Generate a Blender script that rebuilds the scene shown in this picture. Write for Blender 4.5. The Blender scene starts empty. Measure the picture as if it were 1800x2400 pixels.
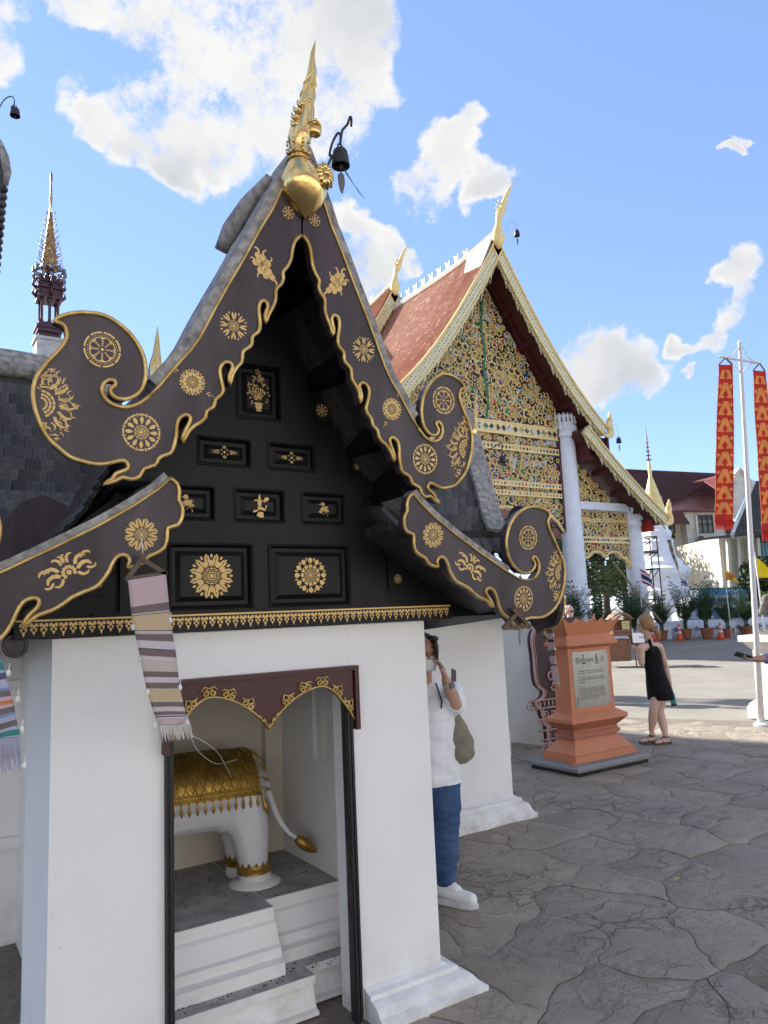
import bpy, bmesh, math, random
import numpy as np
from mathutils import Vector, Matrix, Euler, noise
random.seed(7)
SC = bpy.context.scene
COL = SC.collection
rad = math.radians
PI = math.pi
# ------------------------------------------------------------------ camera
CAM_H = 1.68
FPX = 1750.0
def _axes(pitch, roll, yaw):
    fw = Vector((math.sin(yaw)*math.cos(pitch), math.cos(yaw)*math.cos(pitch), math.sin(pitch)))
    r = Vector((math.cos(yaw), -math.sin(yaw), 0)); u = r.cross(fw)
    c, s = math.cos(roll), math.sin(roll)
    return c*r+s*u, -s*r+c*u, fw
CR, CU, CF = _axes(rad(7.9), rad(-2.5), rad(33.0))
CAM = Vector((0, 0, CAM_H))
cd = bpy.data.cameras.new('camera'); cam = bpy.data.objects.new('camera', cd); COL.objects.link(cam)
mm = Matrix((CR, CU, -CF)).transposed().to_4x4(); mm.translation = CAM
cam.matrix_world = mm
cd.sensor_fit = 'VERTICAL'; cd.sensor_height = 24.0; cd.lens = 24.0*FPX/2400.0
cd.clip_start = 0.05; cd.clip_end = 3000
SC.camera = cam
# ------------------------------------------------------------------ sky and sun
SUN_AZ, SUN_EL = rad(-22.0), rad(32.0)
SUN_DIR = Vector((math.sin(SUN_AZ)*math.cos(SUN_EL), math.cos(SUN_AZ)*math.cos(SUN_EL), math.sin(SUN_EL)))
SKY_STRENGTH = 0.15
W = bpy.data.worlds.new('World'); SC.world = W; W.use_nodes = True
def build_world():
    nt = W.node_tree; nt.nodes.clear(); N = nt.nodes; L = nt.links
    def nd(t, **k):
        n = N.new(t)
        for a, b in k.items(): setattr(n, a, b)
        return n
    def mth(op, a, b=None, c=None, clamp=False):
        n = nd('ShaderNodeMath', operation=op); n.use_clamp = clamp
        for i, v in enumerate((a, b, c)):
            if v is None: continue
            if isinstance(v, (int, float)): n.inputs[i].default_value = v
            else: L.new(v, n.inputs[i])
        return n.outputs[0]
    sky = nd('ShaderNodeTexSky', sky_type='NISHITA'); sky.sun_disc = False
    sky.sun_elevation = SUN_EL; sky.sun_rotation = SUN_AZ
    sky.altitude = 2500; sky.air_density = 1.0; sky.dust_density = 0.15; sky.ozone_density = 2.0
    tc = nd('ShaderNodeTexCoord')
    dirv = tc.outputs['Generated']
    # cumulus: soft lumps at fixed sky directions, eaten away by fractal noise
    def azel(px, py):
        v = CF+(px-900)/FPX*CR-(py-1200)/FPX*CU; return v.normalized()
    lumps = []
    for px, py, r in CLOUDS: lumps.append((azel(px, py), math.atan(r/FPX)))
    for az, el, r in CLOUDS_FAR:
        lumps.append((Vector((math.sin(rad(az))*math.cos(rad(el)), math.cos(rad(az))*math.cos(rad(el)), math.sin(rad(el)))), rad(r)))
    # domain warp so that the outlines billow
    def warp(src, scale, amt, det):
        nz = nd('ShaderNodeTexNoise'); nz.inputs['Scale'].default_value = scale; nz.inputs['Detail'].default_value = det; L.new(dirv, nz.inputs['Vector'])
        w1 = nd('ShaderNodeVectorMath', operation='SUBTRACT'); L.new(nz.outputs['Color'], w1.inputs[0]); w1.inputs[1].default_value = (.5, .5, .5)
        w2 = nd('ShaderNodeVectorMath', operation='SCALE'); L.new(w1.outputs[0], w2.inputs[0]); w2.inputs['Scale'].default_value = amt
        w3 = nd('ShaderNodeVectorMath', operation='ADD'); L.new(src, w3.inputs[0]); L.new(w2.outputs[0], w3.inputs[1]); return w3.outputs[0]
    wv = warp(warp(dirv, 6.0, .13, 3), 20.0, .07, 8)
    w4 = nd('ShaderNodeVectorMath', operation='NORMALIZE'); L.new(wv, w4.inputs[0])
    tot = None
    for c, r in lumps:
        d = nd('ShaderNodeVectorMath', operation='DOT_PRODUCT'); L.new(w4.outputs[0], d.inputs[0]); d.inputs[1].default_value = c
        mr = nd('ShaderNodeMapRange', interpolation_type='SMOOTHSTEP'); L.new(d.outputs['Value'], mr.inputs['Value'])
        mr.inputs['From Min'].default_value = math.cos(r*1.9); mr.inputs['From Max'].default_value = math.cos(r*0.2)
        tot = mr.outputs[0] if tot is None else mth('ADD', tot, mth('MULTIPLY', mr.outputs[0], mth('SUBTRACT', 1.0, tot)))
    nb = nd('ShaderNodeTexNoise'); nb.inputs['Scale'].default_value = 15.0; nb.inputs['Detail'].default_value = 10; nb.inputs['Roughness'].default_value = .68
    L.new(dirv, nb.inputs['Vector'])
    nf = nd('ShaderNodeTexNoise'); nf.inputs['Scale'].default_value = 5.0; nf.inputs['Detail'].default_value = 5; nf.inputs['Roughness'].default_value = .55
    L.new(dirv, nf.inputs['Vector'])
    dens = mth('ADD', tot, mth('ADD', mth('MULTIPLY', mth('SUBTRACT', nb.outputs['Fac'], .5), 3.0), mth('MULTIPLY', mth('SUBTRACT', nf.outputs['Fac'], .5), 1.0)))
    al = nd('ShaderNodeMapRange', interpolation_type='SMOOTHSTEP'); L.new(dens, al.inputs['Value'])
    al.inputs['From Min'].default_value = .36; al.inputs['From Max'].default_value = 1.02
    gate = nd('ShaderNodeMapRange', interpolation_type='SMOOTHSTEP'); L.new(tot, gate.inputs['Value'])
    gate.inputs['From Min'].default_value = .0; gate.inputs['From Max'].default_value = .45
    alpha = mth('MULTIPLY', al.outputs[0], gate.outputs[0], clamp=True)
    # thick middles go grey, thin rims stay white
    gr = nd('ShaderNodeMapRange', interpolation_type='SMOOTHSTEP'); L.new(mth('ADD', tot, mth('MULTIPLY', mth('SUBTRACT', nf.outputs['Fac'], .5), 1.3)), gr.inputs['Value'])
    gr.inputs['From Min'].default_value = .75; gr.inputs['From Max'].default_value = 1.35
    cc = nd('ShaderNodeMix', data_type='RGBA'); L.new(gr.outputs[0], cc.inputs['Factor'])
    cc.inputs['A'].default_value = CLOUD_LIT; cc.inputs['B'].default_value = CLOUD_GREY
    mx = nd('ShaderNodeMix', data_type='RGBA'); L.new(alpha, mx.inputs['Factor'])
    hs = nd('ShaderNodeMix', data_type='RGBA', blend_type='MULTIPLY'); hs.inputs['Factor'].default_value = 1
    L.new(sky.outputs[0], hs.inputs['A']); hs.inputs['B'].default_value = SKY_TINT
    ev = nd('ShaderNodeMix', data_type='RGBA'); ev.inputs['Factor'].default_value = .5; L.new(hs.outputs['Result'], ev.inputs['A']); ev.inputs['B'].default_value = SKY_BLUE
    L.new(ev.outputs['Result'], mx.inputs['A']); L.new(cc.outputs['Result'], mx.inputs['B'])
    bg = nd('ShaderNodeBackground'); L.new(mx.outputs['Result'], bg.inputs['Color']); bg.inputs['Strength'].default_value = SKY_STRENGTH
    out = nd('ShaderNodeOutputWorld'); L.new(bg.outputs[0], out.inputs['Surface'])
SKY_TINT = (1.0, .95, 1.05, 1); SKY_BLUE = (.90, 1.42, 2.5, 1)      # pale humid-air blue mixed evenly into the clear sky
CLOUD_LIT = (2.5, 2.48, 2.45, 1); CLOUD_GREY = (1.6, 1.68, 1.82, 1)
CLOUDS = [(690,0,160),(650,110,160),(590,210,115),(760,160,90),(500,270,88),(430,350,55),(345,275,55),(235,235,32),(190,5,36),(320,0,50),(0,50,50),(830,60,75),(440,20,45),(650,300,66),(560,330,50),(440,400,34),
          (1060,350,46),(1000,430,48),(1140,425,34),(1095,290,30),(900,585,46),(830,530,34),(960,600,32),(870,640,38),
          (1400,865,62),(1340,885,48),(1470,890,48),(1420,930,55),(1650,742,24),(1690,700,26),(1735,650,32),(1610,785,22),(1560,815,18),(1695,318,11),(1720,290,8),(1590,872,12),(810,650,40)]
CLOUDS_FAR = [(-30,62,13),(-60,40,11),(-95,25,8),(-80,58,9),(-130,35,12),(170,45,12),(140,28,9),(110,50,10),(85,30,8),(95,62,9),(75,14,6),(-160,22,8),(-120,12,6),(150,70,8),(60,58,8),(-12,30,7),(-20,14,6),(130,12,6)]
build_world()
sd = bpy.data.lights.new('sun', 'SUN'); sun = bpy.data.objects.new('sun', sd); COL.objects.link(sun)
sd.energy = 5.0; sd.angle = rad(0.53); sd.color = (1.0, .95, .87)
sun.rotation_euler = SUN_DIR.to_track_quat('Z', 'Y').to_euler(); sun.location = (0, 0, 40)
SC.view_settings.view_transform = 'Standard'; SC.view_settings.look = 'None'
SC.view_settings.exposure = 1.36; SC.view_settings.gamma = 1.0; SC.view_settings.use_curve_mapping = False
# ------------------------------------------------------------------ helpers
def V3(*a): return Vector(a)
def ray(x, y): return CF+(x-900)/FPX*CR-(y-1200)/FPX*CU
K = 1.085
def at_y(x, y, Y): d = ray(x*K, y*K); return CAM+d*((Y)/d.y)
def at_x(x, y, X): d = ray(x*K, y*K); return CAM+d*(X/d.x)
def at_z(x, y, z=0): d = ray(x*K, y*K); return CAM+d*((z-CAM_H)/d.z)
def at_d(x, y, D): return CAM+ray(x*K, y*K)*D
ORG = {}
def tag(o, label=None, cat=None, group=None, kind=None):
    if label: o['label'] = label
    if cat: o['category'] = cat
    if group: o['group'] = group
    if kind: o['kind'] = kind
    return o
def thing(name, label, cat, loc=(0, 0, 0), rz=0, group=None, local=False):
    o = bpy.data.objects.new(name, None); COL.objects.link(o); o.empty_display_size = .1
    o.location = loc; o.rotation_euler = (0, 0, rz)
    ORG[o.name] = Vector((0, 0, 0)) if local else Vector(loc)
    return tag(o, label, cat, group)
class MB:
    def __init__(s): s.v = []; s.f = []; s.m = []; s.cur = 0
    def add(s, vs, fs):
        b = len(s.v); s.v += [Vector(q) for q in vs]
        for f in fs: s.f.append([i+b for i in f]); s.m.append(s.cur)
        return s
    def box(s, x0, x1, y0, y1, z0, z1):
        return s.add([(x0,y0,z0),(x1,y0,z0),(x1,y1,z0),(x0,y1,z0),(x0,y0,z1),(x1,y0,z1),(x1,y1,z1),(x0,y1,z1)],
                     [(3,2,1,0),(4,5,6,7),(0,1,5,4),(1,2,6,5),(2,3,7,6),(3,0,4,7)])
    def obox(s, c, sx, sy, sz, ax=None, ay=None, az=None):
        c = Vector(c); ax = Vector(ax or (1,0,0)).normalized()*sx/2; ay = Vector(ay or (0,1,0)).normalized()*sy/2; az = Vector(az or (0,0,1)).normalized()*sz/2
        P = [c+i*ax+j*ay+k*az for k in (-1,1) for (i,j) in ((-1,-1),(1,-1),(1,1),(-1,1))]
        return s.add(P, [(3,2,1,0),(4,5,6,7),(0,1,5,4),(1,2,6,5),(2,3,7,6),(3,0,4,7)])
    def beam(s, a, b, w, h, up=(0,0,1)):
        a, b = Vector(a), Vector(b); d = (b-a); u = Vector(up); sd = d.cross(u)
        if sd.length < 1e-6: u = Vector((0,1,0)); sd = d.cross(u)
        sd.normalize(); u2 = sd.cross(d).normalized()
        return s.obox((a+b)/2, d.length, w, h, d, sd, u2)
    def prism(s, poly, off):
        n = len(poly); P = [Vector(p) for p in poly]; o = Vector(off)
        fs = [list(range(n)), list(range(2*n-1, n-1, -1))]+[(i, i+n, (i+1) % n+n, (i+1) % n) for i in range(n)]
        return s.add(P+[p+o for p in P], fs)
    def face(s, poly): return s.add(poly, [list(range(len(poly)))])
    def tube(s, path, r, n=6, closed=False, cap=True, flat=1.0, up=None):
        P = [Vector(p) for p in path]; m = len(P)
        R = r if isinstance(r, (list, tuple)) else [r]*m
        rings = []; prev = None
        for i in range(m):
            a = P[(i-1) % m] if (closed or i > 0) else P[i]; b = P[(i+1) % m] if (closed or i < m-1) else P[i]
            t = (b-a)
            if t.length < 1e-9: t = Vector((0,0,1))
            t.normalize()
            if up is not None: x = t.cross(Vector(up))
            elif prev is None: x = t.orthogonal()
            else: x = prev-t*prev.dot(t)
            if x.length < 1e-6: x = t.orthogonal()
            x.normalize(); prev = x; y = t.cross(x)
            rings.append([P[i]+R[i]*(math.cos(2*PI*k/n)*x+flat*math.sin(2*PI*k/n)*y) for k in range(n)])
        return s.loft(rings, closed, cap)
    def loft(s, rings, closed=False, cap=True):
        n = len(rings[0]); m = len(rings); vs = [q for r in rings for q in r]; fs = []
        for i in range(m if closed else m-1):
            j = (i+1) % m
            for k in range(n): fs.append((i*n+k, i*n+(k+1) % n, j*n+(k+1) % n, j*n+k))
        if cap and not closed: fs += [list(range(n-1, -1, -1)), [(m-1)*n+k for k in range(n)]]
        return s.add(vs, fs)
    def lathe(s, prof, c=(0,0,0), n=16, ax=None, sq=1.0, ph=0.0):
        c = Vector(c); z = Vector(ax or (0,0,1)).normalized(); x = z.orthogonal().normalized() if ax else Vector((1,0,0)); y = z.cross(x)
        return s.loft([[c+z*h+r*(math.cos(2*PI*k/n+ph)*x+sq*math.sin(2*PI*k/n+ph)*y) for k in range(n)] for r, h in prof])
    def ball(s, c, rx, ry=None, rz=None, n=10, m=7, mat=None):
        ry = ry or rx; rz = rz or rx; c = Vector(c); rings = []
        for i in range(1, m):
            a = PI*i/m; q = []
            for k in range(n):
                b = 2*PI*k/n; v = Vector((rx*math.sin(a)*math.cos(b), ry*math.sin(a)*math.sin(b), -rz*math.cos(a)))
                q.append(c+(mat @ v if mat else v))
            rings.append(q)
        return s.loft(rings)
    def cap(s, a, b, ra, rb, n=10, m=4):          # tapered capsule
        a, b = Vector(a), Vector(b); d = (b-a); L = d.length; d = d/L; x = d.orthogonal().normalized(); y = d.cross(x); rings = []
        for i in range(m, 0, -1):
            t = PI/2*i/m; rings.append((a-d*ra*math.sin(t)*.999, ra*max(math.cos(t), .03)))
        rings.append((a, ra)); rings.append((b, rb))
        for i in range(1, m+1):
            t = PI/2*i/m; rings.append((b+d*rb*math.sin(t)*.999, rb*max(math.cos(t), .03)))
        return s.loft([[c+r*(math.cos(2*PI*k/n)*x+math.sin(2*PI*k/n)*y) for k in range(n)] for c, r in rings])
    def limb(s, pts, n=10):
        for (a, ra), (b, rb) in zip(pts, pts[1:]): s.cap(a, b, ra, rb, n)
        return s
    def build(s, name, mats, parent=None, smooth=False, kind=None, label=None, sharp=None):
        org = ORG.get(parent.name, Vector((0,0,0))) if parent else Vector((0,0,0))
        me = bpy.data.meshes.new(name); me.from_pydata([tuple(v-org) for v in s.v], [], s.f)
        for m_ in (mats if isinstance(mats, (list, tuple)) else [mats]): me.materials.append(m_)
        if any(s.m): me.polygons.foreach_set('material_index', s.m)
        if smooth: me.polygons.foreach_set('use_smooth', [True]*len(s.f))
        me.update()
        bm = bmesh.new(); bm.from_mesh(me); bmesh.ops.recalc_face_normals(bm, faces=bm.faces)
        if sharp:
            for e in bm.edges:
                if len(e.link_faces) == 2 and e.calc_face_angle(0) > sharp: e.smooth = False
        bm.to_mesh(me); bm.free()
        o = bpy.data.objects.new(name, me); COL.objects.link(o)
        if parent: o.parent = parent; ORG[o.name] = org
        if kind: o['kind'] = kind
        if label: o['label'] = label
        return o
def inst(name, mesh, parent, mw):
    o = bpy.data.objects.new(name, mesh); COL.objects.link(o); o.parent = parent
    org = ORG.get(parent.name, Vector((0,0,0))); ORG[o.name] = org
    o.matrix_local = Matrix.Translation(-org) @ mw
    return o
def copy_tree(o, parent=None):
    c = o.copy(); COL.objects.link(c); c.parent = parent
    for ch in o.children: copy_tree(ch, c)
    return c
def fuse(o, vox, smooth_it=4, fac=.5):
    """voxel-union the overlapping closed pieces of a mesh into one continuous skin"""
    md = o.modifiers.new('r', 'REMESH'); md.mode = 'VOXEL'; md.voxel_size = vox; md.use_smooth_shade = True
    sm = o.modifiers.new('s', 'SMOOTH'); sm.iterations = smooth_it; sm.factor = fac
    dg = bpy.context.evaluated_depsgraph_get(); me = bpy.data.meshes.new_from_object(o.evaluated_get(dg))
    old = o.data; o.modifiers.clear(); o.data = me
    me.materials.clear()
    for m_ in old.materials: me.materials.append(m_)
    me.polygons.foreach_set('use_smooth', [True]*len(me.polygons)); me.polygons.foreach_set('material_index', [0]*len(me.polygons)); me.update()
    return o
def bez(pts, n=6, closed=False):
    """Catmull-Rom through the points"""
    P = [Vector(p) for p in pts]; m = len(P); out = []
    for i in range(m if closed else m-1):
        p0 = P[(i-1) % m] if (closed or i > 0) else P[i]; p1 = P[i]; p2 = P[(i+1) % m]; p3 = P[(i+2) % m] if (closed or i+2 < m) else P[(i+1) % m]
        for k in range(n):
            t = k/n; out.append(.5*((2*p1)+(p2-p0)*t+(2*p0-5*p1+4*p2-p3)*t*t+(3*p1-p0-3*p2+p3)*t*t*t))
    if not closed: out.append(P[-1])
    return out
# ------------------------------------------------------------------ materials
_M = {}
def nodes(m): return m.node_tree.nodes, m.node_tree.links
def mat(name, col, rough=.6, metal=0.0, var=.12, vs=6.0, bump=0.0, bs=30.0, col2=None, spec=.5, rvar=0.0, trans=0.0, coat=0.0, stretch=None, seed=0.0):
    if name in _M: return _M[name]
    m = bpy.data.materials.new(name); m.use_nodes = True; N, L = nodes(m); b = N['Principled BSDF']
    b.inputs['Roughness'].default_value = rough; b.inputs['Metallic'].default_value = metal; b.inputs['Specular IOR Level'].default_value = spec
    if coat: b.inputs['Coat Weight'].default_value = coat; b.inputs['Coat Roughness'].default_value = .15
    c = tuple(col)+(1,); c2 = tuple(col2)+(1,) if col2 else tuple(max(0, x*(1-var*2.2)) for x in col)+(1,)
    tc = N.new('ShaderNodeTexCoord'); mp = N.new('ShaderNodeMapping'); L.new(tc.outputs['Object'], mp.inputs['Vector'])
    mp.inputs['Location'].default_value = (seed, seed*.7, seed*1.3)
    if stretch: mp.inputs['Scale'].default_value = stretch
    nz = N.new('ShaderNodeTexNoise'); nz.inputs['Scale'].default_value = vs; nz.inputs['Detail'].default_value = 6; nz.inputs['Roughness'].default_value = .6
    L.new(mp.outputs[0], nz.inputs['Vector'])
    rp = N.new('ShaderNodeMapRange'); rp.inputs['From Min'].default_value = .35; rp.inputs['From Max'].default_value = .68; L.new(nz.outputs['Fac'], rp.inputs['Value'])
    mx = N.new('ShaderNodeMix'); mx.data_type = 'RGBA'; mx.inputs['A'].default_value = c; mx.inputs['B'].default_value = c2
    L.new(rp.outputs[0], mx.inputs['Factor']); L.new(mx.outputs['Result'], b.inputs['Base Color'])
    if rvar:
        r2 = N.new('ShaderNodeMapRange'); r2.inputs['To Min'].default_value = max(0.03, rough-rvar); r2.inputs['To Max'].default_value = min(1, rough+rvar)
        L.new(nz.outputs['Fac'], r2.inputs['Value']); L.new(r2.outputs[0], b.inputs['Roughness'])
    if bump:
        n2 = N.new('ShaderNodeTexNoise'); n2.inputs['Scale'].default_value = bs; n2.inputs['Detail'].default_value = 5; L.new(mp.outputs[0], n2.inputs['Vector'])
        bp = N.new('ShaderNodeBump'); bp.inputs['Strength'].default_value = min(1, bump); bp.inputs['Distance'].default_value = .01; L.new(n2.outputs['Fac'], bp.inputs['Height']); L.new(bp.outputs[0], b.inputs['Normal'])
    if trans:
        tr = N.new('ShaderNodeBsdfTranslucent'); L.new(mx.outputs['Result'], tr.inputs['Color']); ms = N.new('ShaderNodeMixShader'); ms.inputs[0].default_value = trans
        L.new(b.outputs[0], ms.inputs[1]); L.new(tr.outputs[0], ms.inputs[2]); L.new(ms.outputs[0], N['Material Output'].inputs['Surface'])
    _M[name] = m; return m
def bands(name, axis, stops, rough=.8, scale=1.0, off=0.0, trans=0.0, wv=0.0):
    """colour bands along one object axis (woven cloth, print): stops = [(pos, rgb)...] over 0..1 of (coord-off)*scale"""
    m = bpy.data.materials.new(name); m.use_nodes = True; N, L = nodes(m); b = N['Principled BSDF']; b.inputs['Roughness'].default_value = rough; b.inputs['Specular IOR Level'].default_value = .2
    tc = N.new('ShaderNodeTexCoord'); sp = N.new('ShaderNodeSeparateXYZ'); L.new(tc.outputs['UV' if axis == 'U' else 'Object'], sp.inputs[0])
    mt = N.new('ShaderNodeMath'); mt.operation = 'SUBTRACT'; L.new(sp.outputs[{'X':0,'Y':1,'Z':2,'U':1}[axis]], mt.inputs[0]); mt.inputs[1].default_value = off
    m2 = N.new('ShaderNodeMath'); m2.operation = 'MULTIPLY'; L.new(mt.outputs[0], m2.inputs[0]); m2.inputs[1].default_value = scale
    cr = N.new('ShaderNodeValToRGB'); cr.color_ramp.interpolation = 'CONSTANT'; L.new(m2.outputs[0], cr.inputs[0])
    el = cr.color_ramp.elements
    while len(el) > 1: el.remove(el[-1])
    el[0].position = stops[0][0]; el[0].color = tuple(stops[0][1])+(1,)
    for p, c in stops[1:32]: e = el.new(p); e.color = tuple(c)+(1,)
    L.new(cr.outputs[0], b.inputs['Base Color'])
    nz = N.new('ShaderNodeTexNoise'); nz.inputs['Scale'].default_value = 220; L.new(tc.outputs['Object'], nz.inputs['Vector'])
    bp = N.new('ShaderNodeBump'); bp.inputs['Strength'].default_value = .35; bp.inputs['Distance'].default_value = .002; L.new(nz.outputs['Fac'], bp.inputs['Height']); L.new(bp.outputs[0], b.inputs['Normal'])
    if trans:
        tr = N.new('ShaderNodeBsdfTranslucent'); L.new(cr.outputs[0], tr.inputs['Color']); ms = N.new('ShaderNodeMixShader'); ms.inputs[0].default_value = trans
        L.new(b.outputs[0], ms.inputs[1]); L.new(tr.outputs[0], ms.inputs[2]); L.new(ms.outputs[0], N['Material Output'].inputs['Surface'])
    return m
# surfaces in everyday base colours
def plaster_mat():
    m = bpy.data.materials.new('white_plaster'); m.use_nodes = True; N, L = nodes(m); b = N['Principled BSDF']; b.inputs['Roughness'].default_value = .8; b.inputs['Specular IOR Level'].default_value = .3
    g = N.new('ShaderNodeNewGeometry'); pos = g.outputs['Position']
    def nz(scale, det=6, stretch=None):
        v = pos
        if stretch: mp = N.new('ShaderNodeMapping'); mp.inputs['Scale'].default_value = stretch; L.new(pos, mp.inputs['Vector']); v = mp.outputs[0]
        n = N.new('ShaderNodeTexNoise'); n.inputs['Scale'].default_value = scale; n.inputs['Detail'].default_value = det; n.inputs['Roughness'].default_value = .65; L.new(v, n.inputs['Vector']); return n.outputs['Fac']
    def rng(x, a, b_, c=0., d=1.):
        r = N.new('ShaderNodeMapRange'); r.inputs['From Min'].default_value = a; r.inputs['From Max'].default_value = b_; r.inputs['To Min'].default_value = c; r.inputs['To Max'].default_value = d; L.new(x, r.inputs['Value']); return r.outputs[0]
    def mix(f, a, b_):
        x = N.new('ShaderNodeMix'); x.data_type = 'RGBA'; L.new(f, x.inputs['Factor'])
        for k, v in (('A', a), ('B', b_)):
            if isinstance(v, tuple): x.inputs[k].default_value = v
            else: L.new(v, x.inputs[k])
        return x.outputs['Result']
    def mul(a, b_):
        n = N.new('ShaderNodeMath'); n.operation = 'MULTIPLY'
        for i, v in enumerate((a, b_)):
            if isinstance(v, float): n.inputs[i].default_value = v
            else: L.new(v, n.inputs[i])
        return n.outputs[0]
    c = mix(rng(nz(1.1, 5), .35, .7), (.83,.83,.82,1), (.765,.765,.755,1))                 # patchy repainting
    c = mix(mul(rng(nz(5.0, 7, (1,1,.10)), .58, .76), .22), c, (.62,.60,.57,1))             # faint run-off streaks
    sx = N.new('ShaderNodeSeparateXYZ'); L.new(pos, sx.inputs[0])
    low = rng(sx.outputs['Z'], .32, .0)                                                     # splash dirt near the paving
    c = mix(mul(mul(low, rng(nz(7.0, 8), .35, .7)), .75), c, (.40,.36,.31,1))
    c = mix(mul(rng(nz(38.0, 3), .70, .74), .5), c, (.42,.40,.38,1))                        # specks
    L.new(c, b.inputs['Base Color'])
    bp = N.new('ShaderNodeBump'); bp.inputs['Strength'].default_value = .35; bp.inputs['Distance'].default_value = .012
    ad = N.new('ShaderNodeMath'); ad.operation = 'ADD'; L.new(nz(3.5, 4), ad.inputs[0]); L.new(mul(nz(60.0, 5), .12), ad.inputs[1]); L.new(ad.outputs[0], bp.inputs['Height']); L.new(bp.outputs[0], b.inputs['Normal'])
    return m
PLASTER = plaster_mat()
PLASTER_IN = mat('cream_plaster', (.70,.64,.54), .8, var=.05, vs=2.0, bump=.12, bs=45)
BLACKWOOD = mat('black_lacquer_wood', (.0062,.006,.0072), .48, var=.25, vs=9, bump=.10, bs=60, stretch=(1,1,.25), spec=.26)
BOARD = mat('dark_brown_lacquer', (.060,.045,.055), .42, col2=(.023,.017,.0215), vs=3.6, bump=.08, bs=40, rvar=.12, stretch=(1.6,1.6,.4), spec=.4)  # worn vertical streaks, their contrast raised to paint sheen into the colour
GILT = mat('gilding', (.68,.49,.19), .38, metal=.6, col2=(.40,.24,.065), vs=14, bump=.25, bs=60, rvar=.1)
GOLDLEAF = mat('gold_leaf_stencil', (.74,.51,.19), .5, metal=.15, var=.08, vs=20)
GOLD = mat('gold', (.84,.63,.28), .24, metal=1.0, col2=(.66,.44,.15), vs=10, bump=.18, bs=24, rvar=.08)
CEMENT = mat('weathered_cement', (.38,.37,.355), .85, col2=(.12,.115,.115), vs=26, bump=.6, bs=70)
SHINGLE = mat('black_wood_shingle', (.020,.018,.017), .7, col2=(.050,.047,.045), vs=16, bump=.5, bs=45, stretch=(2.5,2.5,.6))
MAROON = mat('maroon_paint', (.105,.016,.016), .5, var=.2, vs=7, bump=.08, bs=50)
IRON = mat('dark_iron', (.05,.047,.05), .5, metal=.6, var=.2, vs=20)
WHITEPAINT = mat('white_paint', (.86,.87,.90), .6, var=.05, vs=3)

# every shingle weathers on its own
SHINGLE_RND = True
_N, _L = nodes(SHINGLE); _b = _N['Principled BSDF']; _oi = _N.new('ShaderNodeObjectInfo'); _mr = _N.new('ShaderNodeMapRange'); _mr.inputs['To Min'].default_value = .45; _mr.inputs['To Max'].default_value = 2.1; _L.new(_oi.outputs['Random'], _mr.inputs['Value'])
_src = _b.inputs['Base Color'].links[0].from_socket; _sc = _N.new('ShaderNodeVectorMath'); _sc.operation = 'SCALE'; _L.new(_src, _sc.inputs[0]); _L.new(_mr.outputs[0], _sc.inputs['Scale']); _L.new(_sc.outputs[0], _b.inputs['Base Color']); _b.inputs['Roughness'].default_value = .5
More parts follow.
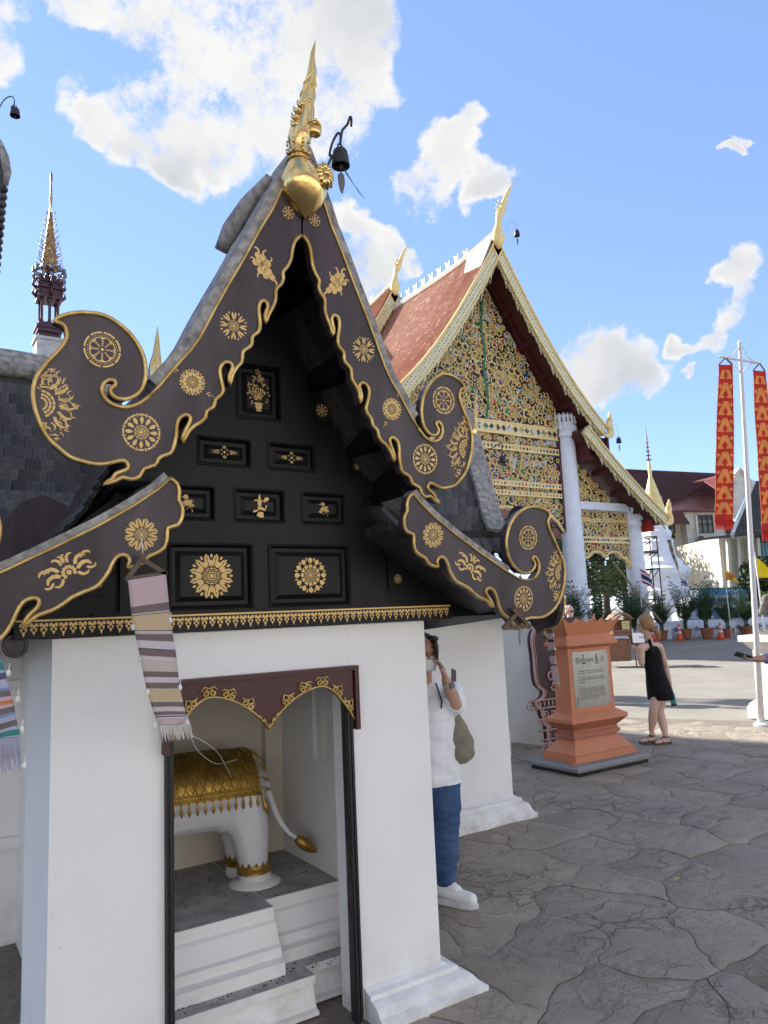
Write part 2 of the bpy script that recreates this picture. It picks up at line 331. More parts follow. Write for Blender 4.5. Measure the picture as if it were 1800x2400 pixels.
# ------------------------------------------------------------------ ground
def stone_mat():
    m = bpy.data.materials.new('grey_flagstone'); m.use_nodes = True; N, L = nodes(m); b = N['Principled BSDF']; b.inputs['Roughness'].default_value = .68
    oi = N.new('ShaderNodeObjectInfo'); geo = N.new('ShaderNodeNewGeometry'); pos = geo.outputs['Position']
    def noise_(scale, detail=6, rough=.6, vec=None, dist=0):
        n = N.new('ShaderNodeTexNoise'); n.inputs['Scale'].default_value = scale; n.inputs['Detail'].default_value = detail; n.inputs['Roughness'].default_value = rough; n.inputs['Distortion'].default_value = dist; L.new(vec or pos, n.inputs['Vector']); return n
    def mth(op, a, b_=None, c=None, cl=False):
        n = N.new('ShaderNodeMath'); n.operation = op; n.use_clamp = cl
        for i, v in enumerate((a, b_, c)):
            if v is None: continue
            if isinstance(v, (int, float)): n.inputs[i].default_value = v
            else: L.new(v, n.inputs[i])
        return n.outputs[0]
    n1 = noise_(1.6, 9, .65)
    cr = N.new('ShaderNodeValToRGB'); L.new(n1.outputs['Fac'], cr.inputs[0]); e = cr.color_ramp.elements
    e[0].position = .30; e[0].color = (.25,.208,.16,1); e[1].position = .70; e[1].color = (.39,.328,.255,1)
    # warped crackle: split layers, chips and hairlines running over the stone
    wv = noise_(2.6, 4, .6); w1 = N.new('ShaderNodeVectorMath'); w1.operation = 'SCALE'; w1.inputs['Scale'].default_value = .55; L.new(wv.outputs['Color'], w1.inputs[0])
    w2 = N.new('ShaderNodeVectorMath'); w2.operation = 'ADD'; L.new(pos, w2.inputs[0]); L.new(w1.outputs[0], w2.inputs[1])
    def crack(scale, width, stretch):
        mp = N.new('ShaderNodeMapping'); mp.inputs['Scale'].default_value = stretch; mp.inputs['Rotation'].default_value = (0,0,.5); L.new(w2.outputs[0], mp.inputs['Vector'])
        v = N.new('ShaderNodeTexVoronoi'); v.feature = 'DISTANCE_TO_EDGE'; v.inputs['Scale'].default_value = scale; L.new(mp.outputs[0], v.inputs['Vector'])
        r = N.new('ShaderNodeMapRange'); r.interpolation_type = 'SMOOTHSTEP'; r.inputs['From Max'].default_value = width; L.new(v.outputs['Distance'], r.inputs['Value']); return r.outputs[0]
    where = N.new('ShaderNodeMapRange'); where.inputs['From Min'].default_value = .46; where.inputs['From Max'].default_value = .60; L.new(noise_(1.1, 5, .6).outputs['Fac'], where.inputs['Value'])
    c1 = mth('MAXIMUM', crack(3.1, .05, (1,1.7,1)), mth('SUBTRACT', 1, where.outputs[0]))
    wh2 = N.new('ShaderNodeMapRange'); wh2.inputs['From Min'].default_value = .50; wh2.inputs['From Max'].default_value = .62; L.new(noise_(2.6, 6, .7).outputs['Fac'], wh2.inputs['Value'])
    c2 = mth('MAXIMUM', mth('MAXIMUM', crack(7.0, .07, (1,2.6,1)), mth('SUBTRACT', 1, wh2.outputs[0])), .62)
    ck = mth('MULTIPLY', c1, c2)
    dirt = N.new('ShaderNodeMapRange'); dirt.inputs['To Min'].default_value = .72; L.new(ck, dirt.inputs['Value'])  # crack shade painted into the colour, where bump shading is too weak
    grit = N.new('ShaderNodeMapRange'); grit.inputs['From Min'].default_value = .3; grit.inputs['From Max'].default_value = .7; grit.inputs['To Min'].default_value = .82; grit.inputs['To Max'].default_value = 1.12; L.new(noise_(90, 4, .7).outputs['Fac'], grit.inputs['Value'])
    mr = N.new('ShaderNodeMapRange'); mr.inputs['To Min'].default_value = .90; mr.inputs['To Max'].default_value = 1.08; L.new(oi.outputs['Random'], mr.inputs['Value'])
    f = mth('MULTIPLY', mth('MULTIPLY', dirt.outputs[0], grit.outputs[0]), mr.outputs[0])
    mx = N.new('ShaderNodeVectorMath'); mx.operation = 'SCALE'; L.new(cr.outputs[0], mx.inputs[0]); L.new(f, mx.inputs['Scale']); L.new(mx.outputs[0], b.inputs['Base Color'])
    mp = N.new('ShaderNodeMapping'); mp.inputs['Scale'].default_value = (1.0, 2.2, 1); mp.inputs['Rotation'].default_value = (0, 0, .5); L.new(pos, mp.inputs['Vector'])
    n2 = noise_(5.0, 9, .58, mp.outputs[0], .8); st = mth('SNAP', n2.outputs['Fac'], .09)
    h = mth('ADD', mth('MULTIPLY', st, .8), mth('ADD', mth('MULTIPLY', ck, .55), mth('MULTIPLY', noise_(70, 6).outputs['Fac'], .25)))
    bp = N.new('ShaderNodeBump'); bp.inputs['Strength'].default_value = 1.0; bp.inputs['Distance'].default_value = .03; L.new(h, bp.inputs['Height']); L.new(bp.outputs[0], b.inputs['Normal'])
    return m
STONE = stone_mat()
JOINT = mat('joint_mortar', (.22,.185,.145), .95, col2=(.13,.11,.088), vs=14, bump=1.0, bs=55)
EARTH = mat('pale_concrete_ground', (.27,.25,.22), .9, var=.15, vs=.8, bump=.3, bs=30)
ROADM = mat('concrete_road', (.25,.232,.195), .88, var=.10, vs=.9, bump=.25, bs=60)
LINE = mat('worn_line_paint', (.42,.42,.41), .8, var=.2, vs=8)
g = MB(); g.face([(-400,-400,-.06),(400,-400,-.06),(400,400,-.06),(-400,400,-.06)])
tag(g.build('ground', EARTH), kind='structure')
# paved court: ends along the road edge
RA, RB = at_z(1330, 1553), at_z(1659, 1563)
rd = (RB-RA).normalized(); rn = Vector((-rd.y, rd.x, 0))
if rn.dot(Vector((1, 1, 0))) < 0: rn = -rn
RM = RA
def side(p): return (Vector((p[0], p[1], 0))-RM).dot(rn)      # >0 beyond the edge
pv = MB()
A, B = RM-rd*40, RM+rd*14
pv.face([A+rn*.25+V3(0,0,-.0085), B+rn*.25+V3(0,0,-.0085), B-rn*18+V3(0,0,-.0085), A-rn*40+V3(0,0,-.0085)])
court = tag(pv.build('pavement', JOINT), kind='structure')
r_ = MB(); a, b_ = RM-rd*60, RM+rd*60
r_.face([a+V3(0,0,-.018), b_+V3(0,0,-.018), b_+rn*60+V3(0,0,-.018), a+rn*60+V3(0,0,-.018)])
road = tag(r_.build('road', ROADM), kind='structure')
def visible(p, m=140):
    q = Vector(p)-CAM; z = q.dot(CF)
    if z < .5: return False
    x = 900+FPX*q.dot(CR)/z; y = 1200-FPX*q.dot(CU)/z
    return -m < x < 1800+m and -m < y < 2400+m
def voronoi_paving():
    rnd = random.Random(11); S = .50; sites = {}
    for i in range(-4, 40):
        for j in range(-8, 30):
            sites[i, j] = Vector(((i+.5+rnd.uniform(-.46,.46))*S*1.12, (j+.5+rnd.uniform(-.46,.46))*S*.92))
    cells = []
    for (i, j), c in sites.items():
        p3 = (c.x, c.y, 0)
        if side(p3) > -.12 or not visible(p3): continue
        if -1 < c.x < 2.05 and 2.9 < c.y < 6: continue
        if c.x < 1.0: continue
        poly = [c+Vector((x, y)) for x, y in ((-1,-1),(1,-1),(1,1),(-1,1))]
        for di in range(-2, 3):
            for dj in range(-2, 3):
                o = sites.get((i+di, j+dj))
                if o is None or (di == 0 and dj == 0): continue
                mid = (c+o)/2; n = (o-c)
                new = []
                for k in range(len(poly)):
                    a, b = poly[k], poly[(k+1) % len(poly)]
                    da, db = (a-mid).dot(n), (b-mid).dot(n)
                    if da <= 0: new.append(a)
                    if da*db < 0: new.append(a+(b-a)*(da/(da-db)))
                poly = new
                if len(poly) < 3: break
        if len(poly) < 3: continue
        cells.append((c, poly))
    cells.sort(key=lambda q: (Vector((q[0].x, q[0].y, 0))-CAM).length)
    for idx, (c, poly) in enumerate(cells[:300]):
        # resample perimeter, round corners, wobble
        per = []
        for k in range(len(poly)):
            a, b = poly[k], poly[(k+1) % len(poly)]; n = max(1, int((b-a).length/.055))
            for t in range(n): per.append(a+(b-a)*(t/n))
        for _ in range(0): per = [(per[k-1]+per[k]*2+per[(k+1) % len(per)])/4 for k in range(len(per))]
        gap = .0025; ring = []
        per = [q+Vector((noise.noise(Vector((q.x*2.3,q.y*2.3,1.7))), noise.noise(Vector((q.x*2.3,q.y*2.3,8.1)))))*.16+Vector((noise.noise(Vector((q.x*9,q.y*9,4.4))), noise.noise(Vector((q.x*9,q.y*9,6.6)))))*.035 for q in per]
        c = sum(per, Vector((0,0)))/len(per)
        for q in per:
            d = (q-c); w = abs(noise.noise(Vector((q.x*13, q.y*13, idx*.37))))*.014
            ring.append(c+d*(1-(gap+w*.6)/max(d.length, .05)))
        ht = rnd.uniform(-.004, .002); tx, ty = rnd.uniform(-.008,.008), rnd.uniform(-.008,.008)
        def top(q, z): return Vector((q.x, q.y, z+ht+tx*(q.x-c.x)+ty*(q.y-c.y)))
        n = len(ring); vs = [top(q, -.016) for q in ring]
        vs += [top(q, -.004) for q in ring]
        vs += [top(c+(q-c)*(1-.009/max((q-c).length, .05)), -.001+noise.noise(Vector((q.x*5,q.y*5,3)))*.002) for q in ring]
        vs += [top(c+(q-c)*.45, .001+noise.noise(Vector((q.x*3,q.y*3,9)))*.004) for q in ring]
        vs.append(top(c, .001))
        fs = []
        for lv in range(3):
            for k in range(n): fs.append((lv*n+k, lv*n+(k+1) % n, (lv+1)*n+(k+1) % n, (lv+1)*n+k))
        for k in range(n): fs.append((3*n+k, 3*n+(k+1) % n, 4*n))
        MB().add(vs, fs).build('flagstone', STONE, court, smooth=True, sharp=.9)
voronoi_paving()
# painted lines on the far road
for (x0, y0), (x1, y1), w in [((1600,1520),(1745,1500),.10),((1572,1519),(1592,1518),.14)]:
    p, q = at_z(x0/K, y0/K, -.013), at_z(x1/K, y1/K, -.013); d = (q-p).normalized(); sd_ = Vector((-d.y, d.x, 0))*w
    tag(MB().face([p-sd_, q-sd_, q+sd_, p+sd_]).build('road_line', LINE, road))
# ------------------------------------------------------------------ the elephant shrine
XC, YB, LEAN = 1.30, 2.69, math.tan(rad(6.4)); CL = math.cos(rad(6.4))
SH = thing('elephant_shrine', 'small white shrine with black gold-stencilled gable sheltering an elephant statue', 'shrine', (1.3, 2.97, 0))
UP = [(0.004,1.537),(0.029,1.51),(0.041,1.476),(0.048,1.428),(0.064,1.393),(0.082,1.369),(0.078,1.344),(0.089,1.317),(0.108,1.297),(0.109,1.273),(0.111,1.247),(0.122,1.218),(0.138,1.187),(0.149,1.155),(0.152,1.185),(0.141,1.22),(0.149,1.237),(0.163,1.239),(0.176,1.226),(0.179,1.195),(0.172,1.148),(0.178,1.114),(0.202,1.093),(0.203,1.07),(0.211,1.051),(0.238,1.029),(0.241,1.004),(0.245,0.983),(0.262,0.963),(0.278,0.934),(0.288,0.893),(0.291,0.927),(0.279,0.959),(0.286,0.975),(0.304,0.978),(0.323,0.963),(0.329,0.938),(0.32,0.895),(0.313,0.869),(0.325,0.847),(0.342,0.831),(0.349,0.803),(0.374,0.784),(0.379,0.76),(0.398,0.738),(0.418,0.726),(0.441,0.7),(0.462,0.659),(0.458,0.692),(0.439,0.733),(0.436,0.754),(0.453,0.762),(0.476,0.746),(0.485,0.719),(0.486,0.683),(0.493,0.643),(0.505,0.616),(0.527,0.607),(0.547,0.593),(0.558,0.569),(0.596,0.554),(0.61,0.527),(0.638,0.514),(0.669,0.519),(0.692,0.505),(0.731,0.492),(0.703,0.511),(0.692,0.53),(0.663,0.543),(0.65,0.556),(0.658,0.573),(0.677,0.577),(0.718,0.564),(0.759,0.558),(0.806,0.566),(0.841,0.576),(0.875,0.601),(0.909,0.631),(0.933,0.67),(0.951,0.716),(0.96,0.757),(0.962,0.798),(0.952,0.836),(0.934,0.868),(0.908,0.905),(0.881,0.943),(0.865,0.979),(0.869,1.009),(0.884,1.022),(0.906,1.027),(0.879,1.05),(0.84,1.066),(0.794,1.075),(0.747,1.074),(0.704,1.057),(0.666,1.031),(0.634,0.995),(0.611,0.953),(0.602,0.91),(0.603,0.871),(0.614,0.834),(0.635,0.809),(0.668,0.792),(0.699,0.793),(0.717,0.808),(0.718,0.824),(0.703,0.838),(0.706,0.852),(0.725,0.853),(0.744,0.836),(0.747,0.808),(0.731,0.781),(0.701,0.766),(0.664,0.764),(0.621,0.782),(0.585,0.815),(0.554,0.851),(0.517,0.902),(0.479,0.954),(0.44,1.003),(0.408,1.055),(0.382,1.11),(0.357,1.166),(0.301,1.279),(0.242,1.393),(0.182,1.517),(0.132,1.609),(0.101,1.683),(0.069,1.751),(0.008,1.875)]
LOW = [(0.556,0.524),(0.53,0.504),(0.522,0.472),(0.524,0.447),(0.51,0.422),(0.509,0.386),(0.525,0.357),(0.559,0.346),(0.561,0.313),(0.57,0.276),(0.599,0.255),(0.626,0.243),(0.641,0.222),(0.672,0.208),(0.694,0.207),(0.688,0.226),(0.699,0.246),(0.723,0.248),(0.743,0.227),(0.759,0.189),(0.78,0.158),(0.801,0.138),(0.833,0.125),(0.875,0.105),(0.9,0.085),(0.934,0.065),(0.976,0.05),(0.998,0.031),(1.018,0.018),(1.002,0.05),(0.976,0.077),(0.973,0.1),(0.993,0.107),(1.019,0.095),(1.037,0.063),(1.052,0.023),(1.077,-0.015),(1.108,-0.032),(1.137,-0.059),(1.163,-0.081),(1.199,-0.097),(1.201,-0.07),(1.221,-0.047),(1.263,-0.04),(1.329,-0.041),(1.396,-0.015),(1.444,0.032),(1.473,0.095),(1.485,0.165),(1.477,0.222),(1.441,0.285),(1.402,0.348),(1.372,0.396),(1.364,0.431),(1.381,0.463),(1.342,0.486),(1.275,0.496),(1.22,0.487),(1.165,0.459),(1.12,0.41),(1.099,0.355),(1.095,0.308),(1.109,0.255),(1.141,0.209),(1.187,0.179),(1.228,0.174),(1.263,0.187),(1.283,0.215),(1.269,0.235),(1.264,0.25),(1.283,0.253),(1.307,0.222),(1.304,0.18),(1.275,0.147),(1.233,0.14),(1.178,0.148),(1.114,0.177),(1.052,0.208),(0.922,0.277),(0.797,0.346),(0.676,0.423),(0.598,0.481)]
UPV = (117, len(UP))       # indices of the upper verge edge
LOWV = 74
# ---- 2-D gold motifs: lists of polygons in motif units
def ell(cx, cy, a, b, rot=0, n=10): return [(cx+a*math.cos(t)*math.cos(rot)-b*math.sin(t)*math.sin(rot), cy+a*math.cos(t)*math.sin(rot)+b*math.sin(t)*math.cos(rot)) for t in [2*PI*k/n for k in range(n)]]
def petal(r0, r1, w, a, tip=.5):
    P = [(r0, 0), (r0+(r1-r0)*.25, w*.6), (r0+(r1-r0)*.6, w), (r0+(r1-r0)*.85, w*.62), (r1, w*.0+(.0 if tip else w*.3)), (r0+(r1-r0)*.85, -w*.62), (r0+(r1-r0)*.6, -w), (r0+(r1-r0)*.25, -w*.6)]
    return [(x*math.cos(a)-y*math.sin(a), x*math.sin(a)+y*math.cos(a)) for x, y in P]
def arc(r0, r1, a0, a1, n=5):
    return [(r1*math.cos(a0+(a1-a0)*k/n), r1*math.sin(a0+(a1-a0)*k/n)) for k in range(n+1)]+[(r0*math.cos(a1-(a1-a0)*k/n), r0*math.sin(a1-(a1-a0)*k/n)) for k in range(n+1)]
def rosette(n=12, style=0):
    P = [ell(0,0,.10,.10)]
    for k in range(8): P.append(arc(.14,.20,2*PI*k/8+.06,2*PI*(k+1)/8-.06))
    for k in range(16):
        a = 2*PI*k/16; P.append(ell(.26*math.cos(a), .26*math.sin(a), .035, .035, 0, 6))
    for k in range(10): P.append(arc(.32,.37,2*PI*k/10+.05,2*PI*(k+1)/10-.05))
    for k in range(n):
        a = 2*PI*k/n
        if style == 0: P.append(petal(.42, .84, .105, a)); P.append(arc(.88,.97,a-.17,a+.17))
        elif style == 1: P += [petal(.42, .70, .12, a), petal(.42, .98, .07, a-.13), petal(.42, .98, .07, a+.13)]
        elif style == 2: P += [petal(.40, .74, .08, a), petal(.40,.95,.055,a-.17), petal(.40,.95,.055,a+.17), petal(.80,1.0,.06,a)]
        elif style == 3: P += [arc(.42,.60,a-.2,a+.2,3), petal(.64, 1.0, .15, a, 0)]
        P.append(petal(.80, 1.02, .05, a+PI/n))
    return P
def wheel():
    P = [ell(0,0,.09,.09,0,8)]
    for k in range(8): P.append(arc(.90,1.0,2*PI*k/8+.05,2*PI*(k+1)/8-.05,6))
    for k in range(36): P.append(ell(.80*math.cos(2*PI*k/36), .80*math.sin(2*PI*k/36), .035, .035, 0, 5))
    for k in range(8): P.append(arc(.66,.72,2*PI*k/8+.02,2*PI*(k+1)/8-.02,5))
    for k in range(8):
        a = 2*PI*k/8
        for r, w in ((.18,.05),(.29,.055),(.41,.065),(.53,.07)): P.append(petal(r, r+.10, w, a))
        P.append(arc(.58,.66,a-.17,a+.17,3))
    return P
def curlp(cx, cy, s, a, f=1):
    """one flame-like tendril"""
    Q = [(0,0),(.25,.16),(.55,.22),(.85,.10),(1.0,-.16),(.86,-.02),(.62,.06),(.36,.0),(.16,-.10)]
    return [(cx+s*(x*math.cos(a)-f*y*math.sin(a)), cy+s*(x*math.sin(a)+f*y*math.cos(a))) for x, y in Q]
def curl2(cx, cy, s, a, f=1):
    Q = [(0,.06),(.22,.24),(.55,.30),(.90,.14),(1.0,-.14),(.92,-.26),(.82,-.10),(.68,.03),(.42,.04),(.16,-.08)]
    return [(cx+s*(x*math.cos(a)-f*y*math.sin(a)), cy+s*(x*math.sin(a)+f*y*math.cos(a))) for x, y in Q]
def flame():
    P = []
    for (x, y, r) in [(0,-.05,.25),(-.22,-.24,.23),(-.42,-.46,.18),(.20,.10,.24),(.06,.32,.21),(.30,.40,.17),(-.18,.14,.20),(.16,-.26,.18),(-.10,-.46,.16),(.42,.06,.16)]: P.append(ell(x, y, r, r*.80, .7, 12))
    for (x, y, s, a, f) in [(.26,.42,.42,1.15,1),(.02,.40,.36,1.75,-1),(.40,.12,.30,.5,1),(-.24,.22,.28,2.2,1),(-.46,-.54,.36,4.0,-1),(.16,-.36,.26,5.3,1)]: P.append(curl2(x,y,s,a,f))
    return P
def spray():
    P = [ell(0,-.10,.10,.10)]
    for k in range(9): P.append(petal(.13,.30,.07,PI*.5+(k-4)*.52)); 
    P = [P[0]]+[[(x, y-.10) for x, y in p] for p in P[1:]]
    for f in (1,-1):
        for (x,y,s,a,g) in [(.30,-.12,.62,.10,1),(.30,.06,.58,.55,1),(.60,.22,.46,.25,1),(.12,.24,.44,1.05,1),(.28,-.22,.46,-.55,-1),(.66,-.20,.40,-.30,-1),(.0,.30,.36,1.4,1)]:
            P.append([(q*f, r) for q, r in curl2(x,y,s,a,g)])
    return P
def star():
    P = rosette(12, 2); P = [[(x*.82, y*.82) for x, y in p] for p in P]
    for f in (1,-1):
        for (x,y,r) in [(.74,.86,.08),(.88,.80,.06),(.80,.99,.06),(.92,.98,.05),(1.03,1.08,.045)]: P.append(ell(f*x, f*y, r, r*.7, .8, 7))
    return P
def diamond():
    P = [[(-.1,0),(0,.1),(.1,0),(0,-.1)]]
    for k in range(4):
        a = PI/4+k*PI/2; P.append([(.20*math.cos(a)*1.2-.08*math.sin(a)*s_, .20*math.sin(a)+.08*math.cos(a)*s_) for s_ in (-1,1)]+[(.26*math.cos(a)*1.3+.07*math.sin(a), .26*math.sin(a)-.07*math.cos(a)), (.26*math.cos(a)*1.3-.07*math.sin(a), .26*math.sin(a)+.07*math.cos(a))])
    for f in (1,-1):
        for x, w in ((.38,.14),(.56,.11),(.72,.08)):
            for t in (.6,-.6,0): P.append(petal_at(f*x, 0, w*1.5, w*.55, (0 if f > 0 else PI)+t))
        for t in (-.5,0,.5): P.append(petal_at(0, f*.22, .22, .06, f*PI/2+t))
    return P
def petal_at(x, y, L, w, a): return [(px+x, py+y) for px, py in petal(0, L, w, a)]
def vase():
    P = [[(-.22,-.55),(.22,-.55),(.26,-.60),(.18,-.66),(.20,-.76),(.14,-.92),(-.14,-.92),(-.20,-.76),(-.18,-.66),(-.26,-.60)], [(-.12,-.95),(.12,-.95),(.18,-1.02),(-.18,-1.02)]]
    rn = random.Random(5)
    for k in range(7):
        a = PI/2+(k-3)*.27; P.append([(.03*math.sin(a)+.0, -.52),( .7*math.cos(a)*.6+.02, -.5+.62*math.sin(a)),(.7*math.cos(a)*.6-.02, -.5+.64*math.sin(a)),(-.03,-.52)]); P.append(petal_at(.42*math.cos(a), -.5+.64*math.sin(a), .17, .05, a))
    for k in range(120):
        y = rn.uniform(-.85,1.25); hw = .62*math.sqrt(max(0, 1-((y+.05)/.75)**2)) if y < .35 else .58*(1.25-y)/.9
        if hw <= .02: continue
        x = rn.uniform(-hw, hw)
        if abs(x) < .34 and y < .18 and abs(x) < .34-.2*(y > -.4): continue
        P.append(petal_at(x, y, .13, .042, rn.uniform(0, 2*PI)))
    return P
def corner_leaf():
    """fan of tendrils along the outer swell of a curl; x inward, y along"""
    rn = random.Random(3); P = []
    for r in (.10,.17,.24): 
        for k in range(7): P.append(arc(r, r+.045, -1.35+k*.386, -1.35+k*.386+.33, 3))
    for k in range(190):
        y = rn.uniform(-1.05,1.05); w = .62*(1-min(1,abs(y)))**.9+.10; x = rn.uniform(-.12*abs(y), w)
        if x*x+y*y < .34**2*.9: continue
        P.append(curlp(x, y, rn.uniform(.10,.16), rn.uniform(-1.2,1.2)+(.9 if y > 0 else -.9)*.8, rn.choice((1,-1))))
    for k in range(6): P.append(curlp(.34*math.cos(-.9+k*.36), .34*math.sin(-.9+k*.36), .34, -.9+k*.36, 1))
    return P
def dancer():
    P = [ell(0,.62,.13,.15), [(-.10,.78),(.10,.78),(.0,1.05)], [(-.20,.46),(.20,.46),(.13,.0),(-.13,.0)], [(.2,.42),(.5,.30),(.56,.38),(.22,.52)], [(-.2,.42),(-.5,.40),(-.52,.48),(-.2,.54)], ell(.62,.58,.24,.16,.3), [(-.16,-.04),(.16,-.04),(.52,-.28),(.5,-.42),(.1,-.30),(-.5,-.36),(-.62,-.52),(-.5,-.56),(-.2,-.46)], [(.5,-.3),(.62,-.1),(.66,.1),(.58,.1),(.5,-.12),(.42,-.28)], [(-.1,-.5),(.3,-.5),(.35,-.95),(.0,-.98),(-.3,-.8)]]
    return P
def lion():
    rn = random.Random(9); P = [ell(.0,.0,.42,.22,.3), ell(-.1,.45,.2,.2), ell(.36,-.2,.22,.14), ell(-.36,-.3,.20,.12)]
    for k in range(16): P.append(curlp(rn.uniform(-.4,.4), rn.uniform(-.5,.5), .28, rn.uniform(0,6.28), rn.choice((1,-1))))
    return P
def inside(pt, poly):
    x, y = pt; r = False; n = len(poly)
    for i in range(n):
        (x0, y0), (x1, y1) = poly[i], poly[i-1]
        if (y0 > y) != (y1 > y) and x < (x1-x0)*(y-y0)/(y1-y0)+x0: r = not r
    return r
def add_motif(mb, polys, fn, c, r, rot=0, sx=1, off=.0025, clip=None):
    ca, sa = math.cos(rot), math.sin(rot)
    for p in polys:
        if clip and not all(inside((c[0]+1.12*r*sx*(x*ca-y*sa), c[1]+1.12*r*(x*sa+y*ca)), clip) and inside((c[0]+.95*r*sx*(x*ca-y*sa)-.0, c[1]+.95*r*(x*sa+y*ca)), clip) for x, y in p): continue
        q = [fn(c[0]+r*sx*(x*ca-y*sa), c[1]+r*(x*sa+y*ca), off) for x, y in p]
        mb.face(q)
R12, R8, W8, FL, SP, ST = rosette(12,0), rosette(8,1), wheel(), flame(), spray(), star()
R16 = rosette(12,1)
def gable_end(fn, root, right_sx=1.0, motifs=True, th=.045):
    """fn(s, w, out) -> world; two tiers of curled bargeboards with gilded edge, stencils and cement verge"""
    for sgn in (-1, 1):
        def T(s, w, o, sgn=sgn): return fn(sgn*s, w, o)
        # upper board
        def upx(s): return s if (sgn < 0 or s < .60) else .60+(s-.60)*.80
        up = [(upx(s), w) for s, w in UP]
        b = MB(); b.prism([T(s, w, 0) for s, w in up], fn(0,0,-th)-fn(0,0,0)); ub = b.build('bargeboard', BOARD, root)
        e = MB(); e.tube([T(s, w, .004) for s, w in bez([(s, w, 0) for s, w in up[:UPV[0]-1]], 2) for s, w in [(s, w)]] if False else [T(p.x, p.y, .003) for p in bez([(s, w, 0) for s, w in up[:UPV[0]-1]], 2)], .0080, 6)
        e.tube([T(s, w, .003) for s, w in up[UPV[0]-2:]], .006, 5); e.build('gilded_edge', GILT, ub, smooth=True)
        lo = [(s-(.05 if sgn < 0 else 0), w) for s, w in LOW]
        b = MB(); b.prism([T(s, w, .012) for s, w in lo], fn(0,0,-th)-fn(0,0,0)); lb = b.build('bargeboard', BOARD, root)
        e = MB(); e.tube([T(p.x, p.y, .015) for p in bez([(s, w, 0) for s, w in lo[:LOWV]], 2)], .0080, 6)
        e.tube([T(s, w, .015) for s, w in lo[LOWV-1:]+lo[:1]], .006, 5); e.build('gilded_edge', GILT, lb, smooth=True)
        # cement verge
        def verge(line, o0, o1, hgt, par):
            v = MB(); n = len(line)
            for k in range(n-1):
                (s0, w0), (s1, w1) = line[k], line[k+1]
                def nrm(i):
                    a = line[max(0, i-1)]; c = line[min(n-1, i+1)]; d = Vector((c[0]-a[0], c[1]-a[1])).normalized(); m = Vector((-d.y, d.x))
                    return m if m.y > 0 else -m
                n0, n1 = nrm(k), nrm(k+1)
                q = [(s0, w0), (s1, w1), (s1+n1.x*hgt, w1+n1.y*hgt), (s0+n0.x*hgt, w0+n0.y*hgt)]
                v.loft([[T(s, w, o0) for s, w in q], [T(s, w, o1) for s, w in q]])
            v.build('cement_verge', CEMENT, root)
        ul = [(s, w) for s, w in up[UPV[0]-1:]]; ul[-1] = (0.0, 1.89)
        verge([(s-.004 if k else s, w) for k, (s, w) in enumerate(ul)], .0, -.22, .042, root)
        ll = [(s, w) for s, w in (lo[LOWV+2:]+lo[:1])]
        verge(ll, .008, -.25, .030, root)
        if motifs:
            k = sgn
            for par, o, lst in ((ub, .0025, [(W8,(.75 if k < 0 else .723,.955),.062,0),(R12,(.609 if k < 0 else .625,.682),.068,0),(ST,(.431 if k < 0 else .445,.884),.060,.3*k),(R8,(.278 if k < 0 else .298,1.12),.056,0),(FL,(.162,1.378),.085,0),(rosette(8,3),(.062 if k < 0 else .055,1.613),.026,0)]),
                                (lb, .0145, [(W8,(1.236 if k > 0 else 1.19,.345),.058,0),(R12,(1.21 if k > 0 else 1.165,.052),.062,0),(R16,(.666 if k > 0 else .601,.345 if k > 0 else .32),.058,0),(SP,(.88 if k > 0 else .838,.205 if k > 0 else .197),.085,-.5)])):
                for polys, c, r, rot in lst:
                    m = MB(); add_motif(m, [[(x*k, y) for x, y in p] for p in polys], lambda s, w, of: fn(s, w, of), (c[0]*k, c[1]), r, rot*k, 1, o)
                    m.build('gold_stencil', GOLDLEAF, par)
            cl = corner_leaf()
            for par, o, c, r, rot, cp in ((ub, .0025, (.940 if k < 0 else .862, .745), .165, PI-.15, up), (lb, .0145, (1.462 if k > 0 else 1.41, .175), .15, PI-.1, lo)):
                m = MB(); add_motif(m, cl, lambda s, w, of: fn(k*s, w, of), c, r, rot, 1, o, cp); m.build('gold_stencil', GOLDLEAF, par)
def front(s, w, out=0.0):
    z = w*CL; return Vector((XC+s, YB-LEAN*z-out, CAM_H+z))
gable_end(front, SH)
# ---- walls
def sweep(mb, path, prof):
    """moulding: 2-D path (outward = right of travel), profile (out, z)"""
    P = [Vector(p) for p in path]; n = len(P); rings = []
    for i in range(n):
        d0 = (P[i]-P[i-1]).normalized() if i else None; d1 = (P[i+1]-P[i]).normalized() if i < n-1 else None
        r0 = Vector((d0.y, -d0.x)) if d0 else None; r1 = Vector((d1.y, -d1.x)) if d1 else None
        if r0 is None: m = r1
        elif r1 is None: m = r0
        else: m = (r0+r1)/(1+r0.dot(r1))
        rings.append([Vector((P[i].x+m.x*o, P[i].y+m.y*o, z)) for o, z in prof]+[Vector((P[i].x-m.x*.02, P[i].y-m.y*.02, prof[-1][1])), Vector((P[i].x-m.x*.02, P[i].y-m.y*.02, prof[0][1]))])
    mb.loft(rings)
PLINTH = [(.135,-.03),(.135,.035),(.120,.042),(.105,.060),(.098,.085),(.088,.105),(.066,.118),(.052,.126),(.050,.150),(.022,.156),(.003,.172)]
X0, X1, YF, YBK = .468, 2.13, 2.97, 3.57
DX0, DX1 = .873, 1.702
ZT = 1.648
w = MB()
w.box(X0, DX0, YF, YF+.16, -.03, ZT); w.box(DX1, X1, YF, YF+.16, -.03, ZT); w.box(DX0+.0, DX1-.0, YF+.001, YF+.159, 1.462, ZT-.001)
wf = w.build('front_wall', PLASTER, SH)
w = MB(); w.box(X0+.001, .73, YF+.159, YBK, -.03, ZT-.002)
w.box(.60, .74, YBK-.01, 4.87, -.03, ZT-.004)
w.build('side_wall', PLASTER, SH)
w = MB()
